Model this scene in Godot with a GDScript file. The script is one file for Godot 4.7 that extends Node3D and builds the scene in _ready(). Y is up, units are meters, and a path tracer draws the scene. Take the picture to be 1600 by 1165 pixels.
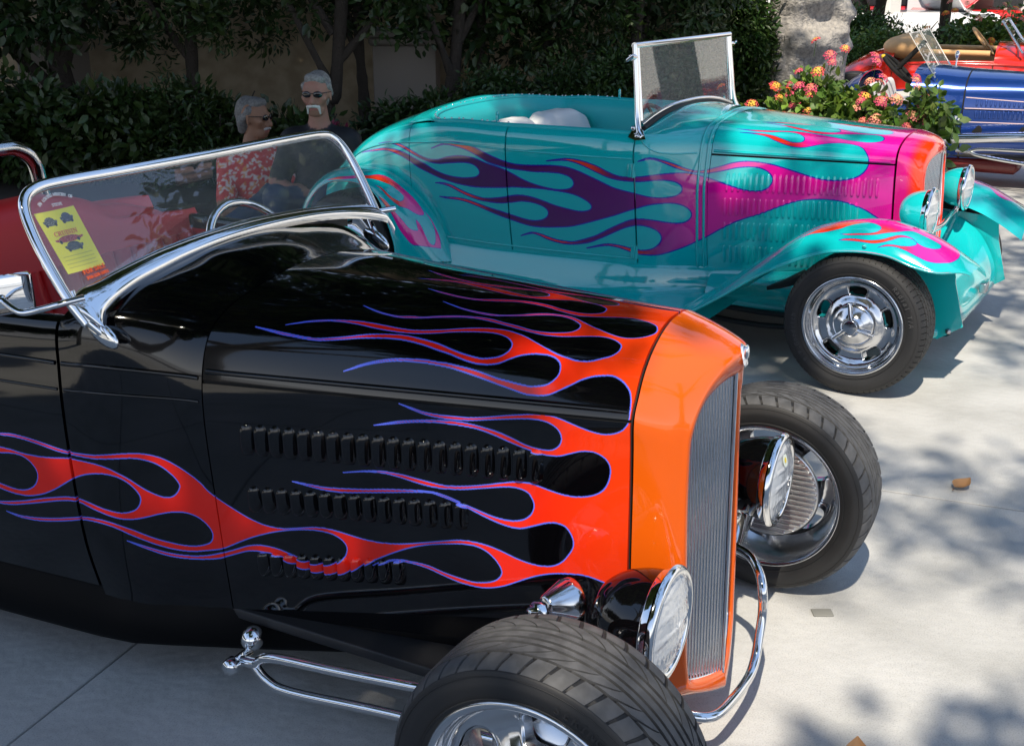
extends Node3D

const SUN_TO := Vector3(-0.148, 0.819, 0.554)
const BLACK_AT := Vector3(0.402, 0.0, -2.365)
const BLACK_YAW := -0.488
const BLACK_OFF := 0.05          # the body sits 5 cm to the right of the axle's middle
const TEAL_AT := Vector3(1.786, 0.0, -5.17)
const TEAL_YAW := -0.556

var M := {}
var taken := {}
var rng := RandomNumberGenerator.new()


# ---------------------------------------------------------------- mesh builder
class MB:
	var v := PackedVector3Array()
	var t := PackedVector2Array()
	var c := PackedColorArray()
	var i := PackedInt32Array()

	func point(p: Vector3, uv := Vector2.ZERO) -> int:
		v.append(p)
		t.append(uv)
		return v.size() - 1

	func tri(a: int, b: int, d: int) -> void:
		i.append(a)
		i.append(b)
		i.append(d)

	func quad(a: int, b: int, d: int, e: int) -> void:
		i.append_array(PackedInt32Array([a, b, d, a, d, e]))

	# rows of points; closed_row joins the last point of a row to its first, closed_all the last row to the first
	func grid(rows: Array, uvs: Array = [], closed_row := false, closed_all := false) -> void:
		var n: int = rows[0].size()
		var first := v.size()
		for r in rows.size():
			v.append_array(rows[r])
			if uvs.size():
				t.append_array(uvs[r])
			else:
				var blank := PackedVector2Array()
				blank.resize(n)
				for k in n:
					blank[k] = Vector2(float(k) / maxi(1, n - 1), float(r) / maxi(1, rows.size() - 1))
				t.append_array(blank)
		var rr := rows.size() if closed_all else rows.size() - 1
		var nn := n if closed_row else n - 1
		for r in rr:
			var a := first + r * n
			var b := first + ((r + 1) % rows.size()) * n
			for k in nn:
				var k2 := (k + 1) % n
				i.append_array(PackedInt32Array([a + k, a + k2, b + k2, a + k, b + k2, b + k]))

	func fan(ring: PackedVector3Array, middle: Vector3) -> void:
		var first := v.size()
		for p in ring:
			point(p)
		var m := point(middle)
		for k in ring.size():
			tri(first + k, first + (k + 1) % ring.size(), m)

	func flat(a: Vector3, b: Vector3, d: Vector3, e: Vector3) -> void:
		var f := v.size()
		point(a, Vector2(0, 1))
		point(b, Vector2(1, 1))
		point(d, Vector2(1, 0))
		point(e, Vector2(0, 0))
		quad(f, f + 1, f + 2, f + 3)

	# a box whose edges are chamfered by bev
	func box(at: Vector3, size: Vector3, bev := 0.004, b := Basis.IDENTITY) -> void:
		var h := size * 0.5
		bev = minf(bev, 0.49 * minf(size.x, minf(size.y, size.z)))
		var first := v.size()
		for k in 8:
			var s := Vector3(1 if k & 1 else -1, 1 if k & 2 else -1, 1 if k & 4 else -1)
			for ax in 3:
				var q := h - Vector3.ONE * bev
				q[ax] = h[ax]
				point(at + b * (q * s), Vector2(0.5 + 0.5 * s[(ax + 1) % 3], 0.5 + 0.5 * s[(ax + 2) % 3]))
		for ax in 3:
			var u := 1 << ((ax + 1) % 3)
			var w := 1 << ((ax + 2) % 3)
			for side in 2:
				var o := (1 << ax) * side
				var q := [o, o | u, o | u | w, o | w]
				if side == 1:
					q.reverse()
				quad(first + q[0] * 3 + ax, first + q[1] * 3 + ax, first + q[2] * 3 + ax, first + q[3] * 3 + ax)
			for eu in 2:
				for ew in 2:
					var o2 := u * eu | w * ew
					var c0 := o2
					var c1 := o2 | (1 << ax)
					var a1 := (ax + 1) % 3
					var a2 := (ax + 2) % 3
					var q2 := [first + c0 * 3 + a1, first + c1 * 3 + a1, first + c1 * 3 + a2, first + c0 * 3 + a2]
					if eu != ew:
						q2.reverse()
					quad(q2[0], q2[1], q2[2], q2[3])
		for k in 8:
			var s2 := (1 if k & 1 else -1) * (1 if k & 2 else -1) * (1 if k & 4 else -1)
			if s2 > 0:
				tri(first + k * 3, first + k * 3 + 2, first + k * 3 + 1)
			else:
				tri(first + k * 3, first + k * 3 + 1, first + k * 3 + 2)

	func tube(path: PackedVector3Array, r: float, seg := 10, closed := false, radii := PackedFloat32Array(), squash := 1.0) -> void:
		var n := path.size()
		var rows := []
		var side := Vector3.ZERO
		for k in n:
			var a: Vector3 = path[(k - 1 + n) % n] if closed or k > 0 else path[k]
			var b: Vector3 = path[(k + 1) % n] if closed or k < n - 1 else path[k]
			var d := (b - a).normalized()
			if side == Vector3.ZERO:
				side = d.cross(Vector3.UP if absf(d.y) < 0.9 else Vector3.RIGHT).normalized()
			side = (side - d * side.dot(d)).normalized()
			var up := d.cross(side)
			var rad := radii[k] if radii.size() else r
			var row := PackedVector3Array()
			for s in seg:
				var w := TAU * s / seg
				row.append(path[k] + side * (cos(w) * rad) + up * (sin(w) * rad * squash))
			rows.append(row)
		grid(rows, [], true, closed)
		if not closed:
			fan(rows[0], path[0])
			var last: PackedVector3Array = rows[n - 1].duplicate()
			last.reverse()
			fan(last, path[n - 1])

	# profile points (radius, height) turned round the y axis of xf
	func lathe(prof: PackedVector2Array, xf: Transform3D, seg := 32) -> void:
		var rows := []
		for q in prof:
			var row := PackedVector3Array()
			for s in seg:
				var w := TAU * s / seg
				row.append(xf * Vector3(cos(w) * q.x, q.y, sin(w) * q.x))
			rows.append(row)
		grid(rows, [], true)

	func ball(at: Vector3, r: Vector3, seg := 14, rings := 9, b := Basis.IDENTITY) -> void:
		var rows := []
		for k in rings + 1:
			var a := PI * k / rings
			var row := PackedVector3Array()
			for s in seg:
				var w := TAU * s / seg
				row.append(at + b * (Vector3(sin(a) * cos(w), cos(a), sin(a) * sin(w)) * r))
			rows.append(row)
		grid(rows, [], true)

	func join(o: MB, xf := Transform3D.IDENTITY) -> void:
		var f := v.size()
		for p in o.v:
			v.append(xf * p)
		t.append_array(o.t)
		c.append_array(o.c)
		for k in o.i:
			i.append(k + f)

	func mesh() -> ArrayMesh:
		var n := PackedVector3Array()
		n.resize(v.size())
		for k in range(0, i.size(), 3):
			var a := i[k]
			var b := i[k + 1]
			var d := i[k + 2]
			var q := (v[d] - v[a]).cross(v[b] - v[a])
			n[a] += q
			n[b] += q
			n[d] += q
		for k in n.size():
			n[k] = n[k].normalized() if n[k].length_squared() > 1e-24 else Vector3.UP
		var arrays := []
		arrays.resize(Mesh.ARRAY_MAX)
		arrays[Mesh.ARRAY_VERTEX] = v
		arrays[Mesh.ARRAY_NORMAL] = n
		arrays[Mesh.ARRAY_TEX_UV] = t
		if c.size() == v.size() and c.size():
			arrays[Mesh.ARRAY_COLOR] = c
		arrays[Mesh.ARRAY_INDEX] = i
		var am := ArrayMesh.new()
		am.add_surface_from_arrays(Mesh.PRIMITIVE_TRIANGLES, arrays)
		return am


# ---------------------------------------------------------------- scene helpers
func numbered(called: String) -> String:
	var n: int = taken.get(called, 0)
	taken[called] = n + 1
	return called if n == 0 else "%s_%03d" % [called, n]


func obj(called: String, shape: Variant, m: Material, parent: Node = self) -> MeshInstance3D:
	var o := MeshInstance3D.new()
	o.mesh = shape.mesh() if shape is MB else shape
	o.material_override = m
	if parent == self:
		o.name = numbered(called)
	else:
		var n: int = parent.get_meta("n_" + called, 0)
		parent.set_meta("n_" + called, n + 1)
		o.name = called if n == 0 else "%s_%03d" % [called, n]
	parent.add_child(o, true)
	return o


func tag(o: Node, label: String, category: String, group := "") -> Node:
	o.set_meta("label", label)
	o.set_meta("category", category)
	if group:
		o.set_meta("group", group)
	return o


func thing(called: String, label: String, category: String, at := Vector3.ZERO, turn := 0.0, group := "") -> Node3D:
	var o := Node3D.new()
	o.name = numbered(called)
	add_child(o)
	o.position = at
	o.rotation.y = turn
	tag(o, label, category, group)
	return o


func struct(called: String, shape: Variant, m: Material) -> MeshInstance3D:
	var o := obj(called, shape, m)
	o.set_meta("kind", "structure")
	return o


func stuff(o: Node) -> Node:
	o.set_meta("kind", "stuff")
	return o


func multi(called: String, shape: Mesh, m: Material, places: Array, tints: Array, parent: Node) -> MultiMeshInstance3D:
	var mm := MultiMesh.new()
	mm.transform_format = MultiMesh.TRANSFORM_3D
	mm.use_colors = true
	mm.mesh = shape
	mm.instance_count = places.size()
	for k in places.size():
		mm.set_instance_transform(k, places[k])
		mm.set_instance_color(k, tints[k])
	var o := MultiMeshInstance3D.new()
	o.multimesh = mm
	o.material_override = m
	o.name = numbered(called) if parent == self else called
	parent.add_child(o, true)
	o.set_meta("kind", "stuff")
	return o


func mat(r: float, g: float, b: float, rough := 0.5, metal := 0.0, coat := 0.0) -> StandardMaterial3D:
	var m := StandardMaterial3D.new()      # r, g, b are linear base colours
	m.albedo_color = Color(r, g, b).linear_to_srgb()
	m.roughness = rough
	m.metallic = metal
	if coat > 0.0:
		m.clearcoat_enabled = true
		m.clearcoat = coat
		m.clearcoat_roughness = 0.02
	return m


func noise_tex(freq: float, octaves: int, stops: PackedFloat32Array, cols: PackedColorArray, sd := 1, size := 512, kind := FastNoiseLite.TYPE_SIMPLEX_SMOOTH) -> NoiseTexture2D:
	var n := FastNoiseLite.new()
	n.seed = sd
	n.noise_type = kind
	n.frequency = freq
	n.fractal_octaves = octaves
	var nt := NoiseTexture2D.new()
	nt.width = size
	nt.height = size
	nt.seamless = true
	nt.noise = n
	var g := Gradient.new()
	g.offsets = stops
	g.colors = cols
	nt.color_ramp = g
	return nt


func grey(x: float) -> Color:
	return Color(x, x, x).linear_to_srgb()


func bump_tex(freq: float, octaves: int, sd := 3, strength := 6.0, size := 512) -> NoiseTexture2D:
	var n := FastNoiseLite.new()
	n.seed = sd
	n.frequency = freq
	n.fractal_octaves = octaves
	var nt := NoiseTexture2D.new()
	nt.width = size
	nt.height = size
	nt.seamless = true
	nt.as_normal_map = true
	nt.bump_strength = strength
	nt.noise = n
	return nt


func triplanar(m: StandardMaterial3D, scale: float) -> StandardMaterial3D:
	m.uv1_triplanar = true
	m.uv1_world_triplanar = true
	m.uv1_scale = Vector3.ONE * scale
	return m


static func cr(a: Vector3, b: Vector3, c: Vector3, d: Vector3, f: float) -> Vector3:
	return 0.5 * (2.0 * b + (c - a) * f + (2.0 * a - 5.0 * b + 4.0 * c - d) * f * f + (3.0 * b - a - 3.0 * c + d) * f * f * f)


# a smooth line through points
func smooth(pts: Array, per := 6, closed := false) -> PackedVector3Array:
	var out := PackedVector3Array()
	var n := pts.size()
	var last := n if closed else n - 1
	for k in last:
		var a: Vector3 = pts[(k - 1 + n) % n] if closed or k > 0 else pts[0]
		var d: Vector3 = pts[(k + 2) % n] if closed or k < n - 2 else pts[n - 1]
		for s in per:
			out.append(cr(a, pts[k], pts[(k + 1) % n], d, float(s) / per))
	if not closed:
		out.append(pts[n - 1])
	return out


# rows of stations smoothed both ways into a fine grid
func smooth_grid(rows: Array, per_row: int, per_pt: int, closed_row := false) -> Array:
	var wide := []
	for r in rows:
		wide.append(smooth(r, per_pt, closed_row))
	var out := []
	for r in wide.size() - 1:
		var a: PackedVector3Array = wide[maxi(0, r - 1)]
		var b: PackedVector3Array = wide[r]
		var c: PackedVector3Array = wide[r + 1]
		var d: PackedVector3Array = wide[mini(wide.size() - 1, r + 2)]
		for s in per_row:
			var row := PackedVector3Array()
			for k in b.size():
				row.append(cr(a[k], b[k], c[k], d[k], float(s) / per_row))
			out.append(row)
	out.append(wide[wide.size() - 1])
	return out


func axis_z(at: Vector3, out := Vector3.BACK) -> Transform3D:
	# y axis of the lathe turned to point along out
	var y := out.normalized()
	var x := y.cross(Vector3.UP if absf(y.y) < 0.9 else Vector3.RIGHT).normalized()
	return Transform3D(Basis(x, y, x.cross(y)), at)


func pv(a: Array) -> PackedVector2Array:
	return PackedVector2Array(a)


# ---------------------------------------------------------------- body sections: [x, [[half width, height], ...]] from the middle of the top to the sill
const BLACK_BODY := [
	[-0.04, [[0, 0.972], [0.03, 0.971], [0.06, 0.966], [0.09, 0.957], [0.125, 0.941], [0.155, 0.922], [0.185, 0.893], [0.208, 0.857], [0.229, 0.814], [0.226, 0.75], [0.222, 0.66], [0.218, 0.5], [0.212, 0.36], [0.205, 0.26]]],
	[-0.98, [[0, 0.983], [0.081, 0.981], [0.15, 0.973], [0.23, 0.96], [0.3, 0.943], [0.35, 0.92], [0.38, 0.893], [0.4, 0.855], [0.414, 0.8], [0.419, 0.73], [0.416, 0.64], [0.405, 0.5], [0.394, 0.36], [0.379, 0.2]]],
	[-1.2, [[0, 1.02], [0.1105, 1.016], [0.21, 1.004], [0.3, 0.993], [0.38, 0.98], [0.445, 0.96], [0.485, 0.935], [0.502, 0.89], [0.507, 0.82], [0.51, 0.74], [0.51, 0.64], [0.505, 0.5], [0.493, 0.36], [0.465, 0.21]]],
	[-1.29, [[0, 1], [0.1105, 0.998], [0.23, 0.99], [0.33, 0.977], [0.41, 0.96], [0.48, 0.938], [0.512, 0.915], [0.524, 0.88], [0.528, 0.82], [0.532, 0.74], [0.532, 0.64], [0.527, 0.5], [0.515, 0.36], [0.485, 0.22]]],
	[-1.9, [[0, 1], [0.133, 0.995], [0.27, 0.985], [0.38, 0.968], [0.48, 0.945], [0.54, 0.922], [0.572, 0.905], [0.584, 0.87], [0.59, 0.82], [0.593, 0.74], [0.593, 0.64], [0.588, 0.5], [0.572, 0.36], [0.53, 0.22]]],
	[-2.35, [[0, 0.93], [0.1179, 0.928], [0.25, 0.92], [0.37, 0.912], [0.47, 0.905], [0.535, 0.898], [0.565, 0.89], [0.582, 0.86], [0.59, 0.81], [0.593, 0.74], [0.593, 0.64], [0.588, 0.5], [0.572, 0.36], [0.53, 0.22]]],
	[-2.75, [[0, 0.8], [0.1031, 0.8], [0.22, 0.795], [0.33, 0.79], [0.41, 0.782], [0.46, 0.77], [0.495, 0.755], [0.52, 0.73], [0.535, 0.7], [0.542, 0.65], [0.542, 0.58], [0.54, 0.48], [0.525, 0.36], [0.5, 0.24]]],
	[-3.05, [[0, 0.52], [0.0737, 0.52], [0.15, 0.518], [0.24, 0.515], [0.31, 0.51], [0.36, 0.505], [0.4, 0.5], [0.43, 0.49], [0.45, 0.475], [0.46, 0.45], [0.465, 0.42], [0.465, 0.38], [0.46, 0.32], [0.45, 0.26]]],
]
const BLACK_V := [0, 0.125, 0.2278, 0.3127, 0.3892, 0.4478, 0.487, 0.5264, 0.5743, 0.6475, 0.7425, 0.8877, 1.0282, 1.1657]
const TEAL_BODY := [
	[-0.02, [[0, 0.978], [0.06, 0.977], [0.11, 0.974], [0.16, 0.967], [0.21, 0.953], [0.245, 0.938], [0.268, 0.918], [0.278, 0.895], [0.279, 0.872], [0.274, 0.8], [0.262, 0.72], [0.245, 0.62], [0.235, 0.5], [0.225, 0.36]]],
	[-0.8, [[0, 1.025], [0.07, 1.023], [0.14, 1.016], [0.22, 1.008], [0.3, 0.995], [0.345, 0.978], [0.375, 0.955], [0.395, 0.918], [0.405, 0.872], [0.418, 0.8], [0.43, 0.72], [0.42, 0.62], [0.4, 0.46], [0.37, 0.31]]],
	[-1.08, [[0, 1.04], [0.09, 1.037], [0.16, 1.031], [0.27, 1.02], [0.37, 1.003], [0.45, 0.985], [0.53, 0.968], [0.6, 0.945], [0.622, 0.88], [0.612, 0.8], [0.6, 0.72], [0.585, 0.62], [0.562, 0.48], [0.53, 0.32]]],
	[-1.72, [[0, 1.04], [0.09, 1.037], [0.18, 1.031], [0.3, 1.02], [0.42, 1.006], [0.52, 0.992], [0.6, 0.975], [0.665, 0.945], [0.682, 0.88], [0.68, 0.8], [0.672, 0.72], [0.66, 0.62], [0.64, 0.48], [0.61, 0.32]]],
	[-2.15, [[0, 1.03], [0.09, 1.028], [0.18, 1.022], [0.3, 1.012], [0.42, 1], [0.52, 0.985], [0.59, 0.965], [0.645, 0.935], [0.662, 0.88], [0.664, 0.8], [0.66, 0.72], [0.65, 0.62], [0.63, 0.48], [0.61, 0.32]]],
	[-2.6, [[0, 0.9], [0.09, 0.9], [0.18, 0.895], [0.28, 0.89], [0.38, 0.88], [0.46, 0.868], [0.52, 0.855], [0.57, 0.835], [0.6, 0.8], [0.612, 0.74], [0.615, 0.68], [0.612, 0.6], [0.6, 0.48], [0.58, 0.32]]],
	[-3, [[0, 0.62], [0.08, 0.62], [0.15, 0.618], [0.22, 0.612], [0.29, 0.606], [0.35, 0.6], [0.4, 0.59], [0.43, 0.58], [0.455, 0.56], [0.47, 0.53], [0.48, 0.5], [0.48, 0.46], [0.475, 0.4], [0.47, 0.32]]],
]
const TEAL_V := [0, 0.0815, 0.1573, 0.2506, 0.343, 0.416, 0.4756, 0.5271, 0.5759, 0.6446, 0.7153, 0.8045, 0.9312, 1.0772]
const FENDER := [
	[[-0.840, 0.105, 0.400], [-0.840, 0.145, 0.460], [-0.840, 0.178, 0.540], [-0.840, 0.190, 0.640], [-0.800, 0.193, 0.712], [-0.770, 0.201, 0.765], [-0.740, 0.210, 0.792], [-0.740, 0.215, 0.800]],
	[[-0.600, 0.280, 0.400], [-0.600, 0.320, 0.460], [-0.600, 0.353, 0.540], [-0.600, 0.365, 0.630], [-0.584, 0.361, 0.707], [-0.572, 0.351, 0.763], [-0.560, 0.340, 0.792], [-0.560, 0.335, 0.800]],
	[[-0.400, 0.438, 0.400], [-0.400, 0.478, 0.460], [-0.400, 0.511, 0.540], [-0.400, 0.523, 0.620], [-0.400, 0.514, 0.701], [-0.400, 0.490, 0.760], [-0.400, 0.463, 0.792], [-0.400, 0.450, 0.800]],
	[[-0.265, 0.541, 0.400], [-0.265, 0.581, 0.460], [-0.265, 0.614, 0.540], [-0.265, 0.626, 0.620], [-0.267, 0.612, 0.701], [-0.269, 0.578, 0.760], [-0.270, 0.539, 0.792], [-0.270, 0.520, 0.800]],
	[[-0.165, 0.583, 0.400], [-0.165, 0.623, 0.460], [-0.165, 0.656, 0.540], [-0.165, 0.668, 0.620], [-0.159, 0.656, 0.701], [-0.154, 0.625, 0.760], [-0.150, 0.590, 0.792], [-0.150, 0.573, 0.800]],
	[[-0.070, 0.603, 0.400], [-0.070, 0.643, 0.460], [-0.070, 0.676, 0.540], [-0.070, 0.688, 0.620], [-0.066, 0.676, 0.701], [-0.063, 0.645, 0.760], [-0.060, 0.609, 0.792], [-0.060, 0.592, 0.800]],
	[[0.027, 0.615, 0.400], [0.027, 0.655, 0.460], [0.027, 0.688, 0.540], [0.027, 0.700, 0.620], [0.028, 0.687, 0.701], [0.029, 0.655, 0.760], [0.030, 0.617, 0.792], [0.030, 0.599, 0.800]],
	[[0.120, 0.605, 0.400], [0.120, 0.645, 0.460], [0.120, 0.678, 0.540], [0.120, 0.690, 0.620], [0.120, 0.677, 0.701], [0.120, 0.646, 0.760], [0.120, 0.610, 0.792], [0.120, 0.592, 0.800]],
	[[0.218, 0.577, 0.400], [0.218, 0.617, 0.460], [0.218, 0.650, 0.540], [0.218, 0.662, 0.620], [0.217, 0.649, 0.701], [0.216, 0.617, 0.760], [0.215, 0.581, 0.792], [0.215, 0.563, 0.800]],
	[[0.313, 0.532, 0.400], [0.313, 0.572, 0.460], [0.313, 0.605, 0.540], [0.313, 0.617, 0.610], [0.308, 0.608, 0.691], [0.304, 0.587, 0.750], [0.300, 0.562, 0.782], [0.300, 0.550, 0.790]],
	[[0.385, 0.489, 0.400], [0.385, 0.529, 0.460], [0.385, 0.562, 0.540], [0.385, 0.574, 0.600], [0.381, 0.572, 0.672], [0.378, 0.566, 0.725], [0.375, 0.559, 0.752], [0.375, 0.556, 0.760]],
	[[0.420, 0.465, 0.400], [0.420, 0.505, 0.460], [0.420, 0.538, 0.540], [0.420, 0.550, 0.590], [0.416, 0.549, 0.653], [0.413, 0.548, 0.699], [0.410, 0.546, 0.722], [0.410, 0.545, 0.730]],
]
const FENDER_V := [0, 0.072, 0.159, 0.24, 0.32, 0.39, 0.44, 0.47]
const REAR_FENDER := [
	[[-2.040, 0.270, 0.620], [-2.058, 0.269, 0.660], [-2.108, 0.269, 0.710], [-2.170, 0.269, 0.755], [-2.241, 0.269, 0.790], [-2.290, 0.270, 0.800]],
	[[-2.080, 0.330, 0.620], [-2.094, 0.334, 0.660], [-2.137, 0.342, 0.710], [-2.192, 0.349, 0.755], [-2.255, 0.356, 0.790], [-2.300, 0.360, 0.800]],
	[[-2.130, 0.430, 0.620], [-2.143, 0.437, 0.660], [-2.182, 0.445, 0.710], [-2.234, 0.452, 0.755], [-2.293, 0.457, 0.790], [-2.335, 0.458, 0.800]],
	[[-2.190, 0.510, 0.620], [-2.201, 0.520, 0.660], [-2.235, 0.531, 0.710], [-2.280, 0.540, 0.755], [-2.332, 0.545, 0.790], [-2.370, 0.545, 0.800]],
	[[-2.270, 0.590, 0.620], [-2.277, 0.598, 0.660], [-2.302, 0.604, 0.710], [-2.336, 0.604, 0.755], [-2.376, 0.600, 0.790], [-2.405, 0.592, 0.800]],
	[[-2.344, 0.640, 0.620], [-2.350, 0.647, 0.660], [-2.369, 0.650, 0.710], [-2.396, 0.645, 0.755], [-2.427, 0.634, 0.790], [-2.450, 0.622, 0.800]],
	[[-2.450, 0.683, 0.620], [-2.454, 0.689, 0.660], [-2.467, 0.687, 0.710], [-2.485, 0.676, 0.755], [-2.505, 0.658, 0.790], [-2.520, 0.640, 0.800]],
	[[-2.560, 0.692, 0.620], [-2.564, 0.698, 0.660], [-2.572, 0.694, 0.710], [-2.582, 0.682, 0.755], [-2.593, 0.661, 0.790], [-2.600, 0.642, 0.800]],
	[[-2.680, 0.685, 0.620], [-2.682, 0.690, 0.660], [-2.684, 0.686, 0.710], [-2.684, 0.673, 0.755], [-2.682, 0.652, 0.790], [-2.680, 0.632, 0.800]],
	[[-2.800, 0.650, 0.620], [-2.801, 0.654, 0.660], [-2.796, 0.649, 0.710], [-2.786, 0.636, 0.755], [-2.772, 0.615, 0.790], [-2.760, 0.597, 0.800]],
	[[-2.900, 0.580, 0.620], [-2.900, 0.582, 0.660], [-2.890, 0.576, 0.710], [-2.873, 0.564, 0.755], [-2.849, 0.546, 0.790], [-2.830, 0.530, 0.800]],
	[[-2.980, 0.470, 0.620], [-2.979, 0.471, 0.660], [-2.963, 0.468, 0.710], [-2.938, 0.460, 0.755], [-2.906, 0.449, 0.790], [-2.880, 0.440, 0.800]],
	[[-3.020, 0.340, 0.620], [-3.019, 0.340, 0.660], [-3.001, 0.338, 0.710], [-2.974, 0.336, 0.755], [-2.938, 0.333, 0.790], [-2.910, 0.330, 0.800]],
]
const REAR_FENDER_V := [0, 0.05, 0.12, 0.19, 0.25, 0.28]
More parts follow.
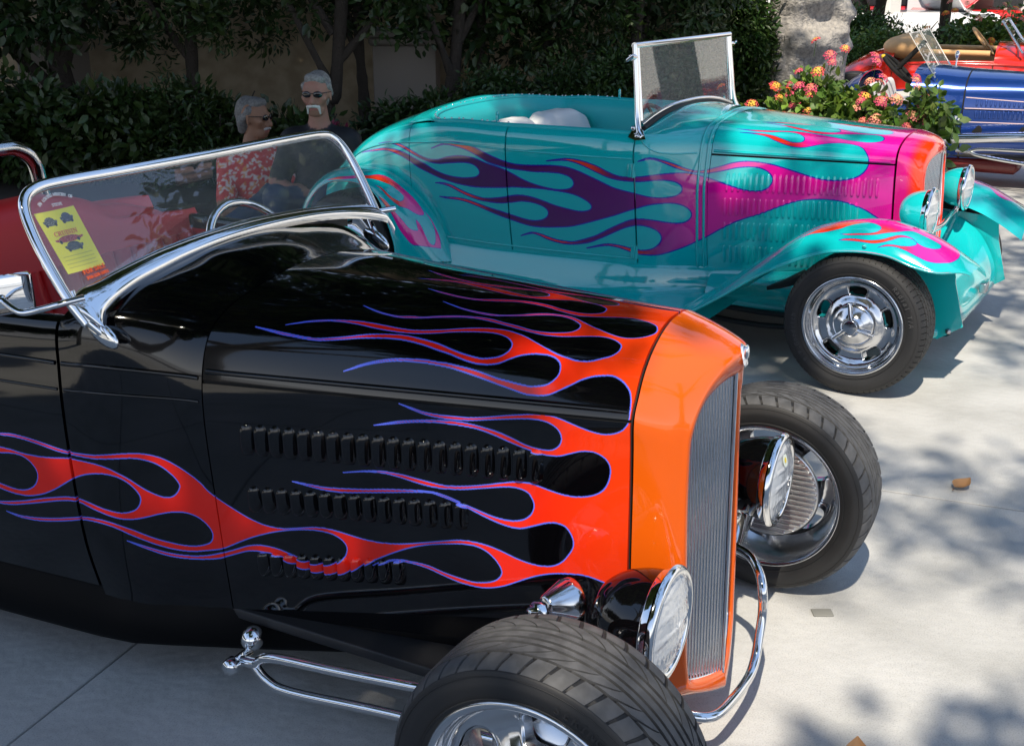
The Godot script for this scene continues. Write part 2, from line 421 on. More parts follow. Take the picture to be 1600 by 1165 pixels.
# outlines of the painted flames, in mm along and down the body
const FLAME_BLACK := [
	"-38,-101 -70,-74 -111,-80 -156,-96 -196,-124 -238,-119 -288,-112 -337,-98 -374,-101 -426,-122 -478,-137 -526,-139 -571,-130 -598,-117",
	"-598,-117 -559,-124 -523,-130 -474,-126 -421,-106 -372,-80 -339,-73 -306,-81 -266,-94 -233,-100 -198,-79 -176,-44 -174,-2 -188,31 -210,45 -243,22 -281,-17 -323,-49 -361,-59 -395,-54 -444,-40 -508,-25 -568,-37 -627,-68 -681,-104",
	"-681,-104 -625,-50 -561,-18 -501,-1 -437,-13 -389,-33 -360,-42 -338,-12 -335,25 -346,54 -367,71 -400,59 -442,33 -483,13 -522,3 -569,0 -611,13 -659,45",
	"-659,45 -606,30 -562,23 -510,43 -456,77 -407,99 -364,102 -325,88 -297,62 -269,39 -236,40 -208,56 -186,104 -181,149 -184,182 -196,204 -216,217 -241,213 -268,200 -307,169 -342,157 -383,159 -421,176 -464,202 -508,198 -557,178 -600,158",
	"-600,158 -553,190 -503,210 -460,214 -415,198 -378,180 -345,180 -309,194 -269,225 -232,244 -209,244 -174,232 -140,212 -111,204 -81,224 -60,250 -51,280 -48,317 -58,343 -79,362 -103,368 -127,359 -153,341 -186,315 -224,273 -252,258 -283,257 -311,268 -344,291 -385,308 -426,304 -472,290 -531,258",
	"-531,258 -480,291 -441,308 -402,316 -369,310 -334,296 -294,274 -260,268 -234,281 -214,304 -204,324 -204,345 -214,363 -233,373 -261,379 -293,375 -328,360 -363,348 -399,335 -432,333 -470,337 -509,349 -540,361 -564,362 -592,368 -625,361 -654,350 -689,333",
	"-689,333 -651,355 -622,366 -589,374 -560,371 -538,366 -496,352 -452,341 -420,342 -386,351 -350,364 -314,378 -280,390 -249,394 -213,390 -180,380 -152,374 -129,379 -110,394 -101,408 -100,429 -108,449 -127,459 -148,467 -171,469 -192,465 -218,458 -243,447 -270,428 -297,408 -323,395 -348,387 -377,385 -409,390 -440,398 -470,408 -486,412 -512,418 -540,421 -569,419 -600,414 -632,409 -663,406 -693,407 -722,410 -749,415 -776,423 -796,432 -819,443",
	"-819,443 -795,434 -774,426 -747,419 -720,414 -689,415 -657,419 -625,426 -593,431 -563,434 -535,434 -507,430 -481,424 -456,416 -430,410 -398,405 -370,404 -349,409 -330,421 -318,439 -316,455 -321,466 -333,475 -351,480 -369,482 -392,479 -416,474 -440,467 -469,458 -493,453 -517,449 -545,444 -574,444 -601,447 -629,451 -655,457 -682,463 -710,468 -729,471 -753,471 -784,468 -817,464 -849,460 -883,456",
	"-883,456 -847,463 -814,469 -782,472 -751,475 -722,475 -694,471 -666,466 -639,461 -611,458 -583,456 -554,456 -525,459 -494,465 -463,473 -439,478 -415,485 -391,491 -369,494 -347,493 -327,488 -308,477 -290,468 -270,463 -249,461 -230,463 -215,469 -205,479 -201,492 -203,503 -210,513 -221,521 -236,525 -254,527 -276,525 -298,522 -320,519 -343,514 -365,509 -388,505 -411,502 -433,499 -456,498 -484,496 -512,497 -540,499 -567,503 -594,510 -621,519 -653,533",
	"-653,533 -620,521 -593,513 -566,507 -539,503 -511,502 -483,502 -455,504 -426,507 -398,512 -369,518 -341,524 -313,531 -285,538 -258,544 -231,544 -211,540 -191,528 -172,517 -154,506 -135,498 -115,494 -95,493 -76,500 -60,513 -51,528 -46,556 -46,579 -51,594 -61,607 -79,616 -99,618 -120,614 -140,607 -161,598 -182,589 -202,583 -223,582 -244,584 -271,589 -298,594 -325,600 -352,605 -379,608 -406,608 -428,608 -468,604 -492,597 -523,588",
	"-523,588 -492,601 -468,609 -440,614 -408,616 -369,614 -330,608 -291,602 -253,597 -223,597 -200,605 -185,620 -180,638 -185,655 -197,667 -210,670 -231,668 -254,661 -280,648 -307,637 -338,629 -369,623 -400,620 -440,621 -480,625 -521,631 -554,639 -580,646",
	"-580,646 -537,638 -496,631 -456,627 -416,627 -385,629 -354,633 -323,642 -292,655 -262,668 -231,679 -208,684 -186,683 -163,674 -141,665 -118,663 -100,671 -87,685 -81,704 -83,726 -92,746 -106,759 -125,767 -148,771 -174,770 -201,764 -224,757 -247,751 -274,751 -302,756 -334,764 -366,771 -398,776 -430,778 -462,774 -495,768 -527,762 -569,759 -611,763 -659,773",
	"-659,773 -611,765 -569,763 -532,769 -499,777 -467,783 -435,785 -398,783 -366,778 -334,772 -302,766 -275,765 -253,772 -242,786 -238,801 -244,818 -258,830 -276,836 -300,837 -328,833 -359,824 -391,814 -423,803 -455,796 -488,796 -530,799 -572,803 -614,808 -696,814 -737,812 -782,809",
	"-782,809 -737,817 -697,821 -656,820 -606,814 -556,808 -472,798 -439,803 -407,812 -375,824 -344,836 -312,846 -284,851 -264,850 -237,841 -209,832 -186,831 -169,838 -157,857 -156,876 -167,897 -182,915 -202,926 -226,929 -250,927 -278,920 -305,910 -334,901 -366,896 -399,896 -436,903 -478,913 -521,923 -560,929 -598,930 -633,927 -697,916 -740,916 -784,925 -823,932 -861,930 -897,919 -933,901 -975,876 -996,859 -1012,839 -1035,817 -1058,798 -1081,782 -1105,772 -1130,767 -1162,768 -1195,772 -1228,776 -1260,776 -1293,775 -1325,771 -1358,765 -1391,759 -1424,755 -1458,753 -1493,757 -1548,764",
	"-1548,764 -1495,762 -1459,760 -1425,762 -1392,767 -1359,773 -1327,779 -1302,781 -1267,783 -1229,785 -1190,783 -1151,780 -1126,783 -1101,793 -1081,809 -1065,829 -1057,849 -1064,867 -1076,878 -1091,880 -1106,874 -1124,863 -1141,849 -1158,834 -1179,820 -1200,808 -1225,800 -1250,796 -1275,794 -1305,794 -1339,799 -1374,802 -1408,803 -1438,801 -1467,797 -1502,795 -1571,787",
	"-1571,787 -1539,803 -1505,811 -1469,807 -1439,808 -1415,819 -1400,837 -1398,856 -1408,877 -1426,892 -1450,901 -1477,902 -1503,898 -1524,894 -1566,884",
	"-1566,884 -1547,899 -1527,907 -1498,913 -1463,916 -1432,913 -1394,902 -1355,883 -1322,862 -1289,842 -1261,830 -1234,824 -1208,823 -1183,829 -1163,842 -1149,859 -1141,879 -1144,897 -1153,911 -1168,919 -1187,922 -1210,918 -1234,911 -1259,902 -1284,896 -1316,896 -1351,903 -1397,914 -1445,928 -1492,939 -1539,947 -1595,951",
	"-1595,951 -1541,952 -1494,948 -1447,937 -1400,925 -1354,913 -1318,906 -1286,905 -1261,914 -1237,923 -1212,932 -1187,938 -1161,938 -1134,932 -1107,924 -1080,919 -1055,920 -1031,930 -1014,946 -1003,964 -1001,980 -1007,996 -1022,1005 -1045,1010 -1071,1008 -1096,1001 -1121,992 -1145,980 -1169,967 -1193,957 -1218,948 -1247,943 -1279,943 -1321,952 -1366,962 -1412,970 -1448,974 -1484,975 -1519,971",
	"-1519,971 -1485,979 -1450,980 -1414,978 -1368,970 -1323,960 -1287,951 -1254,951 -1223,957 -1198,967 -1174,981 -1150,994 -1126,1006 -1101,1016 -1076,1022 -1050,1024 -1024,1021 -997,1016 -976,1009 -961,1001 -904,970 -850,947 -798,932 -747,924 -704,926 -678,938 -667,956 -673,980 -693,998 -725,1007 -769,1008 -805,998 -842,988 -881,986 -914,993 -948,1008 -989,1024 -1031,1034 -1072,1034 -1111,1026 -1149,1011 -1185,997",
	"-1185,997 -1150,1016 -1112,1033 -1073,1041 -1032,1042 -991,1036 -950,1020 -912,1006 -876,1003 -838,1006 -808,1016 -777,1026 -740,1030 -708,1028 -676,1021 -644,1003 -636,997 -598,975 -556,951 -514,931 -474,918 -435,910 -395,904 -367,905 -343,914 -325,930 -313,949 -312,965 -324,981 -346,991 -375,995 -409,990 -443,982 -477,971 -517,967 -557,969 -604,988",
	"-604,988 -557,972 -517,971 -478,978 -444,990 -410,1001 -375,1006 -346,1005 -312,995 -278,977 -240,957 -202,944 -165,938 -129,937 -97,944 -70,953 -40,963",
]
const FLAME_TEAL := [
	"-40,-49 -102,12 -166,45 -234,55 -319,62 -422,61",
	"-422,61 -311,96 -226,91 -158,79 -116,81 -87,142 -94,205 -136,239 -195,252 -252,241 -307,209 -374,195 -447,189 -517,199 -585,220 -641,256",
	"-641,256 -566,234 -472,207 -418,191 -362,185 -314,213 -293,255 -301,288 -342,308 -391,308 -435,299 -490,276 -528,267 -617,263",
	"-617,263 -523,286 -459,316 -397,339 -341,342 -291,320 -242,295 -179,268 -126,260 -99,302 -103,357 -144,394 -189,398 -237,392 -294,376 -366,359 -423,350 -478,352 -532,365 -585,380 -653,395 -716,401",
	"-716,401 -635,410 -567,397 -522,376 -475,370 -435,391 -412,437 -421,471 -461,478 -506,457 -553,434 -604,426 -694,438",
	"-694,438 -629,440 -577,452 -538,477 -493,498 -450,509 -409,508 -370,491 -333,470 -283,445 -230,436 -174,454 -141,510 -128,571 -136,607 -163,634 -208,650 -260,657 -313,656 -368,646 -423,633 -479,620 -535,609 -591,603 -647,603 -702,612 -743,625 -784,637 -815,646 -850,650 -892,639 -935,620 -978,604 -1020,596 -1062,610",
	"-1062,610 -1020,601 -988,607 -956,622 -918,640 -880,653 -842,657 -804,659 -795,657 -740,645 -685,631 -630,624 -581,626 -542,640 -522,664 -527,689 -552,709 -593,717 -641,714 -691,704 -742,692 -793,679 -831,670 -880,659 -923,657 -966,659 -1009,664 -1052,670 -1099,674 -1147,672 -1194,658 -1242,638 -1291,625 -1340,617 -1390,615 -1447,622 -1498,631",
	"-1498,631 -1447,626 -1397,623 -1347,630 -1298,644 -1250,662 -1202,679 -1154,688 -1100,691 -1052,690 -1008,686 -965,685 -926,693 -902,710 -902,734 -925,752 -970,759 -1020,755 -1070,743 -1115,734 -1170,722 -1224,703 -1279,683 -1335,663 -1384,651 -1433,647 -1491,648 -1564,653 -1638,656 -1690,653 -1752,641 -1826,623 -1888,606 -1947,598 -2006,596 -2067,601 -2155,626",
	"-2155,626 -2076,608 -2007,611 -1939,620 -1872,638 -1815,658 -1758,668 -1696,676 -1632,679 -1566,681 -1500,678 -1435,678 -1386,689 -1366,709 -1374,731 -1403,744 -1454,749 -1512,744 -1569,734 -1627,718 -1685,697 -1746,678 -1828,663 -1872,653 -1922,646 -1990,647 -2060,658 -2113,671 -2167,672 -2213,662 -2270,641 -2329,618 -2379,603 -2439,594 -2511,592",
	"-2511,592 -2439,599 -2388,610 -2328,630 -2270,654 -2224,671 -2168,685 -2115,690 -2045,683 -1975,675 -1916,674 -1879,687 -1867,708 -1887,727 -1938,738 -1998,742 -2067,737 -2134,720 -2197,696 -2262,673 -2328,647 -2397,630 -2478,620 -2550,617 -2645,609",
	"-2645,609 -2549,625 -2457,632 -2377,654 -2320,676 -2254,707 -2191,729 -2120,751 -2052,764 -1984,772 -1900,775 -1816,770 -1717,761 -1690,757 -1615,754 -1541,752 -1483,754 -1425,757 -1369,764 -1320,779 -1287,798 -1286,816 -1308,829 -1351,834 -1415,826 -1473,815 -1530,801 -1588,791 -1640,788 -1693,793 -1757,806 -1842,817 -1895,813 -1945,804 -1995,792 -2045,779 -2097,774 -2141,778",
	"-2141,778 -2097,780 -2046,788 -1996,803 -1947,817 -1889,829 -1831,833 -1764,833 -1700,824 -1642,813 -1583,814 -1532,826 -1506,846 -1510,869 -1537,887 -1582,895 -1634,892 -1686,883 -1747,872 -1797,864 -1846,856 -1899,845 -1957,835 -2017,833 -2078,836 -2122,838",
	"-2122,838 -2079,843 -2018,842 -1959,847 -1892,860 -1827,876 -1770,889 -1707,901 -1651,912 -1599,919 -1539,919 -1465,913 -1392,904 -1319,885 -1247,863 -1175,839 -1118,816 -1072,800 -1026,788 -976,782 -926,783 -886,796 -866,816 -866,838 -887,856 -921,862 -966,858 -1011,851 -1056,848 -1100,854 -1149,874 -1206,901 -1265,931 -1324,952 -1383,968 -1426,969 -1470,966 -1514,958 -1557,949 -1602,947 -1660,966",
	"-1660,966 -1602,952 -1565,956 -1522,968 -1471,977 -1413,980 -1354,974 -1296,962 -1237,938 -1179,911 -1122,887 -1069,875 -1023,881 -990,897 -978,920 -988,946 -1015,968 -1055,977 -1092,975 -1140,968 -1182,964 -1232,966 -1319,988",
	"-1319,988 -1232,972 -1183,972 -1141,979 -1093,991 -1045,994 -993,991 -935,972 -876,945 -830,920 -708,861 -638,833 -569,808 -501,781 -441,758 -388,743 -334,736 -281,734 -228,738 -175,751 -128,768 -95,785 -68,799 -13,828",
]
const FLAME_FRONT_FENDER := [
	"943,252 891,191 844,183 800,218 747,204 705,213 650,225 602,243 538,236 483,243 441,256 403,283 366,297 333,321 293,335",
	"293,335 342,334 399,343 456,333 483,315 518,298 564,287 608,303 630,325 622,351 589,368 538,370 498,370 465,369",
	"465,369 507,379 567,380 615,372 661,348 699,324 747,278 791,276 829,275 862,277 869,302 853,330 818,346 789,344 763,331 738,330 710,341 679,369 648,393 597,404 544,400 498,398 467,403",
	"467,403 514,407 560,412 615,415 657,404 690,383 719,351 752,335 778,339 785,354 765,377 738,393 708,400 672,411 644,429",
	"644,429 679,415 716,406 761,404 805,407 851,409 899,396 939,363 952,302 943,252",
]
const FLAME_REAR_FENDER := [
	"94,71 143,53 192,53 244,57 300,76 359,84 414,99 482,105 538,109 572,135 594,190 635,211 686,234 778,253 850,256",
	"850,256 773,270 669,259 603,238 559,206 513,181 467,158 414,147 371,138 341,159 334,187 365,210 414,218 462,222 501,235",
	"501,235 448,229 383,229 332,217 298,197 288,164 262,130 256,101 269,81 302,79 283,72 235,62 182,65 128,87 111,105 126,122 165,129 206,133 228,145 191,154 174,160 181,194 220,212 261,230 308,247 344,255 380,270",
	"380,270 307,263 250,252 184,242 138,225 106,205 102,166 99,125 94,71",
]


func _ready() -> void:
	rng.seed = 20110529
	# ---- camera, sky, sun, exposure
	var cam := Camera3D.new()
	cam.name = "camera"
	cam.position = Vector3(0, 1.654, 0)
	cam.rotation.x = -0.334
	cam.fov = 35.45
	cam.near = 0.05
	cam.far = 400.0
	add_child(cam)
	cam.current = true
	var sky_mat := ProceduralSkyMaterial.new()
	sky_mat.sky_top_color = Color(0.46, 0.56, 0.71)
	sky_mat.sky_horizon_color = Color(0.93, 0.94, 0.95)
	sky_mat.sky_curve = 0.15
	sky_mat.ground_bottom_color = Color(0.42, 0.42, 0.40)
	sky_mat.ground_horizon_color = Color(0.70, 0.72, 0.74)
	sky_mat.sky_energy_multiplier = 1.25
	var sky := Sky.new()
	sky.sky_material = sky_mat
	var env := Environment.new()
	env.background_mode = Environment.BG_SKY
	env.sky = sky
	env.ambient_light_source = Environment.AMBIENT_SOURCE_SKY
	env.tonemap_mode = Environment.TONE_MAPPER_LINEAR
	env.tonemap_exposure = 1.15
	env.sdfgi_enabled = true
	env.ssao_enabled = true
	env.ssil_enabled = true
	var we := WorldEnvironment.new()
	we.name = "world_environment"
	we.environment = env
	add_child(we)
	var sun := DirectionalLight3D.new()
	sun.name = "sun"
	sun.light_energy = 1.6
	sun.light_color = Color(1.0, 0.955, 0.88)
	sun.light_angular_distance = 0.53
	sun.shadow_enabled = true
	add_child(sun)
	sun.look_at_from_position(SUN_TO * 20.0, Vector3.ZERO)
	make_materials()
	setting()
	var leaves := leaf_kinds()
	back_garden(leaves)
	big_tree(leaves)
	shade_trees(leaves)
	lantanas(leaves)
	far_street(leaves)
	blue_roadster()
	red_roadster()
	var teal := teal_roadster()
	var black := black_roadster()
	seated_men()
	small_things(black)


func make_materials() -> void:
	M.chrome = mat(0.86, 0.87, 0.88, 0.035, 1.0)
	M.barrel = mat(0.72, 0.73, 0.75, 0.24, 1.0)
	M.polished = mat(0.74, 0.75, 0.77, 0.13, 1.0)
	M.cast = mat(0.52, 0.53, 0.55, 0.32, 1.0)
	M.dark_metal = mat(0.03, 0.03, 0.032, 0.45, 0.3)
	M.black_paint = mat(0.0018, 0.0018, 0.0024, 0.05, 0.0, 0.35)
	M.black_paint.metallic_specular = 0.5
	M.satin = mat(0.002, 0.002, 0.0024, 0.55)
	M.satin.metallic_specular = 0.25
	M.gap = mat(0.004, 0.004, 0.004, 0.8)
	M.rubber = mat(0.017, 0.017, 0.018, 0.62)
	M.rubber.normal_enabled = true
	M.rubber.normal_texture = bump_tex(0.25, 3, 8, 2.0, 256)
	M.rubber.normal_scale = 0.25
	triplanar(M.rubber, 9.0)
	M.tread = mat(0.10, 0.101, 0.105, 0.72)
	M.tread.albedo_texture = noise_tex(0.03, 4, [0.25, 0.75], [Color(0.78, 0.78, 0.78), Color(1, 1, 1)], 31, 256)
	triplanar(M.tread, 3.0)
	M.groove = mat(0.008, 0.008, 0.008, 0.9)
	M.red_leather = mat(0.58, 0.016, 0.018, 0.42)
	M.white_leather = mat(0.80, 0.80, 0.80, 0.5)
	M.glass = StandardMaterial3D.new()
	M.glass.transparency = BaseMaterial3D.TRANSPARENCY_ALPHA
	M.glass.albedo_color = Color(0.9, 0.95, 0.95, 0.03)
	M.glass.roughness = 0.0
	M.glass.metallic_specular = 0.55
	M.tinted = M.glass.duplicate()
	M.tinted.albedo_color = Color(0.75, 0.8, 0.8, 0.22)
	M.lens = mat(0.62, 0.64, 0.66, 0.06, 0.15, 1.0)
	M.orange = mat(0.72, 0.105, 0.004, 0.08, 0.0, 0.6)
	M.orange.metallic_specular = 0.5
	M.teal = mat(0.008, 0.50, 0.515, 0.08, 0.0, 1.0)
	M.teal.metallic_specular = 0.65
	M.teal_trim = mat(0.01, 0.46, 0.48, 0.42)
	M.blue = mat(0.012, 0.055, 0.27, 0.2, 0.45, 1.0)
	M.red = mat(0.72, 0.02, 0.006, 0.12, 0.0, 1.0)
	M.tan = mat(0.72, 0.42, 0.18, 0.6)
	M.stripe = mat(0.75, 0.55, 0.55, 0.4)
	M.maroon = mat(0.16, 0.012, 0.012, 0.4, 0.0, 0.5)
	M.skin = StandardMaterial3D.new()
	M.skin.vertex_color_use_as_albedo = true
	M.skin.roughness = 0.6
	M.bark = mat(1, 1, 1, 0.9)
	M.bark.albedo_texture = noise_tex(0.035, 5, [0.15, 0.4, 0.8], [grey(0.17), grey(0.33) * Color(1.0, 0.97, 0.94), grey(0.46) * Color(1.0, 0.97, 0.93)], 12)
	M.bark.normal_enabled = true
	M.bark.normal_texture = bump_tex(0.03, 5, 14, 10.0)
	M.bark.normal_scale = 1.0
	triplanar(M.bark, 1.3)
	M.dark_bark = mat(0.045, 0.036, 0.028, 0.95)
	M.dark_bark.normal_enabled = true
	M.dark_bark.normal_texture = bump_tex(0.05, 4, 15, 8.0)
	triplanar(M.dark_bark, 2.0)
	M.leaf = StandardMaterial3D.new()
	M.leaf.vertex_color_use_as_albedo = true
	M.leaf.roughness = 0.42
	M.leaf.backlight_enabled = true
	M.leaf.backlight = Color(0.35, 0.42, 0.16)
	M.leaf_stem = mat(0.06, 0.12, 0.03, 0.6)
	M.petal = StandardMaterial3D.new()
	M.petal.vertex_color_use_as_albedo = true
	M.petal.roughness = 0.7
	M.wall = mat(1, 1, 1, 0.92)
	M.wall.albedo_texture = noise_tex(0.012, 5, [0.25, 0.75], [Color(0.40, 0.31, 0.20).linear_to_srgb(), Color(0.52, 0.42, 0.28).linear_to_srgb()], 41)
	triplanar(M.wall, 0.6)
	M.pillar = mat(0.34, 0.30, 0.26, 0.9)
	M.pale_wall = mat(0.74, 0.72, 0.68, 0.85)
	M.soil = mat(0.05, 0.038, 0.028, 1.0)
	M.concrete = mat(1, 1, 1, 0.88)
	M.concrete.albedo_texture = noise_tex(0.006, 6, [0.1, 0.45, 0.6, 0.95], [Color(0.43, 0.43, 0.415).linear_to_srgb(), Color(0.49, 0.49, 0.475).linear_to_srgb(), Color(0.515, 0.515, 0.50).linear_to_srgb(), Color(0.56, 0.56, 0.545).linear_to_srgb()], 5, 1024)
	M.concrete.detail_enabled = true
	M.concrete.detail_blend_mode = BaseMaterial3D.BLEND_MODE_MUL
	M.concrete.detail_albedo = noise_tex(0.22, 3, [0.1, 0.35, 0.7], [grey(0.66), grey(0.93), grey(1.0)], 6, 512)
	M.concrete.detail_uv_layer = BaseMaterial3D.DETAIL_UV_2
	M.concrete.uv2_triplanar = true
	M.concrete.uv2_world_triplanar = true
	M.concrete.uv2_scale = Vector3.ONE * 1.7
	M.concrete.normal_enabled = true
	M.concrete.normal_texture = bump_tex(0.12, 4, 9, 3.0)
	M.concrete.normal_scale = 0.12
	triplanar(M.concrete, 0.37)
	M.joint = mat(0.06, 0.058, 0.055, 1.0)


func setting() -> void:
	var g := MB.new()
	g.flat(Vector3(-150, -0.03, 150), Vector3(150, -0.03, 150), Vector3(150, -0.03, -150), Vector3(-150, -0.03, -150))
	struct("ground", g, M.joint)
	# concrete plaza: separate slabs with open joints between them
	var plaza := Node3D.new()
	plaza.name = "pavement"
	plaza.set_meta("kind", "structure")
	add_child(plaza)
	var ang := 0.37
	var ux := Vector3(cos(ang), 0, sin(ang))
	var uz := Vector3(-sin(ang), 0, cos(ang))
	var size := 3.3
	var pa := Vector3(1.246, 0, -3.568)
	var pb := Vector3(-1.06, 0, -2.42)
	var oz := uz.dot(pa)
	var ox := ux.dot(pb)
	var slab := MB.new()
	slab.box(Vector3(0, -0.05, 0), Vector3(size - 0.006, 0.1, size - 0.006), 0.004)
	var sm := slab.mesh()
	for a in range(-6, 8):
		for b in range(-9, 6):
			var p := ux * (ox + (a + 0.5) * size) + uz * (oz + (b + 0.5) * size)
			var o := obj("slab", sm, M.concrete, plaza)
			o.position = p + Vector3(0, rng.randf_range(-0.0015, 0.0), 0)
			o.rotation.y = -ang
	var apron := MB.new()
	for q in [[-150, -26, -150, 150], [26, 150, -150, 150], [-26, 26, -150, -30], [-26, 26, 22, 150]]:
		apron.flat(Vector3(q[0], -0.012, q[3]), Vector3(q[1], -0.012, q[3]), Vector3(q[1], -0.012, q[2]), Vector3(q[0], -0.012, q[2]))
	struct("far_pavement", apron, M.concrete)
	var bed := MB.new()
	bed.box(Vector3(-5.2, 0.03, -10.4), Vector3(13.0, 0.06, 4.4), 0.02)
	struct("planting_bed", bed, M.soil)
	var kerb := MB.new()
	kerb.box(Vector3(-5.2, 0.06, -8.08), Vector3(13.0, 0.14, 0.22), 0.02)
	tag(obj("kerb", kerb, M.dark_bark), "low dark kerb in front of the shaded planting bed", "kerb")
	# beige garden wall behind the trees
	var w := MB.new()
	w.box(Vector3(-4.5, 2.2, -11.9), Vector3(13.8, 4.6, 0.3), 0.01)
	tag(obj("garden_wall", w, M.wall), "tall beige plaster wall in shade behind the trees", "wall")
	for q in [[-0.95, -10.9, 1.13, 0.56], [-4.3, -11.3, 1.13, 0.5]]:
		var pil := thing("pillar", "squat grey plaster pillar with a moulded cap, behind the thin trunks in the middle" if q[0] > -2 else "squat grey plaster pillar half hidden by foliage at far left", "pillar", Vector3(q[0], 0, q[1]))
		var s1 := MB.new()
		s1.box(Vector3(0, (q[2] - 0.12) * 0.5, 0), Vector3(q[3], q[2] - 0.12, q[3]), 0.01)
		obj("shaft", s1, M.pillar, pil)
		var s2 := MB.new()
		s2.box(Vector3(0, q[2] - 0.085, 0), Vector3(q[3] + 0.06, 0.07, q[3] + 0.06), 0.02)
		s2.box(Vector3(0, q[2] - 0.02, 0), Vector3(q[3] + 0.14, 0.06, q[3] + 0.14), 0.01)
		obj("cap", s2, M.pillar, pil)


# ---------------------------------------------------------------- car bodies
func station(C: Array, k: int) -> Array:
	return C[clampi(k, 0, C.size() - 1)][1]


# point of the body at x (forward) and t (index along the half section; negative = far side)
func body(C: Array, x: float, t: float) -> Vector3:
	var n := C.size()
	var s := 0
	while s < n - 2 and x < C[s + 1][0]:
		s += 1
	var x0: float = C[s][0]
	var x1: float = C[s + 1][0]
	var f := (x0 - x) / (x0 - x1)
	var a := absf(t)
	var j := clampi(int(a), 0, 12)
	var g := a - j
	var p := []
	for st in [s - 1, s, s + 1, s + 2]:
		var q: Array = station(C, st)
		var q0: Array = q[absi(j - 1)]
		var q1: Array = q[j]
		var q2: Array = q[j + 1]
		var q3: Array = q[mini(13, j + 2)]
		p.append(cr(Vector3(-q0[0] if j == 0 else q0[0], q0[1], 0), Vector3(q1[0], q1[1], 0), Vector3(q2[0], q2[1], 0), Vector3(q3[0], q3[1], 0), g))
	var r: Vector3
	if s == 0 or f < 0.0:
		r = p[1].lerp(p[2], f)
	else:
		var d := x0 - x1
		var m1: Vector3 = (p[2] - p[0]) / (C[maxi(0, s - 1)][0] - x1) if s > 0 else (p[2] - p[1]) / d
		var m2: Vector3 = (p[3] - p[1]) / (x0 - C[mini(n - 1, s + 2)][0]) if s + 2 < n else (p[2] - p[1]) / d
		if s == 1:
			m1 = (p[2] - p[1]) / d * 0.45
		var f2 := f * f
		var f3 := f2 * f
		r = p[1] * (2 * f3 - 3 * f2 + 1) + m1 * d * (f3 - 2 * f2 + f) + p[2] * (3 * f2 - 2 * f3) + m2 * d * (f3 - f2)
	return Vector3(x, r.y, (r.x if t >= 0 else -r.x) + (BLACK_OFF if C == BLACK_BODY else 0.0))


func body_v(V: Array, t: float) -> float:
	var a := absf(t)
	var j := clampi(int(a), 0, 12)
	return lerpf(V[j], V[j + 1], a - j) * (1.0 if t >= 0 else -1.0)


func span(a: float, b: float, n: int) -> PackedFloat32Array:
	var o := PackedFloat32Array()
	for k in n + 1:
		o.append(lerpf(a, b, float(k) / n))
	return o


# a skin panel of the body between stations xs and section places ts; paint = [u0, u1, v0, v1] of its texture
func panel(C: Array, V: Array, xs: PackedFloat32Array, ts: PackedFloat32Array, paint: Array, lip := 0.0) -> MB:
	var mb := MB.new()
	var rows := []
	var uvs := []
	for x in xs:
		var row := PackedVector3Array()
		var uv := PackedVector2Array()
		for t in ts:
			row.append(body(C, x, t))
			uv.append(Vector2((x - paint[0]) / (paint[1] - paint[0]), (body_v(V, t) - paint[2]) / (paint[3] - paint[2])))
		rows.append(row)
		uvs.append(uv)
	mb.grid(rows, uvs)
	if lip > 0.0:
		# returned edges, so that the shut lines have depth
		for e in [0, rows.size() - 1]:
			var inner := PackedVector3Array()
			var outer: PackedVector3Array = rows[e]
			for k in outer.size():
				var a: Vector3 = outer[maxi(0, k - 1)]
				var b: Vector3 = outer[mini(outer.size() - 1, k + 1)]
				var n := (b - a).cross(Vector3.RIGHT).normalized()
				if n.dot(outer[k] - Vector3(outer[k].x, 0.45, 0)) > 0:
					n = -n
				inner.append(outer[k] + n * lip)
			mb.grid([outer, inner], [uvs[e], uvs[e]])
	return mb


# lays a bead's texture places along the painted line it stands on
func paint_line(mb: MB, V: Array, paint: Array, t: float) -> MB:
	for k in mb.v.size():
		mb.t[k] = Vector2((mb.v[k].x - paint[0]) / (paint[1] - paint[0]), (body_v(V, t) - paint[2]) / (paint[3] - paint[2]))
	return mb


func side_t(C: Array, x: float, y: float) -> float:
	var lo := 7.0
	var hi := 13.0
	for k in 18:
		var mid := (lo + hi) * 0.5
		if body(C, x, mid).y > y:
			lo = mid
		else:
			hi = mid
	return lo


# a pressed louvre standing proud of the side, open to the rear
func louvre(C: Array, V: Array, x: float, y: float, wide: float, tall: float, proud: float, s: float, paint: Array) -> MB:
	var mb := MB.new()
	var t := side_t(C, x, y)
	var p := body(C, x, t * s)
	var n := (body(C, x - 0.02, t * s) - p).cross(body(C, x, (t + 0.2) * s) - p).normalized()
	if n.z * s < 0:
		n = -n
	var rows := []
	var uvs := []
	var alongs := [1.0, 0.75, 0.4, 0.05, -0.3, -0.65, -0.9, -1.0, -0.98, -0.9]
	var highs := [0.0, 0.30, 0.66, 0.88, 0.98, 1.0, 0.93, 0.7, 0.35, -0.1]
	for b in [-1.0, -0.96, -0.86, -0.68, -0.4, 0.0, 0.4, 0.68, 0.86, 0.96, 1.0]:
		var row := PackedVector3Array()
		var uv := PackedVector2Array()
		var e := sqrt(maxf(0.0, 1.0 - pow(absf(b), 3.2)))
		var tt := side_t(C, x, y - b * tall * 0.5)
		for k in alongs.size():
			var q := body(C, x + alongs[k] * wide * 0.5 * (0.3 + 0.7 * e), tt * s)
			uv.append(Vector2((q.x - paint[0]) / (paint[1] - paint[0]), (body_v(V, tt) * 1.0 - paint[2]) / (paint[3] - paint[2])))
			q += n * (proud * highs[k] * pow(e, 0.7) + 0.0006)
			row.append(q)
		rows.append(row)
		uvs.append(uv)
	mb.grid(rows, uvs)
	return mb


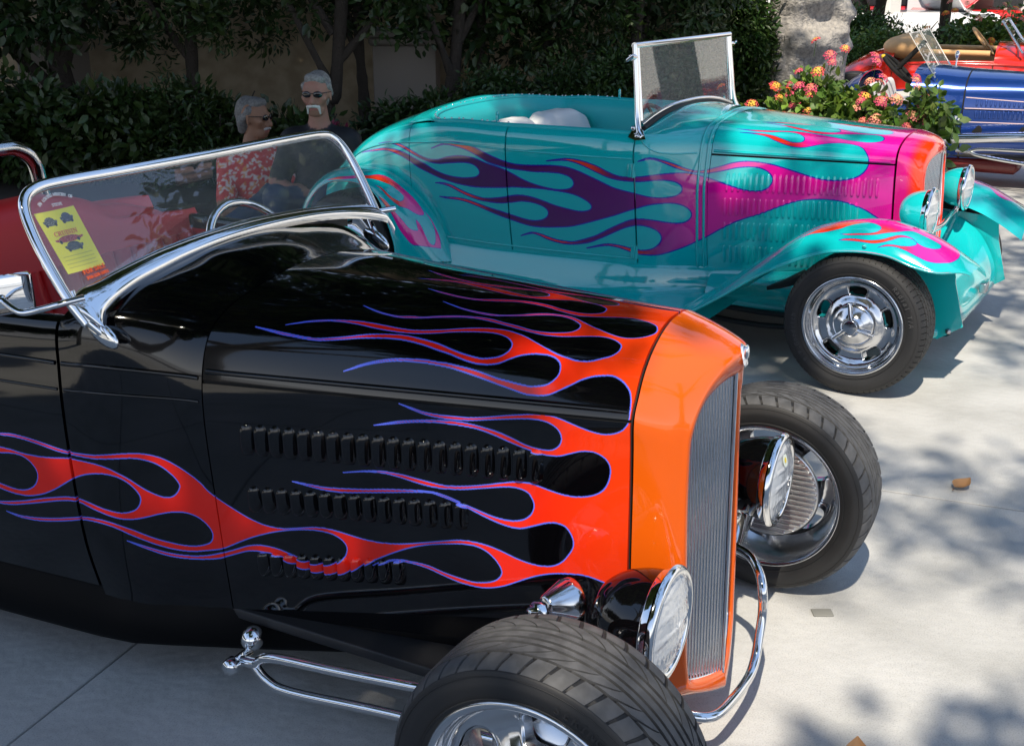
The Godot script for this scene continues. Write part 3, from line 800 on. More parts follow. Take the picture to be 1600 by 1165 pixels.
# ---------------------------------------------------------------- painted flames
func outline(runs: Array, su: float) -> Array:
	var poly := PackedVector2Array()
	var tips := PackedVector2Array()
	var lines := []
	for r in runs:
		var pts := []
		for pair in r.split(" "):
			var q: PackedStringArray = pair.split(",")
			pts.append(Vector3(q[0].to_float() * su, q[1].to_float() * 0.001, 0))
		if r != runs[0]:
			tips.append(Vector2(pts[0].x, pts[0].y))
		var line := smooth(pts, 4)
		lines.append(line)
		for k in line.size() - 1:
			poly.append(Vector2(line[k].x, line[k].y))
	# how far each place of a lick lies from its tip, binned along the body
	var licks := {}
	for k in range(1, lines.size()):
		var a: PackedVector3Array = lines[k - 1].duplicate()
		a.reverse()
		var s := 0.0
		var ia := 0.0
		var ib := 0.0
		while s < 0.34:
			var pa := along(a, s)
			var pb := along(lines[k], s)
			var c := (pa + pb) * 0.5
			var bin := int(floor(c.x * 50.0))
			for j in [bin - 1, bin, bin + 1]:
				if not licks.has(j):
					licks[j] = []
				licks[j].append(Vector4(c.x, c.y, pa.distance_to(pb) * 0.5 + 0.012, s))
			s += 0.01
	return [poly, tips, licks]


func along(line: PackedVector3Array, want: float) -> Vector3:
	var s := 0.0
	for k in line.size() - 1:
		var l := line[k].distance_to(line[k + 1])
		if s + l >= want:
			return line[k].lerp(line[k + 1], (want - s) / maxf(l, 1e-6))
		s += l
	return line[line.size() - 1]


func fill_poly(img: Image, polys: Array, shade: Callable) -> void:
	var h := img.get_height()
	var w := img.get_width()
	var rows := []
	rows.resize(h)
	for poly in polys:
		var n: int = poly.size()
		for k in n:
			var a: Vector2 = poly[k]
			var b: Vector2 = poly[(k + 1) % n]
			if a.y > b.y:
				var z := a
				a = b
				b = z
			var y0 := maxi(0, ceili(a.y - 0.5))
			var y1 := mini(h - 1, ceili(b.y - 0.5) - 1)
			if y1 < y0:
				continue
			var sl := (b.x - a.x) / (b.y - a.y)
			for y in range(y0, y1 + 1):
				if rows[y] == null:
					rows[y] = []
				rows[y].append(a.x + (y + 0.5 - a.y) * sl)
	for y in h:
		if rows[y] == null:
			continue
		var xs: Array = rows[y]
		xs.sort()
		for k in range(0, xs.size() - 1, 2):
			var x0 := clampi(roundi(xs[k]), 0, w)
			var x1 := clampi(roundi(xs[k + 1]), 0, w)
			var x := x0
			while x < x1:
				var step := mini(x1 - x, 5)
				img.fill_rect(Rect2i(x, y, step, 1), shade.call(x + 2, y))
				x += step


# base paint, then the flames: a pinstripe outline and the coloured body inside it; area = [u0, u1, v0, v1] in metres
func flame_paint(w: int, h: int, area: Array, base: Color, runs: Array, su: float, close_u: float, stripe: Color, stripe_m: float, tone: Callable, mirror_below: float) -> ImageTexture:
	var img := Image.create(w, h, false, Image.FORMAT_RGB8)
	img.fill(base)
	var got := outline(runs, su)
	var poly: PackedVector2Array = got[0]
	var tips: PackedVector2Array = got[1]
	var licks: Dictionary = got[2]
	if close_u > -90.0:
		poly.append(Vector2(close_u, poly[poly.size() - 1].y))
		poly.append(Vector2(close_u, poly[0].y))
	var kx: float = w / (area[1] - area[0])
	var ky: float = h / (area[3] - area[2])
	var px := PackedVector2Array()
	for q in poly:
		px.append(Vector2((q.x - area[0]) * kx, (q.y - area[2]) * ky))
	var sets := [[px]]
	if mirror_below > -90.0:
		var flip := PackedVector2Array()
		for q in poly:
			flip.append(Vector2((q.x - area[0]) * kx, (-q.y - area[2]) * ky))
		var cut: float = (mirror_below - area[2]) * ky
		sets.append(Geometry2D.intersect_polygons(flip, PackedVector2Array([Vector2(0, 0), Vector2(w, 0), Vector2(w, cut), Vector2(0, cut)])))
	var d := stripe_m * (kx + ky) * 0.5
	for s in sets:
		var outer := []
		var inner := []
		for q in s:
			outer.append_array(Geometry2D.offset_polygon(q, d * 0.5, Geometry2D.JOIN_MITER))
			inner.append_array(Geometry2D.offset_polygon(q, -d * 0.5, Geometry2D.JOIN_MITER))
		fill_poly(img, outer, func(_x, _y): return stripe)
		fill_poly(img, inner, func(x, y):
			var u: float = area[0] + x / kx
			var v: float = area[2] + y / ky
			var near := 9.0
			if su != 0.01:
				for sm in licks.get(int(floor(u * 50.0)), []):
					if Vector2(u - sm.x, absf(v) - sm.y).length() < sm.z:
						near = minf(near, sm.w)
			else:
				for tp in tips:
					near = minf(near, Vector2((u - tp.x) * 0.1, v - tp.y).length())
			return tone.call(u, v, near))
	return ImageTexture.create_from_image(img)


func painted(tex: Texture2D, rough: float, spec := 0.6, coat := 1.0) -> StandardMaterial3D:
	var m := mat(1, 1, 1, rough, 0.0, coat)
	m.albedo_texture = tex
	m.metallic_specular = spec
	m.texture_repeat = false
	return m


# ---------------------------------------------------------------- wheels (the axle is local z, the outer face looks to +z)
func tyre_shape(r: float, wide: float, rim: float) -> MB:
	var mb := MB.new()
	var hw := wide * 0.5
	var prof := []
	for s in [1.0, -1.0]:
		var side := [Vector3(rim - 0.004, hw - 0.022, 0), Vector3(rim + 0.004, hw - 0.008, 0), Vector3(rim + 0.014, hw - 0.003, 0), Vector3(lerpf(rim, r, 0.45), hw + 0.006, 0), Vector3(lerpf(rim, r, 0.62), hw + 0.005, 0), Vector3(lerpf(rim, r, 0.80), hw - 0.001, 0), Vector3(r - 0.017, hw - 0.010, 0), Vector3(r - 0.009, hw - 0.02, 0)]
		var line := smooth(side, 4)
		var pr := PackedVector2Array()
		for q in line:
			pr.append(Vector2(q.x, q.y * s))
		prof.append(pr)
	var xf := axis_z(Vector3.ZERO)
	mb.lathe(prof[0], xf, 96)
	mb.lathe(prof[1], xf, 96)
	mb.lathe(pv([Vector2(r - 0.009, hw - 0.02), Vector2(r - 0.007, hw * 0.5), Vector2(r - 0.0065, 0), Vector2(r - 0.007, -hw * 0.5), Vector2(r - 0.009, -hw + 0.02)]), xf, 96)
	for s in [1.0, -1.0]:
		for rr in [lerpf(rim, r, 0.2), lerpf(rim, r, 0.70)]:
			var ring := PackedVector3Array()
			for k in 96:
				ring.append(Vector3(cos(TAU * k / 96) * rr, sin(TAU * k / 96) * rr, s * (hw + (0.002 if rr < lerpf(rim, r, 0.5) else 0.0035))))
			mb.tube(ring, 0.0013, 5, true)
	return mb


# raised tread: blocks between curved grooves. strips: [z0, z1, pieces round, gap share at z0, at z1, lead at z0, at z1, steps]
func tread_shape(r: float, wide: float, strips: Array) -> MB:
	var mb := MB.new()
	var hw := wide * 0.5
	for st in strips:
		var pieces: int = st[2]
		var steps: int = st[7]
		var sub: int = maxi(1, roundi(110.0 / pieces)) if pieces > 1 else 110
		for side in [1.0, -1.0]:
			for p in pieces:
				var top := []
				for a in sub + 1:
					var row := PackedVector3Array()
					for b in steps + 1:
						var f := float(b) / steps
						var z: float = lerpf(st[0], st[1], f) * hw
						var gap: float = lerpf(st[3], st[4], f) if pieces > 1 else 0.0
						var lead: float = lerpf(st[5], st[6], f * f * 0.5 + f * 0.5)
						var ph: float = (p + gap * 0.5 + (1.0 - gap) * a / sub + lead + (0.43 if side < 0 else 0.0)) / pieces
						var zz := absf(z) / hw
						var rr := r - 0.004 * zz * zz - 0.016 * pow(zz, 7.0)
						row.append(Vector3(cos(TAU * ph) * rr, sin(TAU * ph) * rr, z * side))
					top.append(row)
				mb.grid(top)
				var under := func(q: Vector3) -> Vector3:
					var l := Vector2(q.x, q.y).length()
					return Vector3(q.x * (l - 0.007) / l, q.y * (l - 0.007) / l, q.z)
				for e in [top[0], top[sub]]:
					if pieces > 1:
						var low := PackedVector3Array()
						for q in e:
							low.append(under.call(q))
						mb.grid([e, low])
				for b in [0, steps]:
					var edge := PackedVector3Array()
					var low2 := PackedVector3Array()
					for a in sub + 1:
						edge.append(top[a][b])
						low2.append(under.call(top[a][b]))
					mb.grid([edge, low2])
	return mb


# a cast wheel face with rounded windows; dish(r) gives the depth
func wheel_face(n: int, rin: float, rout: float, rc: float, hr: float, ha: float, power: float, dish: Callable, deep: float, turn := 0.0) -> MB:
	var mb := MB.new()
	var m := 56
	for s in n:
		var mid := TAU * s / n + turn
		var rings := []
		for k in [0.0, 0.3, 0.55, 0.75, 0.88, 0.95, 1.0, 1.03, 1.04, 1.04]:
			var ring := PackedVector3Array()
			for j in m:
				var ph := TAU * j / m
				var c := cos(ph)
				var q := sin(ph)
				var big := maxf(absf(c), absf(q))
				var ro := lerpf(rin, rout, 0.5 + 0.5 * c / big)
				var ao := PI / n * q / big
				var e := 2.0 / power
				var rs := rc + hr * signf(c) * pow(absf(c), e)
				var as_ := ha * signf(q) * pow(absf(q), e)
				var f := minf(k, 1.0)
				var rr := lerpf(ro, rs, f)
				var aa := lerpf(ao, as_, f)
				if k > 1.0:
					var inn: float = 1.0 - (k - 1.0) * 2.5
					rr = rc + (rs - rc) * inn
					aa = as_ * inn
				var z: float = dish.call(rr)
				if k == 0.95:
					z += 0.0015
				elif k == 1.0:
					z -= 0.001
				elif k == 1.03:
					z -= 0.006
				ring.append(Vector3(cos(mid + aa) * rr, sin(mid + aa) * rr, z))
			rings.append(ring)
		var last: PackedVector3Array = rings[rings.size() - 1]
		for j in m:
			last[j].z = rings[rings.size() - 2][j].z - deep
		mb.grid(rings, [], true)
	return mb


# letters standing along an arc of radius r on the face z
func arc_text(mb: MB, text: String, size: float, r: float, z: float, start: float, font := "Droid Sans", depth := 0.0012) -> void:
	var a := start
	for ch in text:
		if ch != " ":
			var tm := TextMesh.new()
			var f := SystemFont.new()
			f.font_names = PackedStringArray([font])
			f.font_weight = 700
			tm.font = f
			tm.text = ch
			tm.font_size = 32
			tm.pixel_size = size / 32.0
			tm.depth = depth
			for su in tm.get_surface_count():
				var arr := tm.surface_get_arrays(su)
				var base := mb.v.size()
				var xf := Transform3D(Basis(Vector3.BACK, a - PI / 2), Vector3(cos(a) * r, sin(a) * r, z))
				for q in arr[Mesh.ARRAY_VERTEX]:
					mb.point(xf * q)
				for k in arr[Mesh.ARRAY_INDEX]:
					mb.i.append(base + k)
		a -= size * 0.72 / r


func flat_text(text: String, size: float, font := "Droid Sans", depth := 0.001) -> Array:
	var tm := TextMesh.new()
	var f := SystemFont.new()
	f.font_names = PackedStringArray([font])
	f.font_weight = 700
	tm.font = f
	tm.text = text
	tm.font_size = 48
	tm.pixel_size = size / 48.0
	tm.depth = depth
	return [tm]


# a round headlight looking along +x: bucket, rim, fluted lens
func headlight(parent: Node3D, at: Vector3, r: float, shell: Material, deep: float) -> void:
	var h := Node3D.new()
	h.name = "headlight" if not parent.has_node("headlight") else "headlight_001"
	parent.add_child(h)
	h.position = at
	var xf := axis_z(Vector3.ZERO, Vector3.RIGHT)
	var b := MB.new()
	var pr := []
	for k in 13:
		var f := k / 12.0
		pr.append(Vector2(maxf(0.0005, r * 0.97 * sqrt(maxf(0.0, 1.0 - pow(f, 2.3)))), -deep * f))
	b.lathe(pv(pr), xf, 40)
	obj("bucket", b, shell, h)
	var ring := MB.new()
	var rp := []
	for k in 9:
		var w := PI * k / 8.0
		rp.append(Vector2(r * 0.955 + 0.011 * cos(w) + 0.006, 0.006 + 0.013 * sin(w)))
	rp.append(Vector2(r * 0.90, 0.004))
	ring.lathe(pv([Vector2(r * 0.975, -0.016), Vector2(r * 1.01, -0.012), Vector2(r * 1.02, 0.0)]), xf, 40)
	ring.lathe(pv(rp), xf, 40)
	obj("rim", ring, M.chrome, h)
	var lens := MB.new()
	var rows := []
	for a in 15:
		var f := a / 14.0
		var row := PackedVector3Array()
		for s in 64:
			var w := TAU * s / 64
			var q := Vector2(cos(w), sin(w)) * r * 0.95 * f
			var flute := 0.0014 * absf(sin(q.x * 210.0)) + (0.0022 if fposmod(q.y * 26.0, 1.0) < 0.16 else 0.0)
			row.append(Vector3(0.012 + 0.016 * (1.0 - f * f) + (flute if f < 0.97 else 0.0), q.y, -q.x))
		rows.append(row)
	lens.grid(rows, [], true)
	obj("lens", lens, M.lens, h)
	var bulb := MB.new()
	bulb.ball(Vector3(0.004, 0, 0), Vector3(0.012, 0.02, 0.02))
	obj("bulb", bulb, M.chrome, h)


# ---------------------------------------------------------------- black roadster with red flames
func ws(w: float, y: float, out := 0.0) -> Vector3:      # a point of the black car's raked windscreen plane
	return Vector3(-1.19 - 0.56 * (y - 0.96), y, w) + Vector3(0.8725, 0.4886, 0) * out


func black_roadster() -> Node3D:
	var car := thing("black_roadster", "black open hot rod roadster with red flames and orange grille shell, in the foreground", "car", BLACK_AT, BLACK_YAW)
	var area := [-1.95, -0.02, -1.18, 1.18]
	var tone := func(u: float, v: float, _near: float) -> Color:
		var f := clampf((u + 0.62) / 0.55, 0.0, 1.0)
		var c := Color(0.90, 0.135, 0.075).lerp(Color(0.90, 0.20, 0.065), f * f)
		if f > 0.7:
			c = c.lerp(Color(0.91, 0.28, 0.06), (f - 0.7) * 2.2 * clampf(1.2 - absf(v) * 0.8, 0.3, 1.0))
		return c
	var skin := painted(flame_paint(2048, 2048, area, Color(0.018, 0.018, 0.024), FLAME_BLACK, 0.001, -0.016, Color(0.36, 0.43, 0.92), 0.0030, tone, -0.13), 0.05, 0.5, 0.35)
	skin.clearcoat_roughness = 0.01
	var C := BLACK_BODY
	var V := BLACK_V
	# hood: top and two louvred sides
	var xs := span(-0.043, -0.9785, 24)
	var tops := span(-8.0, 8.0, 96)
	obj("hood_top", panel(C, V, xs, tops, area, 0.012), skin, car)
	for s in [1.0, -1.0]:
		var side := obj("hood_side", panel(C, V, xs, span(8.12 * s, 13.0 * s, 30), area, 0.012), skin, car)
		for row in [[-0.878, -0.232, 20, 0.672, 0.690, 0.076], [-0.878, -0.395, 15, 0.523, 0.552, 0.066], [-0.878, -0.545, 11, 0.353, 0.388, 0.064]]:
			for k in row[2]:
				var f: float = float(k) / (row[2] - 1)
				obj("louvre", louvre(C, V, lerpf(row[0], row[1], f), lerpf(row[3], row[4], f), 0.029, row[5], 0.011, s, area), skin, side)
		var bead := MB.new()
		var bp := PackedVector3Array()
		for k in 25:
			bp.append(body(C, lerpf(-0.05, -0.97, k / 24.0), 7.75 * s) + Vector3(0, 0.004, -0.001 * s))
		bead.tube(bp, 0.0065, 8)
		obj("hood_bead", bead, M.black_paint, car)
	# the shut line under the bead and behind the hood
	var gap := MB.new()
	gap.grid(inner_rows(C, -0.04, -1.27, 0.008))
	obj("firewall_and_inner_panels", gap, M.gap, car)
	# cowl
	var cxs := span(-0.9815, -1.288, 14)
	var cowl := obj("cowl", panel(C, V, cxs, span(-13.0, 13.0, 150), area, 0.012), skin, car)
	for s in [1.0, -1.0]:
		for q in [[7.95, 0.006], [8.75, 0.004]]:
			var bd := MB.new()
			var pth := PackedVector3Array()
			for k in 15:
				pth.append(body(C, lerpf(-0.99, -1.284, k / 14.0), q[0] * s) + Vector3(0, 0, -0.001 * s))
			bd.tube(pth, q[1], 8)
			obj("belt_bead", bd, M.black_paint, cowl)
		var door := obj("door", panel(C, V, span(-1.297, -1.88, 16), span(6.0 * s, 12.75 * s, 44), area, 0.012), skin, car)
		for q in [[7.95, 0.006], [8.75, 0.004]]:
			var bd2 := MB.new()
			var pth2 := PackedVector3Array()
			for k in 13:
				pth2.append(body(C, lerpf(-1.302, -1.875, k / 12.0), q[0] * s) + Vector3(0, 0, -0.001 * s))
			bd2.tube(pth2, q[1], 8)
			obj("belt_bead", bd2, M.black_paint, door)
		var quarter := panel(C, V, span(-1.886, -2.32, 12), span(6.0 * s, 12.9 * s, 44), area, 0.012)
		obj("rear_quarter", quarter, skin, car)
		var trim := MB.new()
		var lip := []
		for k in 21:
			var x := lerpf(-1.29, -2.30, k / 20.0)
			var a := body(C, x, 6.0 * s)
			lip.append(PackedVector3Array([a, a + Vector3(0, 0.010, -0.018 * s), a + Vector3(0, 0.004, -0.042 * s), a + Vector3(0, -0.035, -0.05 * s)]))
		trim.grid(smooth_grid(lip, 1, 3))
		obj("cockpit_edge", trim, M.black_paint, car)
		var inner := MB.new()
		var ir := []
		for k in 21:
			var x := lerpf(-1.29, -2.30, k / 20.0)
			var a := body(C, x, 6.0 * s)
			ir.append(PackedVector3Array([a + Vector3(0, -0.03, -0.05 * s), a + Vector3(0, -0.25, -0.06 * s), Vector3(x, 0.3, (a.z * s - 0.05) * s)]))
		inner.grid(ir)
		obj("interior_trim", inner, M.red_leather, car)
		var sill := MB.new()
		var sr := []
		for k in 30:
			var x := lerpf(-0.2, -2.9, k / 29.0)
			var e := body(C, minf(x, -0.25), 12.9 * s)
			e.z *= s
			var drop := 0.10 if x < -0.95 else lerpf(0.22, 0.10, (x + 0.2) / -0.75)
			var wz := e.z + (0.015 if x < -1.0 else 0.0)
			sr.append(PackedVector3Array([Vector3(x, e.y + 0.012, (e.z - 0.014) * s), Vector3(x, e.y + 0.002, (e.z - 0.004) * s), Vector3(x, lerpf(e.y, drop, 0.5), wz * s), Vector3(x, drop, (wz - 0.01) * s), Vector3(x, drop - 0.006, (wz - 0.06) * s)]))
		sill.grid(smooth_grid(sr, 1, 3))
		obj("frame_rail", sill, M.satin, car)
	obj("rear_deck", panel(C, V, span(-2.326, -3.05, 22), span(-13.0, 13.0, 120), area, 0.012), skin, car)
	var tail := MB.new()
	var tring := PackedVector3Array()
	for k in 41:
		tring.append(body(C, -3.05, lerpf(-13.0, 13.0, k / 40.0)))
	tail.fan(tring, Vector3(-3.08, 0.4, 0))
	obj("tail_panel", tail, skin, car)
	var floor_ := MB.new()
	floor_.box(Vector3(-1.5, 0.20, 0), Vector3(2.7, 0.03, 0.86), 0.005)
	floor_.box(Vector3(-1.285, 0.62, 0), Vector3(0.02, 0.7, 1.02), 0.005)
	floor_.box(Vector3(-2.34, 0.55, 0), Vector3(0.02, 0.66, 1.1), 0.005)
	obj("floor_and_bulkheads", floor_, M.dark_metal, car)
	black_front(car)
	black_screen(car)
	black_cockpit(car)
	# wheels
	var R := 0.285
	var proto := black_wheel(R)
	var at := [[0.0, 0.711, R, 1.0], [0.0, -0.711, R, -1.0], [-2.69, 0.70, R, 1.0], [-2.69, -0.70, R, -1.0]]
	for k in 4:
		var w: Node3D = proto if k == 0 else proto.duplicate()
		w.name = "wheel" if k == 0 else "wheel_%03d" % k
		car.add_child(w)
		w.position = Vector3(at[k][0], at[k][2], at[k][1])
		w.rotation.y = 0.0 if at[k][3] > 0 else PI
		w.rotate_object_local(Vector3.BACK, 0.25 + 0.8 * k)
	# finned brake drums with ribbed backing plates, inside the front wheels
	for s in [1.0, -1.0]:
		var drum := MB.new()
		var xf := axis_z(Vector3(0, R, 0.711 * s), Vector3(0, 0, -s))
		drum.lathe(pv([Vector2(0.03, -0.02), Vector2(0.118, -0.015), Vector2(0.122, 0.03), Vector2(0.137, 0.032), Vector2(0.139, 0.040), Vector2(0.132, 0.043), Vector2(0.05, 0.043), Vector2(0.001, 0.043)]), xf, 64)
		for k in 17:
			var y := -0.12 + 0.015 * k
			var half := sqrt(0.131 * 0.131 - y * y)
			drum.box(Vector3(0, R + y, (0.711 - 0.047) * s), Vector3(half * 2.0, 0.0065, 0.012), 0.002)
		obj("brake_drum", drum, M.barrel, car)
	return car


func inner_rows(C: Array, xa: float, xb: float, inset: float) -> Array:
	var rows := []
	for k in 61:
		var x := lerpf(xa, xb, k / 60.0)
		var row := PackedVector3Array()
		for j in 79:
			var t := lerpf(-12.5, 12.5, j / 78.0)
			var p := body(C, x, t)
			var n := Vector3(0, p.y - 0.5, p.z).normalized()
			row.append(p - n * inset)
		rows.append(row)
	return rows


const SHELL_LIP := [[0.103, 0.917, 0], [0.10, 0.917, 0.0305], [0.095, 0.913, 0.0575], [0.088, 0.905, 0.0812], [0.078, 0.888, 0.1058], [0.069, 0.865, 0.132], [0.06, 0.835, 0.155], [0.054, 0.80, 0.172], [0.05, 0.77, 0.178], [0.05, 0.70, 0.182], [0.052, 0.62, 0.184], [0.057, 0.47, 0.185], [0.063, 0.33, 0.181], [0.068, 0.24, 0.172], [0.075, 0.180, 0.153], [0.098, 0.136, 0.0677], [0.112, 0.112, 0]]
const SHELL_OPEN := [[0.094, 0.862, 0], [0.088, 0.862, 0.0305], [0.082, 0.858, 0.0542], [0.075, 0.85, 0.0758], [0.067, 0.838, 0.0982], [0.06, 0.82, 0.12], [0.056, 0.795, 0.14], [0.053, 0.765, 0.15], [0.052, 0.735, 0.154], [0.054, 0.67, 0.157], [0.056, 0.60, 0.159], [0.062, 0.46, 0.16], [0.068, 0.32, 0.156], [0.071, 0.24, 0.15], [0.077, 0.20, 0.135], [0.096, 0.172, 0.0609], [0.106, 0.155, 0]]


func v3(q: Array, s := 1.0) -> Vector3:
	return Vector3(q[0], q[1], q[2] * s)


func shell_rows(C: Array, lip: Array, open: Array, rear_x: float, mid_out: float) -> MB:
	var mb := MB.new()
	var off := Vector3(0, 0, BLACK_OFF if C == BLACK_BODY else 0.0)
	for s in [1.0, -1.0]:
		var rows := [[], [], [], [], [], [], []]
		for k in 17:
			var rear: Vector3
			if k <= 13:
				rear = body(C, rear_x, k * s)
			else:
				rear = Vector3(rear_x, [0.17, 0.13, 0.12][k - 14], [0.22, 0.11, 0.0][k - 14] * s + off.z)
			rear.x = rear_x
			var l := v3(lip[k], s) + off
			var o := v3(open[k], s) + off
			var away := Vector3(0, l.y - 0.55, l.z - off.z).normalized()
			rows[0].append(rear)
			rows[1].append(rear.lerp(l, 0.35) + away * mid_out)
			rows[2].append(rear.lerp(l, 0.72) + away * mid_out * 1.2)
			rows[3].append(l)
			rows[4].append(l.lerp(o, 0.35) + Vector3(0.010, 0, 0))
			rows[5].append(o + Vector3(0.004, 0, 0))
			rows[6].append(o + Vector3(-0.025, 0, 0))
		mb.grid(smooth_grid(rows, 4, 4))
		var inn := []
		for k in 17:
			var rear2 := body(C, rear_x, minf(k, 13.0) * s)
			if k > 13:
				rear2 = Vector3(rear_x, 0.13, 0.11 * (16 - k) * s + off.z)
			inn.append(rear2 * Vector3(1, 0.985, 0.95) + Vector3(-0.004, 0.008, 0))
		mb.grid([PackedVector3Array(rows[0]), PackedVector3Array(inn)])
	return mb


func grille_bars(car: Node3D, lip_open: Array, n: int, xm: float, pitch_w: float, mt: Material) -> void:
	var grille := Node3D.new()
	grille.name = "grille"
	car.add_child(grille)
	grille.position.z = BLACK_OFF if xm == 0.0 else 0.0
	var top := []
	for q in lip_open:
		top.append(v3(q))
	var outline_pts := smooth(top, 6)
	for s in [1.0, -1.0]:
		for k in n:
			var w := (k + 0.55) * pitch_w
			var hi := -1.0
			var lo := 9.0
			for j in outline_pts.size() - 1:
				var a := outline_pts[j]
				var b := outline_pts[j + 1]
				if (a.z - w) * (b.z - w) <= 0.0 and absf(a.z - b.z) > 1e-6:
					var y := lerpf(a.y, b.y, (w - a.z) / (b.z - a.z))
					hi = maxf(hi, y)
					lo = minf(lo, y)
			if hi < 0.0:
				continue
			var bar := MB.new()
			var edge := w / 0.16
			var x0 := lerpf(0.092, 0.050, edge) + xm
			var x1 := lerpf(0.108, 0.064, edge) + xm
			var r := pitch_w * 0.26
			var row_a := []
			for e in [[hi + 0.006, x0], [lo - 0.006, x1]]:
				var ring := PackedVector3Array()
				for q in [[-0.012, -1.0], [-0.001, -1.0], [0.001, -0.55], [0.0018, 0.0], [0.001, 0.55], [-0.001, 1.0], [-0.012, 1.0]]:
					ring.append(Vector3(e[1] + q[0], e[0], (w + q[1] * r) * s))
				row_a.append(ring)
			bar.grid(row_a)
			obj("grille_bar", bar, mt, grille)
	var mid := MB.new()
	var h: Array = lip_open[0]
	var l: Array = lip_open[16]
	mid.tube(PackedVector3Array([Vector3(0.096 + xm, h[1] + 0.004, 0), Vector3(0.110 + xm, l[1] - 0.004, 0)]), 0.0045, 8)
	obj("centre_strip", mid, M.chrome, grille)
	var back := MB.new()
	back.box(Vector3(0.03 + xm, (h[1] + l[1]) * 0.5, 0), Vector3(0.01, h[1] - l[1] - 0.06, 0.25), 0.002)
	obj("radiator", back, M.gap, grille)
	var frame := MB.new()
	for s in [1.0, -1.0]:
		var rim := PackedVector3Array()
		for q in outline_pts:
			rim.append(Vector3(q.x - 0.004, q.y, q.z * s))
		frame.tube(rim, 0.0035, 6)
	obj("grille_surround", frame, M.chrome, grille)


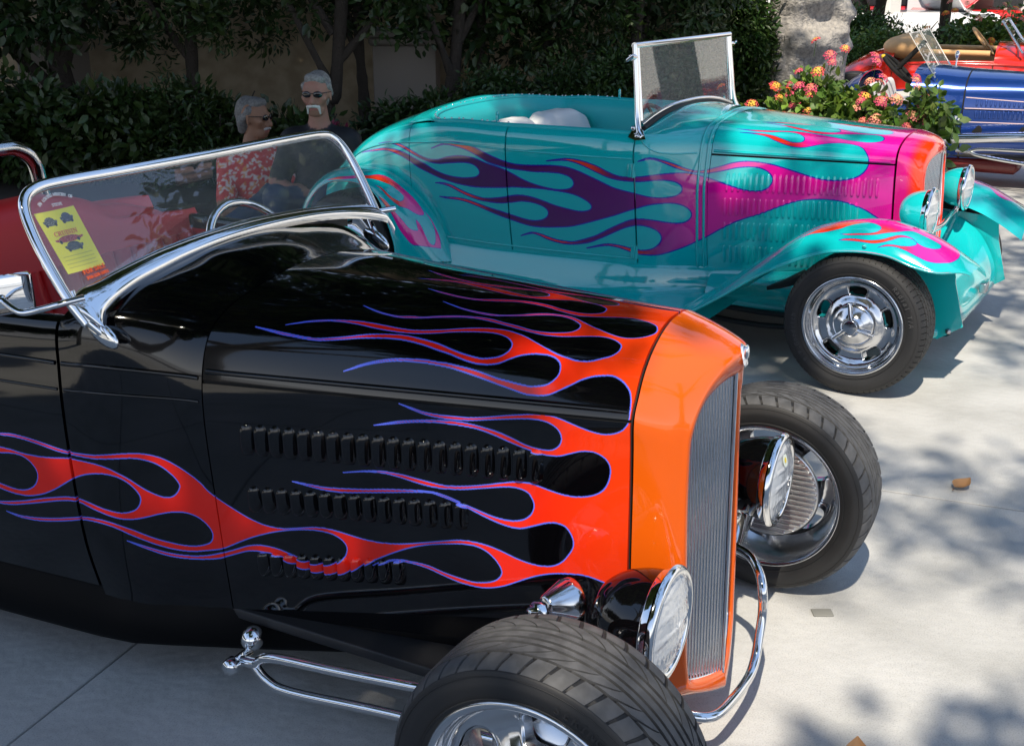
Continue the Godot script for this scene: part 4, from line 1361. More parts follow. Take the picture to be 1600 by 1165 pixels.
func black_front(car: Node3D) -> void:
	obj("grille_shell", shell_rows(BLACK_BODY, SHELL_LIP, SHELL_OPEN, -0.035, 0.004), M.orange, car)
	grille_bars(car, SHELL_OPEN, 14, 0.0, 0.0112, M.polished)
	var em := MB.new()
	em.box(Vector3(0.109, 0.905, 0), Vector3(0.012, 0.05, 0.018), 0.006, Basis(Vector3.BACK, 0.25))
	em.ball(Vector3(0.115, 0.912, 0), Vector3(0.006, 0.017, 0.008))
	obj("radiator_badge", em, M.chrome, car).position.z = BLACK_OFF
	headlight(car, Vector3(0.085, 0.448, 0.385), 0.108, M.black_paint, 0.15)
	headlight(car, Vector3(0.085, 0.448, -0.385), 0.108, M.black_paint, 0.15)
	var sticker := MB.new()
	sticker.lathe(pv([Vector2(0.0005, 0.0), Vector2(0.017, 0.0)]), axis_z(Vector3(0.1095, 0.51, -0.372), Vector3(1, 0.28, 0)), 20)
	obj("headlight_sticker", sticker, mat(0.75, 0.8, 0.7, 0.5), car)
	var dot := MB.new()
	dot.lathe(pv([Vector2(0.0005, 0.001), Vector2(0.007, 0.001)]), axis_z(Vector3(0.1095, 0.51, -0.372), Vector3(1, 0.28, 0)), 12)
	obj("sticker_mark", dot, mat(0.85, 0.65, 0.02, 0.5), car)
	for s in [1.0, -1.0]:
		var st := MB.new()
		st.tube(smooth([Vector3(0.0, 0.42, 0.385 * s), Vector3(-0.01, 0.33, 0.375 * s), Vector3(-0.01, 0.28, 0.34 * s), Vector3(-0.03, 0.25, 0.25 * s)], 5), 0.014, 10)
		st.ball(Vector3(-0.01, 0.33, 0.375 * s), Vector3.ONE * 0.02)
		obj("headlight_stand", st, M.chrome, car)
		# shock absorber with its conical cap and bolt
		var sh := MB.new()
		sh.lathe(pv([Vector2(0.001, 0.062), Vector2(0.018, 0.062), Vector2(0.022, 0.056), Vector2(0.043, 0.006), Vector2(0.044, -0.01), Vector2(0.03, -0.02)]), axis_z(Vector3(-0.115, 0.455, 0.40 * s), Vector3(-0.45, 0.10, 0.9 * s)), 28)
		obj("shock_mount", sh, M.polished, car)
		var bolt := MB.new()
		bolt.lathe(pv([Vector2(0.001, 0.018), Vector2(0.012, 0.018), Vector2(0.013, 0.006), Vector2(0.021, 0.005), Vector2(0.022, -0.012)]), axis_z(Vector3(-0.152, 0.452, 0.468 * s), Vector3(-0.45, 0.10, 0.9 * s)), 6)
		bolt.tube(PackedVector3Array([Vector3(-0.152, 0.45, 0.455 * s), Vector3(-0.135, 0.35, 0.46 * s), Vector3(-0.10, 0.28, 0.47 * s)]), 0.012, 10)
		obj("shock_bolt", bolt, M.chrome, car)
		# hairpin radius rods
		var hp := MB.new()
		hp.tube(smooth([Vector3(-0.86, 0.135, 0.505 * s), Vector3(-0.80, 0.178, 0.515 * s), Vector3(-0.6, 0.205, 0.52 * s), Vector3(-0.35, 0.243, 0.53 * s), Vector3(-0.02, 0.29, 0.545 * s)], 5), 0.0115, 12)
		hp.tube(smooth([Vector3(-0.86, 0.135, 0.505 * s), Vector3(-0.815, 0.113, 0.515 * s), Vector3(-0.74, 0.108, 0.52 * s), Vector3(-0.46, 0.146, 0.525 * s), Vector3(-0.02, 0.20, 0.545 * s)], 5), 0.0115, 12)
		obj("hairpin_rod", hp, M.chrome, car)
		var end := MB.new()
		end.lathe(pv([Vector2(0.001, 0.05), Vector2(0.016, 0.048), Vector2(0.020, 0.038), Vector2(0.020, 0.022), Vector2(0.014, 0.02), Vector2(0.014, -0.03)]), axis_z(Vector3(-0.905, 0.135, 0.50 * s), Vector3(0, 0, s)), 20)
		end.lathe(pv([Vector2(0.011, 0.0), Vector2(0.013, 0.01), Vector2(0.013, 0.05)]), axis_z(Vector3(-0.905, 0.135, 0.505 * s), Vector3(1, 0.1, 0)), 12)
		end.ball(Vector3(-0.90, 0.17, 0.46 * s), Vector3(0.028, 0.03, 0.03))
		obj("rod_end", end, M.chrome, car)
	var axle := MB.new()
	axle.tube(smooth([Vector3(-0.02, 0.29, -0.60), Vector3(-0.02, 0.25, -0.45), Vector3(-0.02, 0.20, -0.25), Vector3(-0.02, 0.19, 0.0), Vector3(-0.02, 0.20, 0.25), Vector3(-0.02, 0.25, 0.45), Vector3(-0.02, 0.29, 0.60)], 5), 0.026, 12)
	obj("front_axle", axle, M.chrome, car)
	var tie := MB.new()
	tie.tube(PackedVector3Array([Vector3(-0.13, 0.22, -0.58), Vector3(-0.13, 0.22, 0.58)]), 0.012, 10)
	obj("tie_rod", tie, M.chrome, car)
	var bar := MB.new()
	bar.tube(smooth([Vector3(0.02, 0.15, 0.235), Vector3(0.10, 0.142, 0.225), Vector3(0.142, 0.137, 0.195), Vector3(0.155, 0.128, 0.1), Vector3(0.157, 0.120, 0.0), Vector3(0.155, 0.135, -0.055), Vector3(0.152, 0.172, -0.086), Vector3(0.15, 0.230, -0.112), Vector3(0.147, 0.285, -0.108), Vector3(0.13, 0.315, -0.135), Vector3(0.09, 0.325, -0.19), Vector3(0.02, 0.32, -0.24)], 6), 0.0115, 12)
	obj("nerf_bar", bar, M.chrome, car)
	var eng := MB.new()
	eng.box(Vector3(-0.5, 0.30, 0), Vector3(0.8, 0.25, 0.4), 0.03)
	obj("engine_block", eng, M.dark_metal, car)


func black_screen(car: Node3D) -> void:
	var edge := [[-0.545, 0.965], [-0.549, 1.03], [-0.549, 1.10], [-0.538, 1.155], [-0.512, 1.188], [-0.465, 1.203], [-0.30, 1.206], [0.0, 1.206], [0.30, 1.208], [0.48, 1.21], [0.548, 1.206], [0.585, 1.190], [0.603, 1.158], [0.610, 1.10], [0.607, 1.03], [0.60, 0.975], [0.588, 0.935]]
	var pts := []
	for q in edge:
		pts.append(ws(q[0], q[1]))
	var line := smooth(pts, 6)
	var fr := MB.new()
	fr.tube(line, 0.0135, 12, false, PackedFloat32Array(), 0.8)
	var frame := obj("windscreen_frame", fr, M.chrome, car)
	for s in [1.0, -1.0]:
		var post := MB.new()
		var zz := 0.585 if s > 0 else -0.505
		post.tube(smooth([Vector3(-1.215, 1.0, zz + 0.002 * s), Vector3(-1.20, 0.965, zz), Vector3(-1.18, 0.935, zz - 0.008 * s), Vector3(-1.15, 0.905, zz - 0.022 * s)], 5), 0.010, 12, false, PackedFloat32Array(), 1.0)
		post.ball(Vector3(-1.16, 0.908, zz - 0.022 * s), Vector3(0.05, 0.024, 0.012), 14, 9, Basis(Vector3.BACK, -0.5))
		obj("windscreen_post", post, M.chrome, frame)
	var knob := MB.new()
	knob.tube(PackedVector3Array([Vector3(-1.195, 0.975, -0.55), Vector3(-1.17, 0.978, -0.60)]), 0.009, 10)
	obj("wing_bolt", knob, M.chrome, frame)
	# glass pane cut to the frame above and the bezel below
	var pane := MB.new()
	var up := []
	for k in line.size():
		var p := line[k]
		if p.y > 1.0 or absf(p.z) > 0.5:
			up.append(p)
	var ring := PackedVector3Array(up)
	var lo := []
	for q in BEZEL_TOP:
		lo.append(ws(q[0], q[1] - 0.004))
	var low := smooth(lo, 4)
	low.reverse()
	for k in low.size():
		ring.append(low[low.size() - 1 - k] if low[0].z < low[low.size() - 1].z else low[k])
	pane.fan(ring, ws(0.0, 1.12))
	var inside := PackedVector3Array()
	for p in ring:
		inside.append(p - Vector3(0.8725, 0.4886, 0) * 0.005)
	pane.fan(inside, ws(0.0, 1.12, -0.005))
	obj("windscreen_glass", pane, M.glass, car)
	# chrome bezel sweeping from the glass down on to the cowl
	var bz := MB.new()
	var rows := [[], [], [], [], []]
	for k in BEZEL_TOP.size():
		var a := ws(BEZEL_TOP[k][0], BEZEL_TOP[k][1])
		var b := v3(BEZEL_LOW[k])
		var n := Vector3(0.6, 0.8, 0.25 * signf(a.z) * absf(a.z) * 2.0).normalized()
		rows[0].append(a + Vector3(-0.006, -0.012, 0))
		rows[1].append(a + n * 0.004)
		rows[2].append(a.lerp(b, 0.4) + n * 0.013)
		rows[3].append(a.lerp(b, 0.8) + n * 0.011)
		rows[4].append(b - n * 0.006)
	bz.grid(smooth_grid(rows, 4, 5))
	obj("cowl_bezel", bz, M.chrome, car)
	# lettering on the glass
	var bas := Basis(Vector3(0, 0, -1), Vector3(-0.4886, 0.8725, 0), Vector3(0.8725, 0.4886, 0))
	var orange_ink := mat(0.85, 0.10, 0.01, 0.6)
	for q in [["FOR SALE", 0.0145, 0.505, 1.029, orange_ink], ["310-328-5093", 0.0105, 0.503, 1.017, orange_ink]]:
		var o := obj("windscreen_lettering", flat_text(q[0], q[1], "Droid Sans", 0.0006)[0], q[4], car)
		o.transform = Transform3D(bas.rotated(Vector3(0.8725, 0.4886, 0), 0.06), ws(q[2], q[3], 0.003))
	var white_ink := mat(0.8, 0.8, 0.8, 0.6)
	var arc := MB.new()
	var word := "IN LOVING MEMORY OF"
	for k in word.length():
		var f := float(k) / (word.length() - 1)
		if word[k] == " ":
			continue
		var tm: TextMesh = flat_text(word[k], 0.0105, "Droid Sans", 0.0005)[0]
		var xf := Transform3D(bas.rotated(Vector3(0.8725, 0.4886, 0), lerpf(0.5, -0.35, f)), ws(lerpf(0.562, 0.470, f), 1.172 + 0.0125 * sin(f * PI) + 0.004 * f, 0.003))
		var arr := tm.surface_get_arrays(0)
		var base := arc.v.size()
		for p in arr[Mesh.ARRAY_VERTEX]:
			arc.point(xf * p)
		for j in arr[Mesh.ARRAY_INDEX]:
			arc.i.append(base + j)
	obj("windscreen_lettering", arc, white_ink, car)
	var ln2 := obj("windscreen_lettering", flat_text("STEVE", 0.010, "Droid Sans", 0.0005)[0], white_ink, car)
	ln2.transform = Transform3D(bas, ws(0.517, 1.1665, 0.003))


const BEZEL_TOP := [[-0.555, 0.955], [-0.535, 0.982], [-0.50, 1.0], [-0.40, 1.016], [-0.24, 1.032], [-0.05, 1.042], [0.14, 1.041], [0.28, 1.033], [0.37, 1.024], [0.45, 1.014], [0.52, 1.004], [0.565, 0.998], [0.594, 0.985], [0.60, 0.965], [0.588, 0.935]]
const BEZEL_LOW := [[-1.145, 0.912, -0.562], [-1.150, 0.935, -0.553], [-1.158, 0.957, -0.53], [-1.172, 0.986, -0.41], [-1.186, 1.005, -0.26], [-1.19, 1.016, -0.07], [-1.19, 1.017, 0.10], [-1.188, 1.007, 0.24], [-1.184, 0.996, 0.33], [-1.178, 0.984, 0.42], [-1.165, 0.968, 0.50], [-1.158, 0.950, 0.54], [-1.150, 0.935, 0.556], [-1.143, 0.922, 0.562], [-1.132, 0.912, 0.566]]


func black_cockpit(car: Node3D) -> void:
	var seat := MB.new()
	var rows := []
	for k in 15:
		var w := lerpf(0.52, -0.52, k / 14.0)
		var crown := 0.015 - 0.26 * maxf(0.0, -w - 0.02) - 0.03 * pow(absf(w) / 0.52, 8.0) - (0.012 if absf(w + 0.20) < 0.03 else 0.0)
		rows.append(PackedVector3Array([Vector3(-1.78, 0.60, w), Vector3(-1.83, 0.78, w), Vector3(-1.885, 0.93, w), Vector3(-1.92, 1.0 + crown, w), Vector3(-1.97, 1.03 + crown, w), Vector3(-2.04, 1.02 + crown, w), Vector3(-2.09, 0.95, w), Vector3(-2.10, 0.7, w)]))
	seat.grid(smooth_grid(rows, 3, 4))
	var bench := obj("bench_seat", seat, M.red_leather, car)
	var cush := MB.new()
	for k in 16:
		var w := -0.50 + k * 0.0667
		cush.tube(PackedVector3Array([Vector3(-1.30, 0.60, w), Vector3(-1.55, 0.615, w), Vector3(-1.74, 0.63, w), Vector3(-1.815, 0.70, w), Vector3(-1.855, 0.80, w), Vector3(-1.87, 0.865, w)]), 0.036, 8)
	obj("pleats", cush, M.red_leather, bench)
	for s in [1.0, -1.0]:
		var arm := MB.new()
		var pl := []
		for k in 9:
			var x := lerpf(-1.32, -1.78, k / 8.0)
			pl.append(PackedVector3Array([Vector3(x, 0.86, 0.50 * s), Vector3(x, 0.80, (0.485 - 0.012 * (k % 2)) * s), Vector3(x, 0.60, (0.48 - 0.012 * (k % 2)) * s)]))
		arm.grid(smooth_grid(pl, 2, 3))
		obj("door_pleats", arm, M.red_leather, car)
	var hoop := MB.new()
	for q in [0.0, 1.0]:
		hoop.tube(smooth([Vector3(-1.98, 0.70, -0.045), Vector3(-1.99, 0.95, -0.035), Vector3(-2.0, 1.09, -0.028), Vector3(-2.0, 1.145, -0.012), Vector3(-2.0, 1.178, 0.035), Vector3(-2.0, 1.185, 0.10), Vector3(-2.0, 1.185, 0.34), Vector3(-2.0, 1.175, 0.41), Vector3(-2.0, 1.14, 0.455), Vector3(-2.0, 1.08, 0.47), Vector3(-1.98, 0.70, 0.48)], 6), 0.021, 14)
	obj("roll_hoop", hoop, M.chrome, car)
	var wheel := Node3D.new()
	wheel.name = "steering_wheel"
	car.add_child(wheel)
	wheel.transform = Transform3D(Basis(Vector3.BACK, 0.55), Vector3(-1.47, 0.855, -0.33))
	var rim := MB.new()
	var rp := PackedVector3Array()
	for k in 40:
		rp.append(Vector3(0, cos(TAU * k / 40) * 0.175, sin(TAU * k / 40) * 0.175))
	rim.tube(rp, 0.0125, 10, true)
	obj("rim", rim, M.chrome, wheel)
	for k in 3:
		var sp := MB.new()
		var a := TAU * k / 3.0 + PI
		sp.tube(PackedVector3Array([Vector3(0.03, 0, 0), Vector3(0, cos(a) * 0.172, sin(a) * 0.172)]), 0.007, 8, false, PackedFloat32Array([0.012, 0.008]))
		obj("spoke", sp, M.chrome, wheel)
	var hub := MB.new()
	hub.ball(Vector3(0.03, 0, 0), Vector3(0.02, 0.035, 0.035))
	hub.tube(PackedVector3Array([Vector3(0.03, 0, 0), Vector3(0.22, -0.02, 0)]), 0.016, 10)
	obj("hub", hub, M.chrome, wheel)
	var im := MB.new()
	im.box(Vector3(-1.352, 1.162, 0.036), Vector3(0.012, 0.048, 0.135), 0.014)
	im.tube(PackedVector3Array([Vector3(-1.35, 1.175, 0.036), Vector3(-1.325, 1.20, 0.036)]), 0.006, 8)
	obj("rear_view_mirror", im, mat(0.09, 0.06, 0.06, 0.08, 1.0), car)
	var sm := Node3D.new()
	sm.name = "side_mirror"
	car.add_child(sm)
	var face := MB.new()
	face.box(Vector3.ZERO, Vector3(0.016, 0.088, 0.16), 0.02)
	var mf := obj("mirror_case", face, M.chrome, sm)
	mf.transform = Transform3D(Basis(Vector3.UP, -0.386) * Basis(Vector3.BACK, 0.06), Vector3(-1.36, 0.988, 0.66))
	var arm2 := MB.new()
	arm2.tube(smooth([Vector3(-1.165, 0.995, 0.595), Vector3(-1.20, 0.985, 0.635), Vector3(-1.255, 0.968, 0.655), Vector3(-1.285, 0.966, 0.668), Vector3(-1.325, 0.985, 0.672), Vector3(-1.335, 0.988, 0.664)], 5), 0.0075, 10)
	arm2.ball(Vector3(-1.333, 0.988, 0.668), Vector3.ONE * 0.010)
	obj("mirror_arm", arm2, M.chrome, sm)


func black_wheel(R: float) -> Node3D:
	var w := Node3D.new()
	var rim_r := 0.200
	var tyre := obj("tyre", tyre_shape(R, 0.205, rim_r), M.rubber, w)
	obj("tread", tread_shape(R, 0.205, [
		[0.0, 0.075, 1, 0.0, 0.0, 0.0, 0.0, 2],
		[0.14, 0.24, 1, 0.0, 0.0, 0.0, 0.0, 2],
		[0.31, 0.56, 40, 0.04, 0.32, 0.0, 1.1, 6],
		[0.62, 1.0, 40, 0.20, 0.14, 1.4, 1.8, 6],
	]), M.tread, tyre)
	var txt := MB.new()
	arc_text(txt, "SERING", 0.024, 0.238, 0.109, 1.05)
	arc_text(txt, "SERING", 0.024, 0.238, 0.109, 1.05 + PI)
	obj("raised_lettering", txt, M.rubber, tyre)
	var rim := MB.new()
	var xf := axis_z(Vector3.ZERO)
	rim.lathe(pv([Vector2(0.199, 0.082), Vector2(0.207, 0.086), Vector2(0.2095, 0.093), Vector2(0.207, 0.099), Vector2(0.2, 0.1005), Vector2(0.194, 0.097)]), xf, 72)
	rim.lathe(pv([Vector2(0.194, 0.097), Vector2(0.188, 0.088), Vector2(0.185, 0.070)]), xf, 72)
	rim.lathe(pv([Vector2(0.185, 0.070), Vector2(0.178, 0.066), Vector2(0.175, 0.05), Vector2(0.17, 0.035)]), xf, 72)
	var barrel := MB.new()
	barrel.lathe(pv([Vector2(0.17, 0.035), Vector2(0.178, -0.02), Vector2(0.186, -0.07), Vector2(0.195, -0.088)]), xf, 72)
	obj("rim_barrel", barrel, M.barrel, w)
	rim.lathe(pv([Vector2(0.195, -0.088), Vector2(0.203, -0.098), Vector2(0.209, -0.095), Vector2(0.208, -0.086), Vector2(0.199, -0.08)]), xf, 72)
	obj("rim", rim, M.polished, w)
	var dish := func(r: float) -> float:
		return 0.040 + 0.030 * smoothstep(0.13, 0.06, r) + 0.012 * smoothstep(0.13, 0.172, r)
	obj("spoked_face", wheel_face(5, 0.055, 0.176, 0.126, 0.040, 0.36, 3.2, dish, 0.03), M.polished, w)
	var hub := MB.new()
	hub.lathe(pv([Vector2(0.0005, 0.112), Vector2(0.022, 0.110), Vector2(0.032, 0.10), Vector2(0.034, 0.085), Vector2(0.056, 0.0705)]), xf, 40)
	obj("hub_cap", hub, M.polished, w)
	for k in 5:
		var nut := MB.new()
		var a := TAU * (k + 0.5) / 5.0
		nut.lathe(pv([Vector2(0.0005, 0.088), Vector2(0.006, 0.087), Vector2(0.009, 0.08), Vector2(0.0095, 0.06)]), axis_z(Vector3(cos(a) * 0.047, sin(a) * 0.047, 0)), 6)
		obj("lug_nut", nut, M.chrome, w)
	var valve := MB.new()
	valve.tube(PackedVector3Array([Vector3(0.172, 0, 0.045), Vector3(0.168, 0, 0.085)]), 0.004, 8)
	obj("valve", valve, M.polished, w)
	return w


# ---------------------------------------------------------------- teal roadster with magenta flames
const TEAL_LIP := [[0.082, 0.948, 0.0], [0.081, 0.948, 0.045], [0.079, 0.944, 0.085], [0.076, 0.936, 0.12], [0.073, 0.922, 0.155], [0.071, 0.905, 0.180], [0.069, 0.885, 0.20], [0.068, 0.86, 0.213], [0.068, 0.83, 0.218], [0.072, 0.77, 0.216], [0.078, 0.70, 0.210], [0.086, 0.60, 0.20], [0.092, 0.50, 0.19], [0.098, 0.40, 0.18], [0.10, 0.36, 0.16], [0.105, 0.345, 0.09], [0.11, 0.34, 0.0]]
const TEAL_OPEN := [[0.098, 0.893, 0.0], [0.096, 0.893, 0.045], [0.093, 0.889, 0.085], [0.089, 0.882, 0.115], [0.086, 0.872, 0.14], [0.083, 0.858, 0.158], [0.081, 0.838, 0.170], [0.081, 0.815, 0.175], [0.082, 0.785, 0.178], [0.086, 0.73, 0.176], [0.091, 0.67, 0.171], [0.098, 0.57, 0.16], [0.103, 0.47, 0.15], [0.106, 0.41, 0.142], [0.107, 0.39, 0.13], [0.109, 0.38, 0.07], [0.111, 0.378, 0.0]]


func teal_roadster() -> Node3D:
	var car := thing("teal_roadster", "teal vintage roadster with magenta and purple flames and full fenders, parked behind the black one", "car", TEAL_AT, TEAL_YAW)
	var C := TEAL_BODY
	var V := TEAL_V
	var base := Color(0.05, 0.735, 0.745)
	var magenta := Color(0.92, 0.07, 0.62)
	var purple := Color(0.40, 0.03, 0.42)
	var deep := Color(0.27, 0.015, 0.33)
	var area := [-2.95, 0.0, -1.10, 1.10]
	var flame := func(u: float, _v: float, near: float) -> Color:
		var c: Color
		if u > -0.85:
			c = magenta
		elif u > -1.12:
			c = magenta.lerp(purple, (-0.85 - u) / 0.27)
		else:
			c = purple.lerp(deep, clampf((-1.12 - u) / 0.8, 0.0, 1.0))
		if near < 0.33:
			c = Color(0.93, 0.20, 0.10).lerp(c, smoothstep(0.19, 0.33, near))
		if near < 0.08:
			c = c.lerp(Color(0.20, 0.30, 0.72), 1.0 - smoothstep(0.02, 0.08, near))
		return c
	var paint := painted(flame_paint(2048, 1536, area, base, FLAME_TEAL, 0.001, -0.001, Color(0.18, 0.16, 0.66), 0.005, flame, -0.06), 0.08)
	# hood
	var xs := span(-0.023, -0.7985, 20)
	obj("hood_top", panel(C, V, xs, span(-8.0, 8.0, 90), area, 0.012), paint, car)
	for s in [1.0, -1.0]:
		var side := obj("hood_side", panel(C, V, xs, span(8.14 * s, 12.9 * s, 26), area, 0.012), paint, car)
		for row in [[-0.715, -0.085, 26, 0.752, 0.765], [-0.722, -0.165, 23, 0.640, 0.652], [-0.722, -0.205, 21, 0.527, 0.545], [-0.722, -0.275, 18, 0.418, 0.430]]:
			for k in row[2]:
				var f: float = float(k) / (row[2] - 1)
				obj("louvre", louvre(C, V, lerpf(row[0], row[1], f), lerpf(row[3], row[4], f), 0.016, 0.085, 0.007, s, area), paint, side)
		var bead := MB.new()
		var bp := PackedVector3Array()
		for k in 21:
			bp.append(body(C, lerpf(-0.04, -0.79, k / 20.0), 7.8 * s))
		bead.tube(bp, 0.007, 8)
		obj("hood_bead", paint_line(bead, V, area, 7.8 * s), paint, car)
	var gap := MB.new()
	gap.grid(inner_rows(C, -0.03, -1.06, 0.010))
	obj("firewall_and_inner_panels", gap, M.gap, car)
	# cowl with its raised seam and the bulged side panel line
	obj("cowl", panel(C, V, span(-0.8015, -1.077, 12), span(-13.0, 13.0, 140), area, 0.012), paint, car)
	for x in [-0.815, -0.842]:
		var seam := MB.new()
		var sp := PackedVector3Array()
		for k in 81:
			sp.append(body(C, x, lerpf(-12.9, 12.9, k / 80.0)))
		seam.tube(sp, 0.0065, 8)
		obj("cowl_seam", seam, M.teal, car)
	for s in [1.0, -1.0]:
		var oval := MB.new()
		var op := []
		for q in [[-0.855, 8.0], [-0.94, 8.05], [-1.0, 7.9], [-1.045, 7.4], [-1.066, 6.7], [-1.068, 6.0], [-1.06, 5.0], [-1.05, 3.6], [-1.045, 2.0], [-1.045, 0.0]]:
			op.append(body(C, q[0], q[1] * s))
		oval.tube(smooth(op, 5), 0.004, 6)
		obj("cowl_moulding", oval, M.teal, car)
		var door := obj("door", panel(C, V, span(-1.085, -1.712, 20), span(6.7 * s, 12.7 * s, 44), area, 0.012), paint, car)
		for hy in [0.80, 0.415]:
			var hinge := MB.new()
			var t := side_t(C, -1.095, hy)
			hinge.box(body(C, -1.098, t) + Vector3(0, 0, 0.003 * s), Vector3(0.022, 0.062, 0.012), 0.004)
			hinge.tube(PackedVector3Array([body(C, -1.081, t) + Vector3(0, -0.032, 0.006 * s), body(C, -1.081, t) + Vector3(0, 0.032, 0.006 * s)]), 0.006, 8)
			obj("hinge", hinge, M.teal, door)
		obj("rear_quarter", panel(C, V, span(-1.72, -2.296, 17), span(6.7 * s, 12.9 * s, 44), area, 0.012), paint, car)
		var below := MB.new()
		var lo := []
		for k in 21:
			var x := lerpf(-0.62, -2.1, k / 20.0)
			var e := body(C, x, 12.7)
			lo.append(PackedVector3Array([Vector3(x, e.y + 0.01, (e.z - 0.012) * s), Vector3(x, e.y - 0.006, (e.z + 0.004) * s), Vector3(x, e.y - 0.05, (e.z + 0.02) * s), Vector3(x, 0.235, (e.z + 0.045) * s), Vector3(x, 0.222, 0.66 * s), Vector3(x, 0.22, 0.79 * s), Vector3(x, 0.205, 0.80 * s), Vector3(x, 0.16, 0.79 * s)]))
		below.grid(smooth_grid(lo, 1, 3))
		obj("running_board", below, M.teal, car)
		for q in [[8.35, -1.086, -1.71, 0.005], [8.35, -1.722, -2.9, 0.005], [12.55, -1.09, -2.1, 0.006]]:
			var bd := MB.new()
			var pth := PackedVector3Array()
			for k in 25:
				pth.append(body(C, lerpf(q[1], q[2], k / 24.0), q[0] * s))
			bd.tube(pth, q[3], 8)
			obj("belt_bead", bd, M.teal, car)
	obj("rear_deck", panel(C, V, span(-2.30, -3.0, 24), span(-13.0, 13.0, 120), area, 0.012), paint, car)
	var tail := MB.new()
	var ring := PackedVector3Array()
	for k in 41:
		ring.append(body(C, -3.0, lerpf(-13.0, 13.0, k / 40.0)))
	tail.fan(ring, Vector3(-3.02, 0.42, 0))
	obj("tail_panel", tail, M.teal, car)
	teal_front(car)
	teal_fenders(car, base)
	teal_cockpit(car)
	teal_screen(car)
	var proto := teal_wheel(0.292)
	var at := [[0.0, 0.70, 1.0], [0.0, -0.70, -1.0], [-2.62, 0.70, 1.0], [-2.62, -0.70, -1.0]]
	for k in 4:
		var w: Node3D = proto if k == 0 else proto.duplicate()
		w.name = "wheel" if k == 0 else "wheel_%03d" % k
		car.add_child(w)
		w.position = Vector3(at[k][0], 0.292, at[k][1])
		w.rotation.y = 0.0 if at[k][2] > 0 else PI
		w.rotate_object_local(Vector3.BACK, 0.0 if k == 0 else 0.7 * k)
	return car


